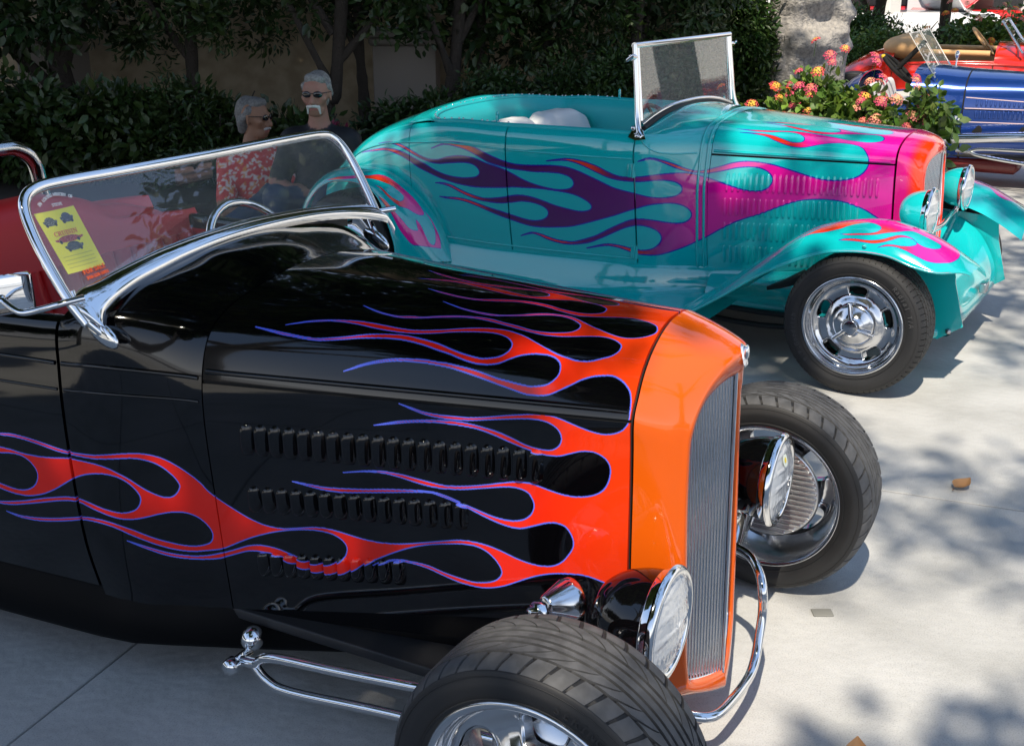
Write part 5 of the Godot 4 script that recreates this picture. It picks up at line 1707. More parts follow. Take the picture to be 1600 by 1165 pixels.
func teal_front(car: Node3D) -> void:
	# radiator shell: magenta at the back, orange red round the grille
	var img := Image.create(256, 256, false, Image.FORMAT_RGB8)
	for x in 256:
		for y in 256:
			var f := float(y) / 255.0
			var c := Color(0.86, 0.06, 0.50).lerp(Color(0.95, 0.22, 0.03), smoothstep(0.16, 0.42, f))
			img.set_pixel(x, y, c)
	var pm := painted(ImageTexture.create_from_image(img), 0.1)
	obj("grille_shell", shell_rows(TEAL_BODY, TEAL_LIP, TEAL_OPEN, -0.014, 0.004), pm, car)
	grille_bars(car, TEAL_OPEN, 15, 0.012, 0.0118, M.polished)
	headlight(car, Vector3(0.155, 0.695, 0.345), 0.094, M.teal, 0.125)
	headlight(car, Vector3(0.155, 0.695, -0.345), 0.094, M.teal, 0.125)
	var bar := MB.new()
	bar.tube(smooth([Vector3(0.10, 0.52, -0.46), Vector3(0.12, 0.58, -0.36), Vector3(0.13, 0.585, -0.2), Vector3(0.14, 0.575, 0.0), Vector3(0.13, 0.585, 0.2), Vector3(0.12, 0.58, 0.36), Vector3(0.10, 0.52, 0.46)], 5), 0.013, 10)
	for s in [1.0, -1.0]:
		bar.tube(PackedVector3Array([Vector3(0.125, 0.58, 0.345 * s), Vector3(0.13, 0.62, 0.345 * s)]), 0.012, 10)
	obj("headlight_bar", bar, M.chrome, car)
	# pan between the fenders and the frame horns
	var pan := MB.new()
	var rows := []
	for k in 13:
		var w := lerpf(0.44, -0.44, k / 12.0)
		var e := pow(absf(w) / 0.44, 4.0)
		rows.append(PackedVector3Array([Vector3(0.05, 0.46 + 0.10 * e, w), Vector3(0.14, 0.43 + 0.10 * e, w), Vector3(0.23, 0.37 + 0.10 * e, w), Vector3(0.30, 0.30 + 0.06 * e, w), Vector3(0.325, 0.24 + 0.02 * e, w), Vector3(0.30, 0.205, w), Vector3(0.18, 0.20, w)]))
	pan.grid(smooth_grid(rows, 2, 4))
	obj("front_pan", pan, M.teal, car)
	for s in [1.0, -1.0]:
		var plate := MB.new()
		var pts := [Vector3(-0.12, 0.58, 0), Vector3(0.30, 0.55, 0), Vector3(0.315, 0.44, 0), Vector3(0.365, 0.262, 0), Vector3(0.27, 0.195, 0), Vector3(0.05, 0.21, 0), Vector3(-0.12, 0.25, 0)]
		for z in [0.455, 0.462]:
			var pr := PackedVector3Array()
			for p in pts:
				pr.append(Vector3(p.x, p.y, z * s))
			plate.fan(pr, Vector3(0.1, 0.38, z * s))
		var e0 := PackedVector3Array()
		var e1 := PackedVector3Array()
		for p in pts + [pts[0]]:
			e0.append(Vector3(p.x, p.y, 0.455 * s))
			e1.append(Vector3(p.x, p.y, 0.462 * s))
		plate.grid([e0, e1])
		obj("fender_splash_panel", plate, M.teal, car)
		var horn := MB.new()
		horn.tube(smooth([Vector3(0.0, 0.33, 0.40 * s), Vector3(0.2, 0.26, 0.405 * s), Vector3(0.30, 0.215, 0.41 * s)], 4), 0.03, 10, false, PackedFloat32Array(), 0.6)
		horn.lathe(pv([Vector2(0.001, 0.045), Vector2(0.02, 0.045), Vector2(0.022, 0.03), Vector2(0.022, 0.0)]), axis_z(Vector3(0.25, 0.22, 0.43 * s), Vector3(0, 0, s)), 14)
		obj("frame_horn", horn, M.teal, car)
		var bolt := MB.new()
		bolt.lathe(pv([Vector2(0.001, 0.012), Vector2(0.010, 0.011), Vector2(0.013, 0.0)]), axis_z(Vector3(0.31, 0.235, 0.462 * s), Vector3(0, 0, s)), 8)
		obj("bolt", bolt, M.cast, car)
	var clip := MB.new()
	clip.box(Vector3(0.335, 0.30, -0.10), Vector3(0.03, 0.045, 0.06), 0.004)
	obj("tow_bracket", clip, M.cast, car)
	var under := MB.new()
	under.box(Vector3(-1.4, 0.24, 0), Vector3(2.5, 0.05, 0.7), 0.01)
	for s in [1.0, -1.0]:
		under.tube(smooth([Vector3(-0.95, 0.20, 0.42 * s), Vector3(-0.5, 0.19, 0.45 * s), Vector3(0.0, 0.23, 0.48 * s)], 4), 0.013, 8)
		under.tube(smooth([Vector3(-0.95, 0.14, 0.42 * s), Vector3(-0.5, 0.13, 0.45 * s), Vector3(0.0, 0.2, 0.48 * s)], 4), 0.013, 8)
		under.tube(smooth([Vector3(-0.35, 0.35, 0.30 * s), Vector3(-0.5, 0.27, 0.38 * s), Vector3(-0.8, 0.20, 0.36 * s), Vector3(-1.6, 0.18, 0.36 * s)], 4), 0.03, 10)
	under.tube(PackedVector3Array([Vector3(0, 0.25, -0.62), Vector3(0, 0.25, 0.62)]), 0.025, 10)
	under.box(Vector3(-0.35, 0.42, 0), Vector3(0.7, 0.25, 0.36), 0.03)
	obj("underbody", under, M.dark_metal, car)
	var inner := MB.new()
	for s in [1.0, -1.0]:
		var ap := []
		for k in 13:
			var x := lerpf(-0.02, -0.78, k / 12.0)
			var e := body(TEAL_BODY, x, 12.8)
			ap.append(PackedVector3Array([Vector3(x, e.y + 0.03, (e.z - 0.012) * s), Vector3(x, e.y - 0.01, (e.z + 0.012) * s), Vector3(x, lerpf(e.y, 0.24, 0.5), lerpf(e.z + 0.012, 0.44, 0.6) * s), Vector3(x, 0.24, 0.44 * s), Vector3(x, 0.20, 0.44 * s)]))
		inner.grid(smooth_grid(ap, 1, 3))
	obj("inner_splash", inner, M.teal, car)


func teal_fenders(car: Node3D, base: Color) -> void:
	var tone := func(_u: float, _v: float, near: float) -> Color:
		var c := Color(0.92, 0.10, 0.60)
		if near < 0.16:
			c = Color(0.95, 0.28, 0.12).lerp(c, smoothstep(0.07, 0.16, near))
		return c
	var fa := [0.0, 11.0, 0.0, 0.47]
	var front := painted(flame_paint(1024, 512, fa, base, FLAME_FRONT_FENDER, 0.01, -99.0, Color(0.22, 0.22, 0.72), 0.004, tone, -99.0), 0.09)
	var ra := [0.0, 12.0, 0.0, 0.28]
	var rear := painted(flame_paint(1024, 512, ra, base, FLAME_REAR_FENDER, 0.01, -99.0, Color(0.22, 0.22, 0.72), 0.003, tone, -99.0), 0.09)
	for s in [1.0, -1.0]:
		for q in [["front_fender", FENDER, FENDER_V, fa, front], ["rear_fender", REAR_FENDER, REAR_FENDER_V, ra, rear]]:
			var mb := MB.new()
			var rows := []
			for st in q[1]:
				var row := []
				for p in st:
					row.append(v3(p, s))
				rows.append(row)
			var per := 5
			var fine := smooth_grid(rows, per, per)
			var uvs := []
			for a in fine.size():
				var uv := PackedVector2Array()
				for b in fine[0].size():
					var f := float(b) / per
					var j := mini(int(f), q[2].size() - 2)
					uv.append(Vector2(float(a) / per / q[3][1], lerpf(q[2][j], q[2][j + 1], f - j) / q[3][3]))
				uvs.append(uv)
			mb.grid(fine, uvs)
			# rolled lip along the wheel opening
			var lip := PackedVector3Array()
			for r in fine:
				lip.append(r[r.size() - 1] + Vector3(0, 0.002, -0.003 * s))
			mb.tube(lip, 0.0055, 8)
			obj(q[0], mb, q[4], car)
	var rv := MB.new()
	rv.lathe(pv([Vector2(0.001, 0.006), Vector2(0.006, 0.004), Vector2(0.009, 0.0)]), axis_z(Vector3(0.02, 0.625, 0.797), Vector3(0, 0.25, 1)), 10)
	obj("fender_stud", rv, M.teal, car)


func teal_cockpit(car: Node3D) -> void:
	var C := TEAL_BODY
	# padded rim round the open cockpit, from one door round the back to the other
	var rim := []
	for x in [-1.09, -1.25, -1.45, -1.62, -1.75, -1.9, -2.03, -2.13]:
		rim.append(body(C, x, 6.75) + Vector3(0, 0.004, -0.012))
	rim.append_array([Vector3(-2.20, 0.955, 0.56), Vector3(-2.25, 0.967, 0.46), Vector3(-2.275, 0.977, 0.3), Vector3(-2.283, 0.981, 0.1), Vector3(-2.283, 0.981, -0.1), Vector3(-2.275, 0.977, -0.3), Vector3(-2.25, 0.967, -0.46), Vector3(-2.20, 0.955, -0.56)])
	for x in [-2.13, -2.03, -1.9, -1.75, -1.62, -1.45, -1.25, -1.09]:
		rim.append(body(C, x, -6.75) + Vector3(0, 0.004, 0.012))
	var line := smooth(rim, 5)
	var roll := MB.new()
	roll.tube(line, 0.013, 10)
	obj("cockpit_rim", roll, M.teal_trim, car)
	var liner := MB.new()
	var rows := []
	for p in line:
		var inward := Vector3(-1.65 - p.x, 0, -p.z).normalized()
		rows.append(PackedVector3Array([p + inward * 0.010, p + inward * 0.022 + Vector3(0, -0.015, 0), p + inward * 0.045 + Vector3(0, -0.07, 0), p + inward * 0.05 + Vector3(0, -0.22, 0), p + inward * 0.06 + Vector3(0, -0.5, 0)]))
	liner.grid(smooth_grid(rows, 1, 3))
	obj("interior_trim", liner, M.teal_trim, car)
	# rear tonneau skin from the rim down to the deck
	var ton := MB.new()
	var tr := []
	for k in 25:
		var t := lerpf(6.9, -6.9, k / 24.0)
		var d := body(C, -2.30, t)
		var idx := clampf(lerpf(7.0, 16.0, k / 24.0), 7.0, 16.0) * 5.0
		var r := line[int(idx)]
		tr.append(PackedVector3Array([r + Vector3(-0.005, -0.004, 0), r.lerp(d, 0.45) + Vector3(0, 0.012, 0), d + Vector3(-0.02, 0.006, 0)]))
	ton.grid(smooth_grid(tr, 2, 4))
	obj("rear_cockpit_panel", ton, M.teal, car)
	var total := line.size()
	for k in 44:
		var p := line[int(lerpf(total * 0.17, total * 0.80, k / 43.0))]
		var stud := MB.new()
		stud.ball(p + Vector3(0, 0.014, 0.0), Vector3(0.0055, 0.005, 0.0055), 8, 5)
		obj("snap_stud", stud, M.polished, car)
	for q in [[-1.79, 1.0], [-1.15, -1.0], [-1.79, -1.0]]:
		var eye := MB.new()
		var b := body(C, q[0], 6.75 * q[1])
		eye.box(b + Vector3(0, 0.03, -0.02 * q[1]), Vector3(0.012, 0.045, 0.018), 0.004)
		eye.ball(b + Vector3(0, 0.052, -0.02 * q[1]), Vector3(0.007, 0.012, 0.012), 10, 6)
		obj("top_bracket", eye, M.teal, car)
	var seat := MB.new()
	var sr := []
	for k in 21:
		var w := lerpf(0.56, -0.56, k / 20.0)
		var dip := 0.055 * smoothstep(0.02, 0.10, absf(w + 0.06)) * smoothstep(0.62, 0.40, absf(w))
		var top := 0.86 + dip
		sr.append(PackedVector3Array([Vector3(-1.78, 0.5, w), Vector3(-1.88, 0.72, w), Vector3(-1.93, top - 0.06, w), Vector3(-1.965, top, w), Vector3(-2.02, top + 0.006, w), Vector3(-2.09, top - 0.02, w), Vector3(-2.14, 0.7, w)]))
	seat.grid(smooth_grid(sr, 2, 4))
	var bench := obj("bench_seat", seat, M.white_leather, car)
	var cu := MB.new()
	cu.box(Vector3(-1.6, 0.55, 0), Vector3(0.5, 0.14, 1.08), 0.05)
	obj("seat_cushion", cu, M.white_leather, bench)
	var floor_ := MB.new()
	floor_.box(Vector3(-1.6, 0.34, 0), Vector3(1.0, 0.02, 0.96), 0.005)
	floor_.box(Vector3(-1.09, 0.78, 0), Vector3(0.02, 0.36, 1.04), 0.005)
	obj("floor_and_dash", floor_, M.dark_metal, car)
	var wh := MB.new()
	var rp := PackedVector3Array()
	for k in 32:
		rp.append(Vector3(-1.36, 0.82, -0.32) + Basis(Vector3.BACK, 0.6) * Vector3(0, cos(TAU * k / 32) * 0.19, sin(TAU * k / 32) * 0.19))
	wh.tube(rp, 0.012, 8, true)
	wh.tube(PackedVector3Array([Vector3(-1.36, 0.82, -0.32), Vector3(-1.1, 0.66, -0.32)]), 0.02, 8)
	for k in 3:
		wh.tube(PackedVector3Array([Vector3(-1.36, 0.82, -0.32), rp[int(k * 10.6)]]), 0.009, 8)
	obj("steering_wheel", wh, M.dark_metal, car)


func teal_screen(car: Node3D) -> void:
	var rake := 0.115
	var at := func(y: float, z: float) -> Vector3: return Vector3(-1.085 - rake * (y - 0.95), y, z)
	var top := 1.333
	for s in [1.0, -1.0]:
		var post := MB.new()
		post.tube(smooth([at.call(top + 0.005, 0.545 * s), at.call(1.15, 0.555 * s), at.call(1.03, 0.566 * s), Vector3(-1.075, 0.97, 0.585 * s), Vector3(-1.05, 0.945, 0.60 * s)], 5), 0.017, 12, false, PackedFloat32Array(), 0.7)
		var foot := [Vector3(-1.10, 1.0, 0.575 * s), Vector3(-1.115, 0.945, 0.612 * s), Vector3(-1.075, 0.935, 0.624 * s), Vector3(-1.03, 0.94, 0.61 * s), Vector3(-1.055, 0.975, 0.585 * s)]
		var fr := PackedVector3Array(foot)
		post.fan(fr, Vector3(-1.07, 0.965, 0.606 * s))
		obj("windscreen_post", post, M.chrome, car)
		for q in [[-1.092, 0.985], [-1.072, 0.951]]:
			var sc := MB.new()
			sc.ball(Vector3(q[0], q[1], 0.612 * s), Vector3(0.011, 0.011, 0.006), 10, 6)
			obj("screw", sc, M.polished, car)
		var kn := MB.new()
		kn.tube(PackedVector3Array([at.call(1.285, 0.55 * s), at.call(1.285, 0.59 * s)]), 0.013, 10)
		kn.box(at.call(1.285, 0.60 * s), Vector3(0.045, 0.015, 0.01), 0.004, Basis(Vector3.BACK, 0.7))
		obj("wing_nut", kn, M.chrome, car)
	var frame := MB.new()
	frame.tube(PackedVector3Array([at.call(top, 0.55), at.call(top, -0.55)]), 0.014, 12)
	for s in [1.0, -1.0]:
		frame.tube(PackedVector3Array([at.call(top, 0.52 * s), at.call(1.01, 0.53 * s)]), 0.009, 10)
	var low := []
	for k in 13:
		var z := lerpf(0.53, -0.53, k / 12.0)
		low.append(at.call(1.052 - 0.06 * pow(absf(z) / 0.53, 2.4), z))
	var lowl := smooth(low, 3)
	frame.tube(lowl, 0.010, 10)
	obj("windscreen_frame", frame, M.chrome, car)
	var rub := MB.new()
	var rl := PackedVector3Array()
	for p in lowl:
		rl.append(p + Vector3(0.012, -0.016, 0))
	rub.tube(rl, 0.012, 8)
	obj("rubber_seal", rub, M.rubber, car)
	var pane := MB.new()
	var hi := PackedVector3Array()
	for p in lowl:
		hi.append(at.call(top, p.z))
	pane.grid([lowl, hi])
	var lo2 := PackedVector3Array()
	var hi2 := PackedVector3Array()
	for k in hi.size():
		lo2.append(lowl[k] - Vector3(0.005, 0, 0))
		hi2.append(hi[k] - Vector3(0.005, 0, 0))
	pane.grid([lo2, hi2])
	obj("windscreen_glass", pane, M.glass, car)


func teal_wheel(R: float) -> Node3D:
	var w := Node3D.new()
	var tyre := obj("tyre", tyre_shape(R, 0.205, 0.198), M.rubber, w)
	obj("tread", tread_shape(R, 0.205, [
		[0.0, 0.16, 70, 0.10, 0.10, 0.0, 0.5, 2],
		[0.21, 0.42, 70, 0.10, 0.10, 0.6, 0.1, 2],
		[0.47, 0.68, 70, 0.10, 0.10, 0.1, 0.6, 2],
		[0.73, 1.0, 70, 0.16, 0.16, 0.6, 0.6, 4],
	]), M.rubber, tyre)
	var txt := MB.new()
	arc_text(txt, "B.F.Goodrich", 0.025, 0.238, 0.109, 3.9)
	arc_text(txt, "Radial T/A", 0.025, 0.238, 0.109, 0.85)
	obj("raised_lettering", txt, mat(0.05, 0.05, 0.052, 0.6), tyre)
	var xf := axis_z(Vector3.ZERO)
	var rim := MB.new()
	rim.lathe(pv([Vector2(0.196, 0.085), Vector2(0.205, 0.089), Vector2(0.2075, 0.095), Vector2(0.205, 0.1005), Vector2(0.198, 0.102), Vector2(0.193, 0.099)]), xf, 72)
	rim.lathe(pv([Vector2(0.193, 0.099), Vector2(0.188, 0.091), Vector2(0.183, 0.078), Vector2(0.179, 0.066), Vector2(0.171, 0.060)]), xf, 72)
	rim.lathe(pv([Vector2(0.171, 0.060), Vector2(0.172, 0.02), Vector2(0.18, -0.06), Vector2(0.195, -0.09), Vector2(0.207, -0.095), Vector2(0.2, -0.08)]), xf, 72)
	obj("rim", rim, M.polished, w)
	var dish := func(r: float) -> float:
		return 0.052 + 0.010 * smoothstep(0.145, 0.172, r) + 0.016 * smoothstep(0.125, 0.085, r)
	obj("spoked_face", wheel_face(5, 0.078, 0.172, 0.139, 0.020, 0.285, 4.0, dish, 0.045, 0.30), M.polished, w)
	var hub := MB.new()
	hub.lathe(pv([Vector2(0.0005, 0.118), Vector2(0.027, 0.117), Vector2(0.029, 0.114)]), xf, 40)
	hub.lathe(pv([Vector2(0.029, 0.114), Vector2(0.033, 0.100), Vector2(0.05, 0.086), Vector2(0.072, 0.078), Vector2(0.082, 0.074), Vector2(0.086, 0.066)]), xf, 48)
	obj("hub_cap", hub, M.polished, w)
	for k in 3:
		var a := TAU * k / 3.0 + 1.75
		var d := Vector3(cos(a), sin(a), 0)
		var e := Vector3(-d.y, d.x, 0)
		var sp := MB.new()
		var rr := []
		for q in [[0.024, 0.011, 0.112, 0.105], [0.05, 0.0085, 0.107, 0.096], [0.075, 0.0085, 0.103, 0.092], [0.093, 0.0095, 0.103, 0.092], [0.096, 0.009, 0.100, 0.094]]:
			var c: Vector3 = d * q[0]
			rr.append(PackedVector3Array([c - e * q[1] + Vector3(0, 0, q[3]), c - e * q[1] * 0.7 + Vector3(0, 0, q[2]), c + e * q[1] * 0.7 + Vector3(0, 0, q[2]), c + e * q[1] + Vector3(0, 0, q[3]), c + Vector3(0, 0, q[3] - 0.008)]))
		sp.grid(rr, [], true)
		sp.fan(rr[4], d * 0.096 + Vector3(0, 0, 0.097))
		obj("spinner_ear", sp, M.polished, w)
	var drum := MB.new()
	drum.lathe(pv([Vector2(0.001, 0.01), Vector2(0.13, 0.005), Vector2(0.135, -0.05), Vector2(0.02, -0.06)]), xf, 40)
	obj("brake_drum", drum, M.gap, w)
	return w


# ---------------------------------------------------------------- plants
func leaf_mesh(n: int, radius: float, length: float, wide: float, sd: int, squash := 1.0) -> ArrayMesh:
	var r := RandomNumberGenerator.new()
	r.seed = sd
	var mb := MB.new()
	for k in n:
		var d := Vector3(r.randfn(), r.randfn() * squash, r.randfn()).normalized()
		var p := d * radius * pow(r.randf(), 0.45)
		p.y *= squash
		var ax := (d + Vector3(r.randf_range(-0.9, 0.9), r.randf_range(-1.1, 0.5), r.randf_range(-0.9, 0.9))).normalized()
		var side := ax.cross(Vector3(r.randf_range(-0.5, 0.5), 1, r.randf_range(-0.5, 0.5))).normalized()
		var up := side.cross(ax)
		var l := length * r.randf_range(0.7, 1.25)
		var w := wide * l / length
		var tint := r.randf_range(0.72, 1.25)
		var col := Color(tint * r.randf_range(0.9, 1.15), tint, tint * r.randf_range(0.8, 1.0))
		var f := mb.v.size()
		mb.point(p)
		mb.point(p + ax * l * 0.35 + side * w * 0.5 + up * l * 0.03)
		mb.point(p + ax * l * 0.72 + side * w * 0.36 - up * l * 0.01)
		mb.point(p + ax * l - up * l * 0.12)
		mb.point(p + ax * l * 0.72 - side * w * 0.36 - up * l * 0.01)
		mb.point(p + ax * l * 0.35 - side * w * 0.5 + up * l * 0.03)
		mb.point(p + ax * l * 0.5 - up * l * 0.04)
		for j in 7:
			mb.c.append(col)
		mb.tri(f, f + 1, f + 6)
		mb.tri(f + 1, f + 2, f + 6)
		mb.tri(f + 2, f + 3, f + 6)
		mb.tri(f + 3, f + 4, f + 6)
		mb.tri(f + 4, f + 5, f + 6)
		mb.tri(f + 5, f, f + 6)
	return mb.mesh()


func leaf_kinds() -> Dictionary:
	return {
		"canopy": [leaf_mesh(60, 0.34, 0.15, 0.075, 101, 0.7), leaf_mesh(60, 0.34, 0.14, 0.07, 102, 0.7)],
		"shrub": [leaf_mesh(60, 0.16, 0.066, 0.026, 103), leaf_mesh(60, 0.16, 0.072, 0.024, 104)],
		"broad": [leaf_mesh(44, 0.15, 0.078, 0.042, 105), leaf_mesh(44, 0.16, 0.085, 0.040, 106)],
		"fine": [leaf_mesh(60, 0.13, 0.045, 0.02, 107), leaf_mesh(60, 0.13, 0.05, 0.018, 108)],
		"lantana": [leaf_mesh(20, 0.10, 0.062, 0.040, 109), leaf_mesh(20, 0.11, 0.07, 0.042, 110)],
	}


func turned(r: RandomNumberGenerator, at: Vector3, s: float) -> Transform3D:
	return Transform3D(Basis(Vector3(r.randfn(), r.randfn(), r.randfn()).normalized(), r.randf() * TAU).scaled(Vector3.ONE * s), at)


func leaf_tone(r: RandomNumberGenerator, base: Color, vary: float) -> Color:
	var f := 1.0 + r.randf_range(-vary, vary)
	return Color(base.r * f * r.randf_range(0.85, 1.25), base.g * f, base.b * f * r.randf_range(0.7, 1.1))


func limb(mb: MB, pts: Array, r0: float, r1: float, seg := 9, rough := 0.1) -> void:
	var line := smooth(pts, 6)
	var rad := PackedFloat32Array()
	for k in line.size():
		rad.append(lerpf(r0, r1, float(k) / (line.size() - 1)) * (1.0 + rough * sin(k * 1.7 + r0 * 90.0)))
	mb.tube(line, r0, seg, false, rad)


# a slender tree of the row against the wall: trunk, limbs, leaf crown
func row_tree(label: String, at: Vector3, lean: Vector2, r0: float, fork: float, crown_y: float, spread: float, n: int, leaves: Array, base: Color, sd: int) -> void:
	n = int(n * 1.35)
	var r := RandomNumberGenerator.new()
	r.seed = sd
	var t := thing("tree", label, "tree", at, 0.0, "slender trees in front of the beige wall")
	var trunk := MB.new()
	var top := Vector3(lean.x, 4.2, lean.y)
	limb(trunk, [Vector3(0, -0.05, 0), Vector3(lean.x * 0.15, 0.6, 0), Vector3(lean.x * 0.3, fork, lean.y * 0.3), Vector3(lean.x * 0.6, lerpf(fork, 4.2, 0.4), lean.y * 0.6), top], r0, r0 * 0.35)
	obj("trunk", trunk, M.dark_bark, t)
	for k in 3:
		var br := MB.new()
		var a := r.randf() * TAU
		var y0 := fork + 0.25 * k
		var b0 := Vector3(lean.x * 0.3, y0, lean.y * 0.3)
		var e := b0 + Vector3(cos(a) * spread * 0.8, r.randf_range(0.7, 1.5), sin(a) * spread * 0.35)
		limb(br, [b0 - Vector3(0, 0.1, 0), b0.lerp(e, 0.4) + Vector3(0, -0.08, 0), e], r0 * 0.5, r0 * 0.15, 7)
		obj("limb", br, M.dark_bark, t)
	var places := [[], []]
	var tones := [[], []]
	for k in n:
		var a := r.randf() * TAU
		var rad := spread * sqrt(r.randf())
		var y := crown_y + r.randf_range(-1.15, 1.2) * (1.0 - 0.25 * rad / spread) if k % 3 else crown_y + r.randf_range(2.0, 5.0)
		var p := Vector3(cos(a) * rad, y, sin(a) * rad * 0.62)
		places[k % 2].append(turned(r, p, r.randf_range(0.8, 1.3) * (2.2 if k % 3 == 0 else 1.0)))
		tones[k % 2].append(leaf_tone(r, base, 0.35))
	for k in 2:
		multi("crown", leaves[k], M.leaf, places[k], tones[k], t)


func shrub(called: String, label: String, at: Vector3, size: Vector3, n: int, leaves: Array, base: Color, sd: int, group := "", vary := 0.35) -> Node3D:
	var r := RandomNumberGenerator.new()
	r.seed = sd
	var t := thing(called, label, "shrub", at, 0.0, group)
	var stems := MB.new()
	for k in 9:
		var a := r.randf() * TAU
		var e := Vector3(cos(a) * size.x * 0.33, size.y * r.randf_range(0.55, 0.85), sin(a) * size.z * 0.33)
		limb(stems, [Vector3(cos(a) * 0.06, 0, sin(a) * 0.06), e * 0.5 + Vector3(0, 0.05, 0), e], 0.014, 0.005, 5)
	obj("stems", stems, M.dark_bark, t)
	var places := [[], []]
	var tones := [[], []]
	var bumps := []
	for k in 7:
		bumps.append(Vector3(r.randf_range(-0.34, 0.34) * size.x, r.randf_range(0.30, 0.72) * size.y, r.randf_range(-0.3, 0.3) * size.z))
	for k in n:
		var b: Vector3 = bumps[r.randi() % 7]
		var d := Vector3(r.randfn(), r.randfn(), r.randfn()).normalized() * pow(r.randf(), 0.4)
		var p := b + d * Vector3(size.x * 0.24, size.y * 0.27, size.z * 0.24)
		p.y = maxf(p.y, 0.04)
		places[k % 2].append(turned(r, p, r.randf_range(0.75, 1.25)))
		tones[k % 2].append(leaf_tone(r, base, vary))
	for k in 2:
		multi("foliage", leaves[k], M.leaf, places[k], tones[k], t)
	return t


func back_garden(L: Dictionary) -> void:
	var green := Color(0.030, 0.060, 0.016)
	var dark := Color(0.018, 0.042, 0.012)
	var rows := [
		["slender tree at far left with a thick dark trunk and a low leafy limb", -3.78, -10.3, 0.14, -0.25, 0.7, 2.1, 1.3, 190],
		["slender dark tree between the far left trunk and the two seated men", -2.75, -10.2, 0.075, 0.15, 1.0, 2.0, 1.1, 150],
		["slender forked tree right behind the man with the white moustache", -1.62, -9.9, 0.085, 0.55, 0.75, 2.15, 1.0, 120],
		["slender tree with a dark straight trunk left of the grey pillar", -1.28, -10.4, 0.06, -0.1, 1.0, 2.2, 0.9, 90],
		["slender tree whose leaning limb crosses in front of the grey pillar", -0.62, -10.1, 0.085, 0.45, 0.85, 2.2, 1.0, 110],
		["slender tree with a thin straight trunk right of the grey pillar", -0.30, -10.3, 0.06, 0.12, 1.1, 2.1, 0.9, 110],
		["slender tree behind the rear of the teal roadster's cockpit", 0.36, -10.5, 0.07, -0.2, 1.0, 1.9, 1.0, 170],
		["slender tree behind the windscreen of the teal roadster", 0.98, -10.2, 0.075, 0.2, 1.0, 1.75, 1.0, 200],
		["slender tree at the far left edge of the picture, mostly leaves", -4.9, -10.0, 0.09, 0.3, 0.8, 1.9, 1.2, 180],
	]
	for k in rows.size():
		var q: Array = rows[k]
		row_tree(q[0], Vector3(q[1], 0, q[2]), Vector2(q[4], 0.1), q[3], q[5], q[6], q[7], q[8], L.shrub if k % 2 else L.broad, green if k % 3 else dark, 300 + k)
	var low := [
		["dense dark shrub filling the far left corner under the trees", -4.5, -9.2, 1.7, 0.95, 1.0, 230],
		["dark shrub behind the left end of the black roadster's windscreen", -3.3, -9.1, 1.6, 0.98, 1.0, 240],
		["dark leafy shrub left of the man with grey swept back hair", -2.25, -9.0, 1.2, 0.85, 0.9, 190],
		["small dark shrub between the two seated men", -1.55, -8.9, 0.8, 0.72, 0.7, 120],
		["dark shrub right of the man in the black shirt", -0.55, -9.1, 1.2, 0.72, 0.8, 190],
		["feathery green shrub behind the rear deck of the teal roadster", 0.1, -9.3, 1.1, 0.92, 0.8, 220],
		["feathery green shrub behind the teal roadster's cockpit", 0.62, -9.2, 0.9, 1.02, 0.8, 200],
		["feathery green shrub left of the teal roadster's windscreen", 1.05, -9.1, 0.8, 1.1, 0.8, 200],
	]
	for k in low.size():
		var q: Array = low[k]
		shrub("shrub", q[0], Vector3(q[1], 0.05, q[2]), Vector3(q[3], q[4], q[5]), q[6], L.fine if k >= 5 else L.broad if k % 2 else L.shrub, Color(0.032, 0.070, 0.018) if k >= 5 else green, 330 + k, "shrubs in the shaded bed")
	# crimson flowers low in the shade between the men
	var fl := shrub("flowering_shrub", "small crimson flowering shrub low in the shade beside the man with grey hair", Vector3(-1.24, 0.25, -7.75), Vector3(0.34, 0.36, 0.25), 22, L.fine, Color(0.22, 0.012, 0.06), 351)
	fl.set_meta("category", "flowers")
	# climber on the wall left of the big trunk
	shrub("climber", "leafy green climber hanging beside the big grey trunk, on its left", Vector3(1.95, 0.2, -11.1), Vector3(0.66, 1.9, 0.5), 400, L.shrub, Color(0.040, 0.085, 0.02), 352)


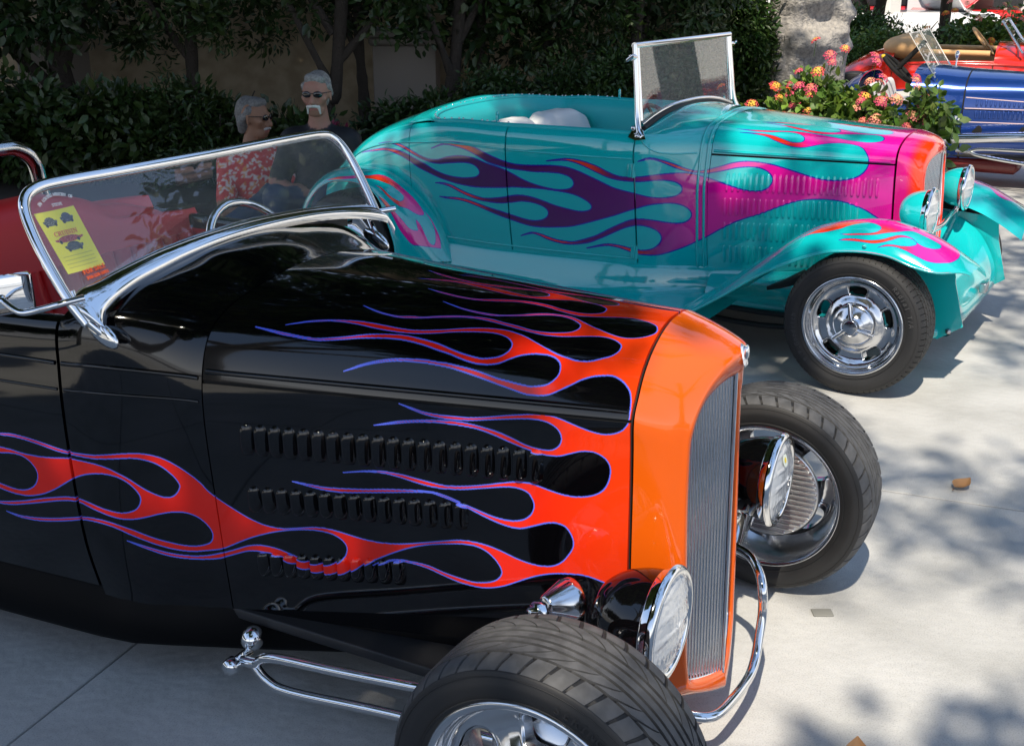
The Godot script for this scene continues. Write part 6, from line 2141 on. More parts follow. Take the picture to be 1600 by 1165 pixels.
func big_tree(L: Dictionary) -> void:
	var t := thing("big_tree", "massive pale grey tree trunk with swollen knots and rough bark behind the teal hood", "tree", Vector3(2.72, 0, -11.2))
	var mb := MB.new()
	var nz := FastNoiseLite.new()
	nz.seed = 77
	nz.frequency = 1.0
	# swellings: angle from the camera side, height, size, how far out
	var knobs := [[0.15, 1.02, 0.15, 0.10], [-0.25, 1.0, 0.13, 0.06], [0.75, 1.27, 0.11, 0.12], [0.62, 1.12, 0.09, 0.09], [-0.35, 1.38, 0.17, 0.08], [0.25, 1.42, 0.12, 0.07], [0.95, 0.98, 0.08, 0.07], [-0.9, 1.1, 0.16, 0.05], [0.5, 0.85, 0.14, 0.04], [-0.6, 0.75, 0.18, 0.04], [0.05, 1.20, 0.10, -0.05], [0.45, 1.22, 0.07, -0.05], [0.1, 1.65, 0.2, 0.06], [1.0, 1.75, 0.2, 0.07]]
	var rows := []
	for k in 121:
		var y := lerpf(-0.05, 3.3, k / 120.0)
		var row := PackedVector3Array()
		for s in 120:
			var a := TAU * s / 120
			var r := 0.352 + 0.10 * exp(-y * 3.0) + 0.03 * smoothstep(2.2, 3.2, y)
			r += 0.02 * sin(a * 3.0 + y) * (0.5 + exp(-y * 2.0))
			r += 0.022 * nz.get_noise_3d(cos(a) * 2.2, y * 1.6, sin(a) * 2.2) + 0.010 * nz.get_noise_3d(cos(a) * 9.0, y * 7.0, sin(a) * 9.0)
			for q in knobs:
				var da := wrapf(a - (PI / 2 - q[0]), -PI, PI) * 0.35
				var dy: float = y - q[1]
				var d2: float = (da * da * 0.7 + dy * dy * (1.0 if dy > 0 else 2.4)) / (q[2] * q[2])
				if d2 < 6.0:
					r += q[3] * 1.0 * exp(-d2)
			row.append(Vector3(cos(a) * r, y, sin(a) * r))
		rows.append(row)
	mb.grid(rows, [], true)
	obj("trunk", mb, M.bark, t)
	for q in [[Vector3(0, 3.0, 0), Vector3(-0.8, 4.4, 0.5), Vector3(-2.2, 5.8, 1.8), 0.2], [Vector3(0, 3.0, 0), Vector3(0.7, 4.3, 0.3), Vector3(1.8, 6.0, 1.2), 0.19], [Vector3(0, 3.1, 0), Vector3(0.1, 4.8, -0.4), Vector3(-0.3, 6.6, -0.6), 0.18], [Vector3(0, 3.0, 0.1), Vector3(0.0, 4.2, 1.1), Vector3(-0.4, 5.6, 3.2), 0.17]]:
		var b := MB.new()
		limb(b, [q[0] - Vector3(0, 0.4, 0), q[0], q[1], q[2]], q[3], 0.06, 12)
		obj("limb", b, M.bark, t)


# how much sun the leaf roof lets through at a place on the ground (x, depth from the camera): 0 shade .. 1 open
func openness(x: float, d: float) -> float:
	var open := 0.015
	open = maxf(open, 0.45 * smoothstep(0.35, 1.1, x - 0.10 * (d - 3.0)) * smoothstep(1.2, 2.6, d) * (1.0 - smoothstep(8.2, 9.2, d)))
	open = maxf(open, 0.66 * smoothstep(1.6, 2.3, x) * smoothstep(7.0, 9.0, d))
	for q in [[0.62, 3.02, 0.34, 0.9], [-0.3, 6.85, 0.75, 0.85], [0.5, 6.55, 0.36, 0.8], [1.05, 6.35, 0.36, 0.75], [1.5, 6.05, 0.36, 0.8], [1.75, 5.15, 0.55, 0.97], [2.0, 5.75, 0.45, 0.9], [2.2, 8.5, 0.95, 0.85], [1.0, 2.55, 0.45, 0.75], [1.85, 4.3, 0.6, 0.9], [-2.2, 12.3, 0.25, 0.5], [-0.6, 12.2, 0.2, 0.5], [0.6, 12.0, 0.4, 0.6], [1.3, 10.5, 0.5, 0.55], [2.9, 11.9, 0.6, 0.85], [-1.45, 12.4, 0.35, 0.7], [-0.95, 12.35, 0.22, 0.65], [0.45, 2.48, 0.50, 0.97], [0.05, 2.66, 0.42, 0.95], [-0.35, 2.84, 0.36, 0.95], [-0.75, 3.0, 0.32, 0.95], [-1.15, 3.13, 0.30, 0.95], [-1.55, 3.28, 0.28, 0.95], [0.2, 2.12, 0.42, 0.9], [0.82, 3.33, 0.36, 0.9]]:
		var l := Vector2((x - q[0]) / q[2], (d - q[1]) / q[2]).length()
		open = maxf(open, q[3] * (1.0 - smoothstep(0.7, 1.15, l)))
	return open


# the trees whose crowns roof the place; their trunks stand beside and behind the camera
func shade_trees(L: Dictionary) -> void:
	var spots := [[-5.2, 1.5, "tall shade tree standing off to the left, out of the picture"], [-2.6, 5.0, "tall shade tree behind the photographer, left one"], [3.6, 4.6, "tall shade tree behind the photographer, right one"], [6.7, -9.7, "tall shade tree off to the right of the blue roadster"], [6.0, -1.2, "tall shade tree standing off to the right, out of the picture"]]
	var roots := []
	for q in spots:
		var t := thing("shade_tree", q[2], "tree", Vector3(q[0], 0, q[1]), 0.0, "shade trees round the parking place")
		var mb := MB.new()
		limb(mb, [Vector3(0, -0.1, 0), Vector3(0.05, 1.8, 0.05), Vector3(-0.05, 4.2, 0), Vector3(0.1, 7.6, -0.1)], 0.26, 0.12, 16, 0.04)
		obj("trunk", mb, M.bark, t)
		for k in 4:
			var a := TAU * k / 4.0 + 0.4
			var b := MB.new()
			limb(b, [Vector3(0, 4.2, 0), Vector3(cos(a) * 0.9, 5.8, sin(a) * 0.9), Vector3(cos(a) * 2.6, 7.6, sin(a) * 2.6)], 0.12, 0.04, 10)
			obj("limb", b, M.bark, t)
		roots.append(t)
	roots.append(get_node("big_tree"))
	var nz := FastNoiseLite.new()
	nz.seed = 5
	nz.frequency = 0.75
	nz.fractal_octaves = 3
	var r := RandomNumberGenerator.new()
	r.seed = 4242
	var places := []
	var tones := []
	for k in roots.size():
		places.append([[], []])
		tones.append([[], []])
	var step := 0.26
	var d := -3.0
	while d < 15.0:
		var x := -8.5
		while x < 7.5:
			var sx := x + r.randf_range(-0.12, 0.12)
			var sd := d + r.randf_range(-0.12, 0.12)
			x += step
			if (sx < -3.2 and sd < 6.5) or (sx > 3.3 and sd < 9.0) or sx > 4.6:
				continue
			var o := openness(sx, sd)
			var n := clampf(0.5 + 0.62 * nz.get_noise_2d(sx * 1.6, sd * 1.1), 0.0, 1.0)
			var tries := 3 if o < 0.1 else 1
			if n < o:
				continue
			for k in tries:
				var h := r.randf_range(6.4, 9.6)
				var p := Vector3(sx + h * SUN_TO.x / SUN_TO.y, h, -sd + h * SUN_TO.z / SUN_TO.y)
				var best := 0
				var far := 1e9
				for j in roots.size():
					var l: float = Vector2(p.x - roots[j].position.x, p.z - roots[j].position.z).length()
					if l < far:
						far = l
						best = j
				places[best][k % 2].append(turned(r, p - roots[best].position, r.randf_range(0.8, 1.15) * (0.75 if o > 0.3 else 1.0)))
				tones[best][k % 2].append(leaf_tone(r, Color(0.055, 0.10, 0.025), 0.3))
		d += step
	# the fuller crowns seen mirrored in paint and glass
	for q in [[5, Vector3(3.4, 6.9, -10.8), Vector3(2.7, 2.0, 2.2), 260], [3, Vector3(7.2, 5.2, -8.2), Vector3(2.8, 1.3, 2.4), 190], [4, Vector3(7.6, 5.2, -2.2), Vector3(2.4, 1.4, 2.4), 150]]:
		for k in q[3]:
			var dir := Vector3(r.randfn(), r.randfn(), r.randfn()).normalized() * pow(r.randf(), 0.4)
			places[q[0]][k % 2].append(turned(r, q[1] + dir * q[2] - roots[q[0]].position, r.randf_range(0.9, 1.3)))
			tones[q[0]][k % 2].append(leaf_tone(r, Color(0.055, 0.10, 0.025), 0.3))
	for j in roots.size():
		for k in 2:
			if places[j][k].size():
				multi("crown", L.canopy[k], M.leaf, places[j][k], tones[j][k], roots[j])
	# a clipped hedge and a pale building behind the photographer, seen only in the paint and glass
	shrub("hedge", "clipped dark hedge along the left side, out of the picture", Vector3(-9.5, 0, 0.5), Vector3(1.6, 3.2, 12.0), 700, L.canopy, Color(0.03, 0.06, 0.018), 361)


func floret_mesh(sd: int, inner: Color, outer: Color) -> ArrayMesh:
	var r := RandomNumberGenerator.new()
	r.seed = sd
	var mb := MB.new()
	for k in 26:
		var f := sqrt((k + 0.5) / 26.0)
		var a := k * 2.399
		var p := Vector3(cos(a) * f, 0.55 * (1.0 - f * f), sin(a) * f) * 0.021
		var n := (p + Vector3(0, 0.012, 0)).normalized()
		var side := n.cross(Vector3(0.3, 0.2, 1)).normalized()
		var up := n.cross(side)
		var s := 0.0056 * r.randf_range(0.85, 1.2)
		var c := inner.lerp(outer, smoothstep(0.35, 0.75, f + r.randf_range(-0.12, 0.12)))
		var m := mb.point(p + n * 0.002)
		mb.c.append(c * 0.8)
		for j in 8:
			var w := TAU * j / 8
			mb.point(p + (side * cos(w) + up * sin(w)) * s * (1.0 if j % 2 else 0.6) + n * (0.0045 if j % 2 else 0.003))
			mb.c.append(c)
		for j in 8:
			mb.tri(m, m + 1 + j, m + 1 + (j + 1) % 8)
	return mb.mesh()


func lantanas(L: Dictionary) -> void:
	var heads := [floret_mesh(1, Color(0.85, 0.48, 0.03), Color(0.80, 0.13, 0.02)), floret_mesh(2, Color(0.85, 0.50, 0.06), Color(0.72, 0.08, 0.10)), floret_mesh(3, Color(0.80, 0.20, 0.14), Color(0.66, 0.07, 0.16)), floret_mesh(4, Color(0.85, 0.45, 0.20), Color(0.78, 0.24, 0.20))]
	var bushes := [
		["lantana bush with orange flowers right behind the teal windscreen, under the big trunk", Vector3(1.66, 0, -8.2), Vector3(0.85, 0.90, 0.7), 280, 30, 0],
		["tallest lantana bush with orange and red flowers in front of the big trunk", Vector3(2.18, 0, -8.0), Vector3(0.70, 1.20, 0.7), 360, 40, 1],
		["lantana bush with pink and salmon flowers between the teal hood and the blue roadster", Vector3(2.46, 0, -7.75), Vector3(0.60, 1.0, 0.6), 260, 40, 2],
		["big lantana bush with orange and pink flowers behind the red roadster's windscreen", Vector3(5.35, 0, -14.0), Vector3(1.3, 1.32, 0.9), 360, 34, 3],
		["lantana bush with salmon flowers behind the red roadster, at the right edge", Vector3(6.5, 0, -14.3), Vector3(1.5, 1.38, 0.9), 360, 34, 1],
	]
	for k in bushes.size():
		var q: Array = bushes[k]
		var b := shrub("lantana_bush", q[0], q[1], q[2], q[3], L.lantana, Color(0.11, 0.20, 0.038), 370 + k, "flowering lantana bushes", 0.45)
		var r := RandomNumberGenerator.new()
		r.seed = 390 + k
		for j in q[4]:
			var a := r.randf_range(-0.2, PI + 0.2)
			var up := r.randf_range(0.25, 1.0)
			var f := sqrt(maxf(0.05, 1.0 - pow(up - 0.35, 2.0) * 1.9))
			var p := Vector3(cos(a) * q[2].x * 0.52 * f, q[2].y * up, sin(a) * q[2].z * 0.5 * f)
			var st := MB.new()
			st.tube(PackedVector3Array([p - Vector3(0, 0.10, 0.03), p]), 0.0022, 5)
			var stem := obj("flower_stem", st, M.leaf_stem, b)
			var o := obj("flower_head", heads[(q[5] + (r.randi() % 2)) % 4], M.petal, stem)
			var nn := Vector3(cos(a) * 0.5, 0.8, sin(a) * 0.9).normalized()
			o.transform = Transform3D(Basis(Quaternion(Vector3.UP, nn)).scaled(Vector3.ONE * r.randf_range(1.25, 1.9)), p)
	shrub("box_hedge", "clipped green hedge behind the big trunk, above the red roadster", Vector3(4.75, 0, -15.6), Vector3(2.6, 1.28, 1.0), 520, L.shrub, Color(0.045, 0.10, 0.022), 381)
	shrub("box_shrub", "low bright green shrub at the right foot of the big trunk", Vector3(4.20, 0, -14.4), Vector3(0.85, 1.12, 0.7), 260, L.fine, Color(0.10, 0.19, 0.04), 382)


func far_street(L: Dictionary) -> void:
	# bright street beyond the hedge
	for k in 7:
		var x: float = [4.1, 4.7, 5.35, 6.0, 7.4, 8.4, 9.6][k]
		var t := thing("far_tree", ["thin dark trunk beyond the hedge, nearest the big trunk", "thin leaning trunk beyond the hedge, second from the big trunk", "thin forked trunk beyond the middle of the hedge", "dark trunk beyond the right end of the hedge", "far trunk behind the flowers at upper right", "far grey trunk right of the hedge, under the sunlit wall", "far trunk at the right edge of the street"][k], "tree", Vector3(x, 0, -17.0 - 0.5 * (k % 3)), 0.0, "trunks beyond the hedge")
		var mb := MB.new()
		limb(mb, [Vector3(0, -0.1, 0), Vector3(0.05, 0.9, 0), Vector3([0.2, -0.3, 0.25, 0.0, 0.1, 0.0, -0.1][k], 2.4, 0)], 0.09 + 0.02 * (k % 3), 0.06, 10)
		if k == 2:
			limb(mb, [Vector3(0.05, 0.7, 0), Vector3(-0.3, 1.5, 0), Vector3(-0.5, 2.4, 0)], 0.06, 0.04, 8)
		obj("trunk", mb, M.dark_bark, t)
		var places := []
		var tones := []
		var r := RandomNumberGenerator.new()
		r.seed = 500 + k
		for j in 60:
			places.append(turned(r, Vector3(r.randfn() * 0.7, 2.7 + r.randf_range(-0.9, 1.2), r.randfn() * 0.6), 1.0))
			tones.append(leaf_tone(r, Color(0.05, 0.10, 0.03), 0.3))
		multi("crown", L.canopy[0], M.leaf, places, tones, t)
	for q in [[7.2, -24.0, Color(0.75, 0.75, 0.75), "white van parked in the bright street beyond the hedge", 0.15, 1.9], [10.6, -25.5, Color(0.55, 0.02, 0.02), "red car parked in the far street at upper right", -0.1, 1.3], [8.2, -28.5, Color(0.5, 0.03, 0.04), "red car parked beyond the thin trunks", 0.2, 1.25], [9.6, -12.0, Color(0.6, 0.02, 0.015), "red car parked off to the right, mirrored in the teal windscreen", 0.5, 1.15], [14.5, -26.5, Color(0.7, 0.7, 0.72), "white car parked at the far right of the street", 0.0, 1.4]]:
		far_car(q[3], Vector3(q[0], 0, q[1]), q[4], q[2], q[5])
	var house := thing("far_building", "long pale building front beyond the street, sunlit", "building", Vector3(9.0, 0, -34.0))
	var w := MB.new()
	w.box(Vector3(0, 2.6, 0), Vector3(46, 5.2, 1.0), 0.05)
	obj("wall", w, M.pale_wall, house)
	for k in 12:
		var win := MB.new()
		win.box(Vector3(-18 + k * 3.2, 1.9, 0.51), Vector3(1.5, 1.6, 0.06), 0.02)
		obj("window", win, M.dark_metal, house)
	# pale building off to the right that the windscreen of the teal car mirrors
	var side := thing("side_building", "pale concrete building with square columns, off to the right of the picture", "building", Vector3(15.0, 0, -15.5), -0.94)
	var sw := MB.new()
	sw.box(Vector3(0, 3.4, -2.0), Vector3(26, 6.8, 0.6), 0.05)
	obj("wall", sw, M.pale_wall, side)
	for k in 6:
		var col := MB.new()
		col.box(Vector3(-11 + k * 4.4, 1.4, 1.6), Vector3(0.35, 2.8, 0.35), 0.02)
		obj("column", col, M.pale_wall, side)


func far_car(label: String, at: Vector3, turn: float, c: Color, tall: float) -> void:
	var car := thing("parked_car", label, "car", at, turn, "cars parked in the far street")
	var body_m := mat(c.r, c.g, c.b, 0.25, 0.0, 0.6)
	var rows := []
	for k in 5:
		var z: float = [-0.86, -0.84, 0.0, 0.84, 0.86][k]
		var f := 0.94 if absf(z) > 0.85 else 1.0
		rows.append([Vector3(-2.1, 0.35, z), Vector3(-2.15 * f, 0.7, z), Vector3(-1.3, 0.92 * f, z), Vector3(-0.7, tall * f, z * 0.86), Vector3(0.75, tall * f, z * 0.86), Vector3(1.35, 0.95 * f, z), Vector3(2.1 * f, 0.8, z), Vector3(2.15, 0.35, z)])
	var b := MB.new()
	b.grid(smooth_grid(rows, 1, 4))
	b.box(Vector3(0, 0.6, 0), Vector3(4.2, 0.5, 1.68), 0.1)
	obj("body", b, body_m, car)
	for s in [1.0, -1.0]:
		var g := MB.new()
		g.box(Vector3(0.0, tall - 0.26, 0.75 * s), Vector3(1.5, 0.3, 0.06), 0.03)
		obj("side_window", g, M.dark_metal, car)
		for x in [-1.3, 1.35]:
			var w := MB.new()
			w.lathe(pv([Vector2(0.01, 0.02), Vector2(0.2, 0.02), Vector2(0.29, 0.01), Vector2(0.31, -0.02), Vector2(0.31, -0.16)]), axis_z(Vector3(x, 0.31, 0.86 * s), Vector3(0, 0, s)), 24)
			obj("wheel", w, M.rubber, car)


# ---------------------------------------------------------------- the two roadsters at upper right
const TRACK_BODY := [
	[0.0, [[0, 0.845], [0.07, 0.842], [0.13, 0.832], [0.18, 0.812], [0.215, 0.782], [0.24, 0.74], [0.25, 0.68], [0.255, 0.64], [0.255, 0.60], [0.25, 0.54], [0.245, 0.48], [0.235, 0.40], [0.22, 0.32], [0.19, 0.24]]],
	[-0.9, [[0, 0.88], [0.1, 0.877], [0.19, 0.866], [0.27, 0.845], [0.33, 0.815], [0.375, 0.775], [0.40, 0.73], [0.412, 0.68], [0.42, 0.62], [0.42, 0.56], [0.415, 0.49], [0.40, 0.40], [0.38, 0.31], [0.33, 0.22]]],
	[-1.30, [[0, 0.905], [0.12, 0.90], [0.23, 0.888], [0.32, 0.868], [0.39, 0.838], [0.44, 0.80], [0.468, 0.755], [0.482, 0.70], [0.49, 0.63], [0.49, 0.56], [0.485, 0.49], [0.47, 0.40], [0.445, 0.31], [0.39, 0.22]]],
	[-1.9, [[0, 0.86], [0.14, 0.855], [0.27, 0.845], [0.38, 0.825], [0.46, 0.80], [0.51, 0.77], [0.535, 0.735], [0.545, 0.69], [0.55, 0.63], [0.55, 0.56], [0.545, 0.49], [0.53, 0.40], [0.50, 0.31], [0.44, 0.22]]],
	[-2.5, [[0, 0.80], [0.13, 0.797], [0.25, 0.785], [0.35, 0.765], [0.42, 0.735], [0.465, 0.70], [0.485, 0.67], [0.495, 0.63], [0.50, 0.58], [0.50, 0.53], [0.495, 0.47], [0.48, 0.40], [0.46, 0.32], [0.40, 0.24]]],
	[-3.0, [[0, 0.52], [0.08, 0.518], [0.15, 0.512], [0.2, 0.505], [0.24, 0.495], [0.27, 0.48], [0.285, 0.465], [0.295, 0.45], [0.30, 0.43], [0.30, 0.41], [0.295, 0.385], [0.285, 0.36], [0.27, 0.33], [0.24, 0.30]]]]


func track_shell(car: Node3D, m: Material, sy: float, tub: Material, edge_t: float, rear: float) -> void:
	var C := []
	for st in TRACK_BODY:
		var pts := []
		for q in st[1]:
			pts.append([q[0] * (1.0 + (sy - 1.0) * 0.5), 0.22 + (q[1] - 0.22) * sy])
		C.append([st[0] if st[0] > -1.31 else -1.3 + (st[0] + 1.3) * rear, pts])
	var V := BLACK_V
	var area := [-3.0, 0.0, -1.2, 1.2]
	var bx := func(x: float) -> float: return x if x > -1.31 else -1.3 + (x + 1.3) * rear
	obj("hood", panel(C, V, span(0.0, -0.893, 14), span(-8.2, 8.2, 50), area, 0.01), m, car)
	obj("cowl", panel(C, V, span(-0.905, -1.30, 10), span(-13.0, 13.0, 70), area, 0.01), m, car)
	for s in [1.0, -1.0]:
		obj("hood_side", panel(C, V, span(0.0, -0.893, 14), span(8.3 * s, 13.0 * s, 16), area, 0.01), m, car)
		obj("door", panel(C, V, span(-1.312, bx.call(-1.86), 10), span(edge_t * s, 13.0 * s, 24), area, 0.01), m, car)
		obj("rear_quarter", panel(C, V, span(bx.call(-1.87), bx.call(-2.26), 8), span(edge_t * s, 13.0 * s, 24), area, 0.01), m, car)
		var lip := MB.new()
		var lp := PackedVector3Array()
		var rows := []
		for k in 17:
			var p := body(C, lerpf(-1.30, bx.call(-2.27), k / 16.0), edge_t * s)
			lp.append(p)
			rows.append(PackedVector3Array([p + Vector3(0, 0, -0.02 * s), p + Vector3(0, -0.30, -0.05 * s)]))
		lip.tube(lp, 0.014, 8)
		obj("cockpit_edge", lip, m, car)
		var tr := MB.new()
		tr.grid(rows)
		obj("interior_trim", tr, tub, car)
	obj("rear_deck", panel(C, V, span(bx.call(-2.27), bx.call(-3.0), 14), span(-13.0, 13.0, 70), area, 0.01), m, car)
	var gap := MB.new()
	gap.grid(inner_rows(C, -0.02, -1.28, 0.009))
	obj("inner_panels", gap, M.gap, car)
	var nose := MB.new()
	var ring := PackedVector3Array()
	for k in 41:
		ring.append(body(C, 0.0, lerpf(-13.0, 13.0, k / 40.0)))
	nose.fan(ring, Vector3(0.03, 0.5, 0))
	obj("grille", nose, M.cast, car)
	var fl := MB.new()
	fl.box(Vector3(bx.call(-2.6) * 0.5, 0.25, 0), Vector3(-bx.call(-2.6), 0.04, 0.7), 0.01)
	fl.box(Vector3(bx.call(-2.24), 0.5, 0), Vector3(0.03, 0.5, 0.9), 0.01)
	obj("floor", fl, M.dark_metal, car)


func plain_wheel(r: float) -> Node3D:
	var w := Node3D.new()
	obj("tyre", tyre_shape(r, 0.19, r * 0.66), M.rubber, w)
	var rim := MB.new()
	rim.lathe(pv([Vector2(r * 0.67, 0.085), Vector2(r * 0.68, 0.095), Vector2(r * 0.62, 0.09), Vector2(r * 0.58, 0.05), Vector2(r * 0.3, 0.045), Vector2(0.06, 0.06), Vector2(0.05, 0.09), Vector2(0.001, 0.095)]), axis_z(Vector3.ZERO), 40)
	obj("rim", rim, M.polished, w)
	return w


func four_wheels(car: Node3D, r: float, track: float, base: float) -> void:
	var proto := plain_wheel(r)
	for k in 4:
		var w: Node3D = proto if k == 0 else proto.duplicate()
		w.name = "wheel" if k == 0 else "wheel_%03d" % k
		car.add_child(w)
		var s := 1.0 if k % 2 == 0 else -1.0
		w.position = Vector3(0.05 if k < 2 else -base, r, track * 0.5 * s)
		w.rotation.y = 0.0 if s > 0 else PI


func blue_roadster() -> void:
	var car := thing("blue_roadster", "metallic blue roadster with louvred hood and a side exhaust pipe, at the right edge", "car", Vector3(4.52, 0, -9.24), -0.5)
	track_shell(car, M.blue, 1.02, M.white_leather, 8.0, 0.42)
	var C := []
	for st in TRACK_BODY:
		var pts := []
		for q in st[1]:
			pts.append([q[0] * 1.01, 0.22 + (q[1] - 0.22) * 1.02])
		C.append([st[0], pts])
	var area := [-3.0, 0.0, -1.2, 1.2]
	for row in [0.665, 0.575]:
		for k in 22:
			obj("louvre", louvre(C, BLACK_V, lerpf(-0.80, -0.10, k / 21.0), row, 0.016, 0.062, 0.007, 1.0, area), M.blue, car)
	for y in [0.722, 0.62, 0.515]:
		var st := MB.new()
		var rows := []
		for k in 13:
			var x := lerpf(-0.885, -0.04, k / 12.0)
			var t := side_t(C, x, y) if y < 0.7 else 6.75
			var p := body(C, x, t)
			rows.append(PackedVector3Array([p + Vector3(0, 0.003, 0.002), p + Vector3(0, 0.0, 0.003), p + Vector3(0, -0.003, 0.003)]))
		st.grid(rows)
		obj("pinstripe", st, M.stripe, car)
	for k in 3:
		var port := MB.new()
		var x: float = [-0.78, -0.46, -0.14][k]
		port.lathe(pv([Vector2(0.001, 0.004), Vector2(0.036, 0.004), Vector2(0.040, 0.0)]), axis_z(body(C, x, side_t(C, x, 0.455)), Vector3(0, 0, 1)), 20)
		obj("exhaust_port", port, M.gap, car)
	var pipe := MB.new()
	pipe.tube(smooth([Vector3(-1.55, 0.375, 0.55), Vector3(-1.1, 0.385, 0.535), Vector3(-0.6, 0.42, 0.50), Vector3(-0.2, 0.45, 0.46), Vector3(0.0, 0.46, 0.40)], 6), 0.04, 14, false, PackedFloat32Array(), 1.0)
	obj("exhaust_pipe", pipe, M.chrome, car)
	var band := MB.new()
	band.tube(PackedVector3Array([Vector3(-1.14, 0.384, 0.537), Vector3(-1.11, 0.385, 0.536)]), 0.05, 14)
	obj("pipe_clamp", band, M.polished, car)
	var rod := MB.new()
	rod.tube(smooth([Vector3(-0.80, 0.30, 0.50), Vector3(-0.70, 0.325, 0.51), Vector3(-0.3, 0.335, 0.53), Vector3(0.05, 0.34, 0.56)], 5), 0.014, 10)
	rod.tube(smooth([Vector3(-0.80, 0.30, 0.50), Vector3(-0.70, 0.27, 0.51), Vector3(-0.3, 0.23, 0.53), Vector3(0.05, 0.22, 0.56)], 5), 0.014, 10)
	rod.tube(PackedVector3Array([Vector3(-0.90, 0.30, 0.47), Vector3(-0.80, 0.30, 0.50)]), 0.018, 10)
	obj("hairpin_rod", rod, M.chrome, car)
	var sump := MB.new()
	sump.box(Vector3(-0.75, 0.175, 0.1), Vector3(0.62, 0.13, 0.42), 0.04)
	obj("oil_pan", sump, M.maroon, car)
	# two small glass wind deflectors on raked posts
	for q in [[0.23, 0.0], [-0.23, 0.0]]:
		var g := MB.new()
		var z: float = q[0]
		g.flat(Vector3(-1.15, 0.87, z + 0.20), Vector3(-1.15, 0.87, z - 0.20), Vector3(-1.36, 1.17, z - 0.20), Vector3(-1.36, 1.17, z + 0.20))
		obj("wind_screen", g, M.tinted, car)
		var ed := MB.new()
		ed.tube(PackedVector3Array([Vector3(-1.15, 0.87, z + 0.2), Vector3(-1.36, 1.17, z + 0.2), Vector3(-1.36, 1.17, z - 0.2), Vector3(-1.15, 0.87, z - 0.2)]), 0.0035, 6, true)
		obj("screen_edge", ed, M.pale_wall, car)
	var fr := MB.new()
	for z in [0.43, 0.03, -0.03, -0.43]:
		fr.tube(PackedVector3Array([Vector3(-1.13, 0.84, z), Vector3(-1.18, 0.913, z)]), 0.008, 8)
	obj("screen_post", fr, M.polished, car)
	var mir := MB.new()
	mir.ball(Vector3(-1.10, 0.97, -0.36), Vector3(0.02, 0.035, 0.035))
	mir.tube(PackedVector3Array([Vector3(-1.10, 0.97, -0.36), Vector3(-1.10, 0.86, -0.34)]), 0.008, 8)
	obj("mirror", mir, M.chrome, car)
	var wh := MB.new()
	var c := Vector3(-1.50, 0.87, 0.02)
	var b := Basis(Vector3.BACK, 0.85)
	var rp := PackedVector3Array()
	for k in 32:
		rp.append(c + b * Vector3(0, cos(TAU * k / 32) * 0.155, sin(TAU * k / 32) * 0.155))
	wh.tube(rp, 0.017, 8, true)
	wh.tube(PackedVector3Array([c, c + b * Vector3(0.3, 0, 0)]), 0.02, 8)
	for k in 4:
		wh.tube(PackedVector3Array([c, rp[k * 8]]), 0.012, 8)
	obj("steering_wheel", wh, M.gap, car)
	var mk := MB.new()
	mk.box(rp[2] + Vector3(-0.004, 0.004, 0.012), Vector3(0.03, 0.03, 0.05), 0.008)
	obj("wheel_mark", mk, mat(0.8, 0.5, 0.02, 0.5), car)
	var seat := MB.new()
	var rows2 := []
	for k in 13:
		var z := lerpf(0.42, -0.42, k / 12.0)
		rows2.append([Vector3(-1.52, 0.45, z), Vector3(-1.58, 0.66, z), Vector3(-1.61, 0.745, z), Vector3(-1.65, 0.76, z), Vector3(-1.69, 0.72, z), Vector3(-1.70, 0.5, z)])
	seat.grid(smooth_grid(rows2, 1, 4))
	seat.box(Vector3(-1.44, 0.55, 0.1), Vector3(0.28, 0.16, 0.7), 0.06)
	obj("seat", seat, M.white_leather, car)
	# script on the cowl side
	for q in [["Paul", 0.085, -1.13, 0.595], ["Brown", 0.085, -1.035, 0.545]]:
		var t := side_t(C, q[2], q[3])
		var p := body(C, q[2], t)
		var o := obj("script_lettering", flat_text(q[0], q[1], "Droid Serif", 0.001)[0], mat(0.55, 0.6, 0.62, 0.4), car)
		o.transform = Transform3D(Basis(Vector3.UP, -0.17) * Basis(Vector3(1, 0, 0), Vector3(0.35, 1, 0).normalized(), Vector3(0, 0, 1)), p + Vector3(0, 0, 0.004))
	four_wheels(car, 0.31, 1.38, 1.95)


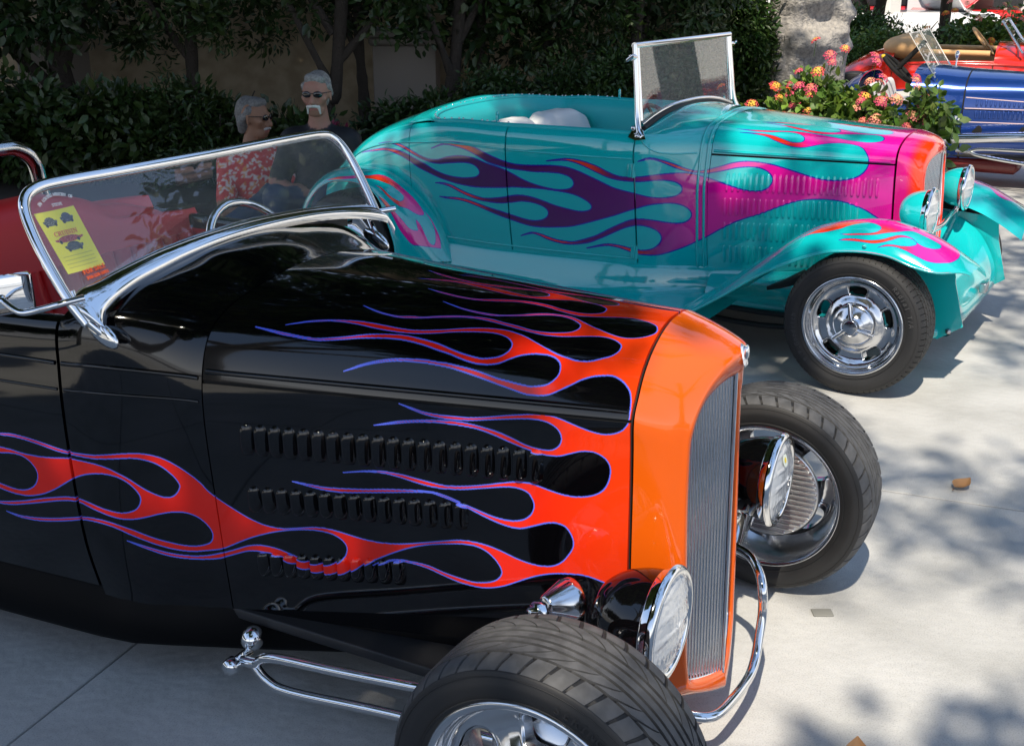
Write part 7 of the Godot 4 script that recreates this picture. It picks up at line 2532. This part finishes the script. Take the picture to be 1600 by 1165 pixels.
func red_roadster() -> void:
	var car := thing("red_roadster", "bright red roadster with tan seats and a raked windscreen, behind the blue one", "car", Vector3(6.19, 0, -11.87), -0.45)
	track_shell(car, M.red, 1.06, M.tan, 6.4, 1.0)
	var seat := MB.new()
	for z in [0.25, -0.25]:
		seat.ball(Vector3(-2.18, 0.88, z), Vector3(0.24, 0.12, 0.235), 20, 12)
	obj("headrest", seat, M.tan, car)
	var trim := MB.new()
	for s in [1.0, -1.0]:
		var pts := []
		for x in [-1.35, -1.6, -1.9, -2.2]:
			pts.append(Vector3(x, 0.845, 0.43 * s))
		trim.tube(smooth(pts, 4), 0.03, 10)
	obj("padded_edge", trim, M.tan, car)
	for s in [1.0, -1.0]:
		var bd := MB.new()
		bd.tube(smooth([Vector3(-0.1, 0.70, 0.262 * s), Vector3(-0.9, 0.735, 0.425 * s), Vector3(-1.3, 0.745, 0.497 * s), Vector3(-1.9, 0.735, 0.556 * s), Vector3(-2.5, 0.69, 0.505 * s)], 5), 0.011, 8)
		obj("belt_bead", bd, M.red, car)
	var at := func(y: float, z: float) -> Vector3: return Vector3(-1.08 - 0.75 * (y - 0.9), y, z)
	var fr := MB.new()
	fr.tube(smooth([at.call(0.86, 0.47), at.call(1.0, 0.46), at.call(1.13, 0.44), at.call(1.155, 0.40), at.call(1.16, 0.0), at.call(1.155, -0.40), at.call(1.13, -0.44), at.call(1.0, -0.46), at.call(0.86, -0.47)], 5), 0.012, 10)
	fr.tube(smooth([at.call(0.90, 0.47), at.call(0.955, 0.2), at.call(0.965, 0.0), at.call(0.955, -0.2), at.call(0.90, -0.47)], 5), 0.012, 10)
	obj("windscreen_frame", fr, M.chrome, car)
	var g := MB.new()
	g.flat(at.call(0.93, 0.46), at.call(0.93, -0.46), at.call(1.158, -0.43), at.call(1.158, 0.43))
	obj("windscreen_glass", g, M.glass, car)
	var wh := MB.new()
	var c := Vector3(-1.48, 0.93, -0.2)
	var b := Basis(Vector3.BACK, 0.7)
	var rp := PackedVector3Array()
	for k in 32:
		rp.append(c + b * Vector3(0, cos(TAU * k / 32) * 0.17, sin(TAU * k / 32) * 0.17))
	wh.tube(rp, 0.013, 8, true)
	for k in 3:
		wh.tube(PackedVector3Array([c, rp[k * 10]]), 0.009, 8)
	obj("steering_wheel", wh, M.tan, car)
	four_wheels(car, 0.33, 1.42, 2.6)
	var pap := MB.new()
	var p0: Vector3 = at.call(1.10, 0.22)
	pap.box(p0 + Vector3(-0.012, 0, 0), Vector3(0.003, 0.13, 0.12), 0.001, Basis(Vector3.BACK, 0.6435))
	tag(obj("paper_sheet", pap, mat(0.85, 0.75, 0.02, 0.8)), "small yellow sheet inside the red roadster's windscreen", "paper")
	var o: Node3D = get_node("paper_sheet")
	o.transform = car.transform


# ---------------------------------------------------------------- people: a smooth field of tapered bones meshed with surface nets
func bones_mesh(bones: Array, cell: float, blend: float, mb: MB) -> void:
	var lo := Vector3(1e9, 1e9, 1e9)
	var hi := -lo
	for b in bones:
		var r := Vector3.ONE * (maxf(b[2], b[3]) + blend + cell * 2.0)
		lo = lo.min(b[0] - r).min(b[1] - r)
		hi = hi.max(b[0] + r).max(b[1] + r)
	var nx := int((hi.x - lo.x) / cell) + 2
	var ny := int((hi.y - lo.y) / cell) + 2
	var nz := int((hi.z - lo.z) / cell) + 2
	var f := PackedFloat32Array()
	f.resize(nx * ny * nz)
	f.fill(1.0)
	var who := PackedInt32Array()
	who.resize(nx * ny * nz)
	for bi in bones.size():
		var b: Array = bones[bi]
		var a: Vector3 = b[0]
		var d: Vector3 = b[1] - a
		var dd := maxf(d.length_squared(), 1e-9)
		var sq: Vector3 = b[5] if b.size() > 5 else Vector3.ONE
		var m: float = maxf(b[2], b[3]) * 1.0 + blend + cell * 1.5
		var l0: Vector3 = (a.min(b[1]) - Vector3.ONE * m - lo) / cell
		var l1: Vector3 = (a.max(b[1]) + Vector3.ONE * m - lo) / cell
		for z in range(maxi(0, int(l0.z)), mini(nz, int(l1.z) + 2)):
			for y in range(maxi(0, int(l0.y)), mini(ny, int(l1.y) + 2)):
				var row := (z * ny + y) * nx
				for x in range(maxi(0, int(l0.x)), mini(nx, int(l1.x) + 2)):
					var p := lo + Vector3(x, y, z) * cell - a
					var t := clampf(p.dot(d) / dd, 0.0, 1.0)
					var q := (p - d * t) / sq
					var v: float = (q.length() - lerpf(b[2], b[3], t)) * minf(sq.x, minf(sq.y, sq.z))
					var o := f[row + x]
					var h := clampf(0.5 + 0.5 * (o - v) / blend, 0.0, 1.0)
					if v < o:
						who[row + x] = bi
					f[row + x] = lerpf(o, v, h) - blend * h * (1.0 - h) if o < 0.9 else v
	var ids := PackedInt32Array()
	ids.resize(nx * ny * nz)
	ids.fill(-1)
	for z in nz - 1:
		for y in ny - 1:
			for x in nx - 1:
				var k := (z * ny + y) * nx + x
				var n := 0
				for c in 8:
					if f[k + (c & 1) + (nx if c & 2 else 0) + (nx * ny if c & 4 else 0)] < 0.0:
						n += 1
				if n == 0 or n == 8:
					continue
				var sum := Vector3.ZERO
				var cnt := 0
				for e in 12:
					var c0: int = [0, 2, 4, 6, 0, 1, 4, 5, 0, 1, 2, 3][e]
					var c1: int = c0 + [1, 1, 1, 1, 2, 2, 2, 2, 4, 4, 4, 4][e]
					var f0 := f[k + (c0 & 1) + (nx if c0 & 2 else 0) + (nx * ny if c0 & 4 else 0)]
					var f1 := f[k + (c1 & 1) + (nx if c1 & 2 else 0) + (nx * ny if c1 & 4 else 0)]
					if (f0 < 0.0) != (f1 < 0.0):
						var q0 := Vector3(c0 & 1, (c0 >> 1) & 1, (c0 >> 2) & 1)
						var q1 := Vector3(c1 & 1, (c1 >> 1) & 1, (c1 >> 2) & 1)
						sum += q0.lerp(q1, f0 / (f0 - f1))
						cnt += 1
				var p := lo + (Vector3(x, y, z) + sum / cnt) * cell
				ids[k] = mb.point(p)
				var tone: Callable = bones[who[k]][4]
				mb.c.append(tone.call(p))
	for z in range(1, nz - 1):
		for y in range(1, ny - 1):
			for x in range(1, nx - 1):
				var k := (z * ny + y) * nx + x
				var s := f[k] < 0.0
				for ax in 3:
					var st: int = [1, nx, nx * ny][ax]
					if (f[k + st] < 0.0) == s:
						continue
					var u: int = [nx, nx * ny, 1][ax]
					var w: int = [nx * ny, 1, nx][ax]
					var q := [ids[k], ids[k - u], ids[k - u - w], ids[k - w]]
					if q.min() < 0:
						continue
					if s:
						mb.quad(q[0], q[3], q[2], q[1])
					else:
						mb.quad(q[0], q[1], q[2], q[3])


func hand(bones: Array, wrist: Vector3, dir: Vector3, palm_out: Vector3, skin: Callable) -> void:
	var side := dir.cross(palm_out).normalized()
	var palm := wrist + dir * 0.045
	for k in 4:
		var off := side * (0.026 - 0.0175 * k)
		var l: float = [0.065, 0.075, 0.07, 0.055][k]
		bones.append([wrist, palm + off + dir * 0.035, 0.017, 0.013, skin])
		var k1 := palm + off + dir * 0.035
		var k2 := k1 + dir * l * 0.5 + palm_out * 0.008
		var k3 := k2 + (dir * 0.6 + palm_out * 0.6).normalized() * l * 0.5
		bones.append([k1, k2, 0.0095, 0.0085, skin])
		bones.append([k2, k3, 0.0085, 0.0075, skin])
	var t0 := wrist + dir * 0.02 + side * 0.022
	bones.append([t0, t0 + (side * 0.8 + dir * 0.6).normalized() * 0.035, 0.012, 0.010, skin])
	bones.append([t0 + (side * 0.8 + dir * 0.6).normalized() * 0.035, t0 + (side * 0.5 + dir * 0.9).normalized() * 0.062, 0.010, 0.008, skin])


func seated_men() -> void:
	var nz := FastNoiseLite.new()
	nz.seed = 9
	nz.frequency = 14.0
	var skin1 := func(_p: Vector3) -> Color: return Color(0.27, 0.14, 0.085)
	var skin2 := func(p: Vector3) -> Color: return Color(0.33, 0.175, 0.125).lerp(Color(0.38, 0.165, 0.12), clampf(nz.get_noise_3dv(p) + 0.3, 0.0, 1.0))
	var jean := func(_p: Vector3) -> Color: return Color(0.035, 0.055, 0.11)
	var black := func(_p: Vector3) -> Color: return Color(0.010, 0.010, 0.012)
	var print_ := func(p: Vector3) -> Color:
		var n := nz.get_noise_3dv(p * 1.6)
		return Color(0.62, 0.03, 0.035) if n < 0.12 else (Color(0.75, 0.62, 0.58) if n < 0.34 else Color(0.70, 0.24, 0.05))
	person("person", "seated man in profile with grey swept back hair, glasses and a red flowered shirt", Vector3(-1.60, 0.0, -7.35), 1.25, 0.775, skin1, print_, jean, true)
	person("person", "seated man facing the camera with white moustache, sunglasses and black shirt", Vector3(-1.14, 0.0, -6.98), -0.12, 0.955, skin2, black, jean, false)


# a man sitting on the low kerb; face is the turn of the body (0 looks at the camera), head_y the height of the middle of his head
func person(called: String, label: String, at: Vector3, face: float, head_y: float, skin: Callable, shirt: Callable, legs: Callable, first: bool) -> void:
	var t := thing(called, label, "person", at, 0.0)
	var B := Basis(Vector3.UP, face * (0.35 if first else 1.0))
	var P := func(x: float, y: float, z: float) -> Vector3: return B * Vector3(x, y, z)
	var seat := head_y - 0.74
	var sh := head_y - 0.215
	var hands := []
	var bones := []
	var flat := Vector3(1.0, 1.0, 0.78)
	bones.append([P.call(-0.09, seat + 0.12, 0.0), P.call(0.09, seat + 0.12, 0.0), 0.125, 0.125, legs])
	bones.append([P.call(0, seat + 0.18, 0.0), P.call(0, seat + 0.36, -0.01), 0.155, 0.15, shirt])
	bones.append([P.call(-0.06, sh - 0.11, -0.02), P.call(0.06, sh - 0.11, -0.02), 0.135, 0.135, shirt])
	bones.append([P.call(-0.14, sh - 0.045, -0.02), P.call(0.14, sh - 0.045, -0.02), 0.072, 0.072, shirt])
	bones.append([P.call(0, sh - 0.03, -0.02), P.call(0, head_y - 0.10, 0.0), 0.068, 0.056, skin])
	for s in [1.0, -1.0]:
		var shoulder: Vector3 = P.call(0.185 * s, sh - 0.055, -0.02)
		var elbow: Vector3
		var wrist: Vector3
		if first:
			elbow = P.call(0.24 * s, sh - 0.31, 0.12)
			wrist = P.call(0.05 * s + 0.05, sh - 0.36, 0.34)
		else:
			elbow = P.call(0.26 * s, sh - 0.32, 0.06)
			wrist = P.call(-0.04 if s > 0 else 0.02, sh - 0.33, 0.26) if s < 0 else P.call(0.14, sh - 0.40, 0.28)
		bones.append([shoulder, shoulder.lerp(elbow, 0.75), 0.066, 0.056, shirt])
		bones.append([shoulder.lerp(elbow, 0.7), elbow, 0.047, 0.042, skin])
		bones.append([elbow, wrist, 0.043, 0.029, skin])
		var hb := []
		var dir := (wrist - elbow).normalized()
		hand(hb, wrist, dir, P.call(0, -0.8, -0.3).normalized(), skin)
		var hm := MB.new()
		bones_mesh(hb, 0.006, 0.010, hm)
		hands.append(hm)
		var hip: Vector3 = P.call(0.10 * s, seat + 0.10, 0.04)
		var knee: Vector3 = P.call(0.14 * s, seat + 0.22, 0.46) if not (first and s > 0) else P.call(-0.02, seat + 0.34, 0.44)
		var ankle: Vector3 = P.call(0.14 * s, 0.09, 0.52) if not (first and s > 0) else P.call(-0.32, seat + 0.20, 0.52)
		bones.append([hip, knee, 0.092, 0.065, legs])
		bones.append([knee, ankle, 0.062, 0.045, legs])
		var toe: Vector3 = ankle + P.call(0.02 * s, -0.045, 0.17)
		bones.append([ankle + Vector3(0, -0.04, 0), toe, 0.045, 0.036, func(_p): return Color(0.7, 0.7, 0.7)])
	var mb := MB.new()
	bones_mesh(bones, 0.0125, 0.045, mb)
	# head, with its own fine grid
	var hf := face
	var H := Basis(Vector3.UP, hf) * Basis(Vector3.RIGHT, 0.06)
	var hc := B * Vector3(0, head_y, 0.01)
	var Q := func(x: float, y: float, z: float) -> Vector3: return hc + H * Vector3(x, y, z)
	var head := []
	head.append([Q.call(0, 0.035, -0.022), Q.call(0, 0.03, 0.01), 0.083, 0.080, skin, Vector3(0.93, 1.0, 1.0)])
	head.append([Q.call(0, -0.01, 0.025), Q.call(0, -0.065, 0.04), 0.068, 0.05, skin])
	head.append([Q.call(-0.02, -0.088, 0.052), Q.call(0.02, -0.088, 0.052), 0.027, 0.027, skin])
	head.append([Q.call(0, 0.012, 0.088), Q.call(0, -0.026, 0.112), 0.010, 0.0145, skin])
	head.append([Q.call(-0.012, -0.032, 0.098), Q.call(0.012, -0.032, 0.098), 0.009, 0.009, skin])
	head.append([Q.call(-0.035, 0.026, 0.078), Q.call(0.035, 0.026, 0.078), 0.014, 0.014, skin])
	head.append([Q.call(-0.018, -0.068, 0.083), Q.call(0.018, -0.068, 0.083), 0.009, 0.009, func(_p): return Color(0.33, 0.12, 0.10)])
	head.append([Q.call(0, -0.06, 0.0), Q.call(0, -0.15, -0.02), 0.052, 0.058, skin])
	for s in [1.0, -1.0]:
		head.append([Q.call(0.079 * s, 0.018, -0.005), Q.call(0.082 * s, -0.022, 0.002), 0.015, 0.011, skin, Vector3(0.55, 1.0, 1.0)])
		head.append([Q.call(0.05 * s, -0.008, 0.062), Q.call(0.045 * s, -0.02, 0.06), 0.024, 0.022, skin])
	bones_mesh(head, 0.0052, 0.016, mb)
	for hm in hands:
		mb.join(hm)
	obj("body", mb, M.skin, t)
	var hair := []
	var hcol := func(p: Vector3) -> Color:
		var g := 0.26 + 0.22 * nz_at(p * 70.0)
		return Color(g, g * 0.97, g * 0.93) * (0.55 if first else 0.85)
	hair.append([Q.call(0, 0.060, -0.045), Q.call(0, 0.072, 0.0), 0.077, 0.062, hcol, Vector3(0.98, 1.0, 1.0)])
	hair.append([Q.call(0, 0.02, -0.06), Q.call(0, -0.03, -0.055), 0.070, 0.058, hcol])
	hair.append([Q.call(-0.03, 0.098, 0.032), Q.call(0.036, 0.094, 0.034), 0.028, 0.028, hcol])
	for s in [1.0, -1.0]:
		hair.append([Q.call(0.066 * s, 0.05, 0.0), Q.call(0.072 * s, 0.005, -0.03), 0.026, 0.02, hcol])
		if first:
			hair.append([Q.call(0.05 * s, -0.02, -0.06), Q.call(0.04 * s, -0.07, -0.065), 0.035, 0.026, hcol])
	var hb2 := MB.new()
	bones_mesh(hair, 0.0055, 0.018, hb2)
	obj("hair", hb2, M.skin, t)
	var white := func(_p: Vector3) -> Color: return Color(0.62, 0.60, 0.57) if not first else Color(0.38, 0.36, 0.34)
	var mo := [[Q.call(0, -0.046, 0.101), Q.call(0.032, -0.055, 0.09), 0.0105, 0.008, white], [Q.call(0, -0.046, 0.101), Q.call(-0.032, -0.055, 0.09), 0.0105, 0.008, white]]
	if not first:
		mo.append([Q.call(0.032, -0.055, 0.09), Q.call(0.037, -0.095, 0.078), 0.009, 0.005, white])
		mo.append([Q.call(-0.032, -0.055, 0.09), Q.call(-0.037, -0.095, 0.078), 0.009, 0.005, white])
	var mm := MB.new()
	bones_mesh(mo, 0.0032, 0.006, mm)
	obj("moustache", mm, M.skin, t)
	var gl := MB.new()
	for s in [1.0, -1.0]:
		gl.ball(Q.call(0.033 * s, 0.017, 0.097), Vector3(0.028, 0.019, 0.007), 16, 9, H * Basis(Vector3.UP, 0.22 * s))
		gl.tube(PackedVector3Array([Q.call(0.058 * s, 0.024, 0.088), Q.call(0.083 * s, 0.022, 0.03), Q.call(0.085 * s, 0.018, -0.012)]), 0.0028, 6)
	gl.tube(PackedVector3Array([Q.call(-0.012, 0.021, 0.102), Q.call(0, 0.024, 0.104), Q.call(0.012, 0.021, 0.102)]), 0.0025, 6)
	obj("sunglasses", gl, mat(0.006, 0.006, 0.007, 0.08, 0.0, 0.6), t)
	if not first:
		var badge := MB.new()
		var rows := []
		for k in 9:
			var f := k / 8.0
			var hgt := 0.013 + 0.006 * sin(f * 7.0)
			var c: Vector3 = P.call(0.075 + 0.075 * f, sh - 0.085 + 0.012 * sin(f * 3.0), 0.085 - 0.022 * f)
			rows.append(PackedVector3Array([c + Vector3(0, hgt, 0), c + Vector3(0, -hgt, 0.004)]))
		badge.grid(rows)
		obj("shirt_print", badge, mat(0.42, 0.20, 0.04, 0.8), t)
		var col := MB.new()
		for s in [1.0, -1.0]:
			col.tube(smooth([P.call(0.0, sh + 0.055, -0.08), P.call(0.055 * s, sh + 0.045, -0.045), P.call(0.062 * s, sh + 0.012, 0.02), P.call(0.03 * s, sh - 0.05, 0.085)], 4), 0.016, 8, false, PackedFloat32Array(), 0.6)
		obj("collar", col, mat(0.010, 0.010, 0.012, 0.8), t)
	else:
		var col2 := MB.new()
		for s in [1.0, -1.0]:
			col2.tube(smooth([P.call(0.0, sh + 0.05, -0.08), P.call(0.06 * s, sh + 0.035, -0.045), P.call(0.065 * s, sh + 0.005, 0.02), P.call(0.035 * s, sh - 0.05, 0.085)], 4), 0.018, 8, false, PackedFloat32Array(), 0.6)
		obj("collar", col2, mat(0.012, 0.010, 0.012, 0.8), t)


var _nz: FastNoiseLite


func nz_at(p: Vector3) -> float:
	if _nz == null:
		_nz = FastNoiseLite.new()
		_nz.seed = 3
		_nz.frequency = 1.0
	return _nz.get_noise_3dv(p)


# ---------------------------------------------------------------- small things
func small_things(black: Node3D) -> void:
	# yellow flyer behind the windscreen of the black car
	var img := Image.create(256, 320, false, Image.FORMAT_RGB8)
	img.fill(Color(0.93, 0.90, 0.10))
	var r := RandomNumberGenerator.new()
	r.seed = 17
	var cars := [[70, 52, 46, 22, Color(0.30, 0.30, 0.25)], [180, 46, 40, 24, Color(0.15, 0.17, 0.3)], [128, 150, 92, 16, Color(0.80, 0.12, 0.06)], [136, 190, 60, 22, Color(0.10, 0.14, 0.10)]]
	for c in cars:
		for y in range(-c[3], c[3] + 1):
			var half := int(c[2] * sqrt(1.0 - pow(float(y) / (c[3] + 1.0), 2.0)) * (0.72 if y < -c[3] * 0.2 else 1.0))
			for x in range(c[0] - half, c[0] + half, 4):
				var t: Color = c[4]
				img.fill_rect(Rect2i(x, c[1] + y, 4, 1), t.lightened(0.5) if r.randf() < 0.2 else t.darkened(r.randf() * 0.6))
		for wx in [-0.62, 0.62]:
			for y in range(-9, 10):
				var hw := int(sqrt(81.0 - y * y))
				img.fill_rect(Rect2i(int(c[0] + c[2] * wx) - hw, c[1] + c[3] - 4 + y, hw * 2 + 1, 1), Color(0.05, 0.05, 0.05))
	for k in 4:
		img.fill_rect(Rect2i(30, 236 + k * 19, 196, 2), Color(0.62, 0.58, 0.12))
	var poster_m := StandardMaterial3D.new()
	poster_m.albedo_texture = ImageTexture.create_from_image(img)
	poster_m.roughness = 0.75
	var quad := MB.new()
	var rows := []
	var uvs := []
	for a in 5:
		var row := PackedVector3Array()
		var uv := PackedVector2Array()
		for b in 5:
			var f := a / 4.0
			var g := b / 4.0
			var w := lerpf(lerpf(0.578, 0.469, g), lerpf(0.568, 0.464, g), f)
			row.append(ws(w, lerpf(1.160, 1.034, f), -0.006 - 0.003 * sin(g * PI)))
			uv.append(Vector2(g, f))
		rows.append(row)
		uvs.append(uv)
	quad.grid(rows, uvs)
	var flyer := thing("flyer", "yellow paper flyer with printed cars behind the windscreen of the black roadster", "flyer", BLACK_AT, BLACK_YAW)
	obj("sheet", quad, poster_m, flyer)
	var bas := Basis(Vector3(0, 0, -1), Vector3(-0.4886, 0.8725, 0), Vector3(0.8725, 0.4886, 0))
	var head := obj("printed_heading", flat_text("CRUISIN", 0.015, "Droid Serif", 0.0005)[0], mat(0.75, 0.16, 0.01, 0.7), flyer)
	head.transform = Transform3D(bas, ws(0.521, 1.113, -0.0075))
	# fallen leaves
	for q in [["curled tan leaf lying on the sunlit pavement at right", Vector3(1.515, 0.004, -3.583), 0.6, 0.085], ["tan leaf lying at the bottom edge of the picture", Vector3(0.765, 0.004, -2.165), 1.3, 0.08]]:
		var mb := MB.new()
		var rr := []
		for k in 9:
			var f := k / 8.0
			var w: float = q[3] * 0.32 * sin(PI * pow(f, 0.8)) + 0.001
			var c := Vector3((f - 0.5) * q[3], 0.004 + 0.014 * pow(f - 0.4, 2.0) * 4.0, 0)
			rr.append(PackedVector3Array([c + Vector3(0, w * 0.55, -w), c + Vector3(0, w * 0.12, -w * 0.5), c, c + Vector3(0, w * 0.12, w * 0.5), c + Vector3(0, w * 0.5, w)]))
		mb.grid(smooth_grid(rr, 2, 2))
		var lf := thing("fallen_leaf", q[0], "leaf", q[1], q[2], "fallen leaves on the pavement")
		obj("blade", mb, mat(0.42, 0.22, 0.09, 0.7), lf)
		var st := MB.new()
		st.tube(PackedVector3Array([Vector3(-q[3] * 0.5, 0.004, 0), Vector3(-q[3] * 0.72, 0.008, 0.006)]), 0.0015, 5)
		obj("stalk", st, mat(0.2, 0.1, 0.05, 0.7), lf)
	var patch := MB.new()
	patch.box(Vector3.ZERO, Vector3(0.055, 0.004, 0.035), 0.001)
	var pt := obj("tape_patch", patch, mat(0.22, 0.22, 0.20, 0.8))
	pt.position = Vector3(0.843, 0.002, -2.778)
	tag(pt, "small grey patch stuck to the pavement in front of the far front wheel", "patch")
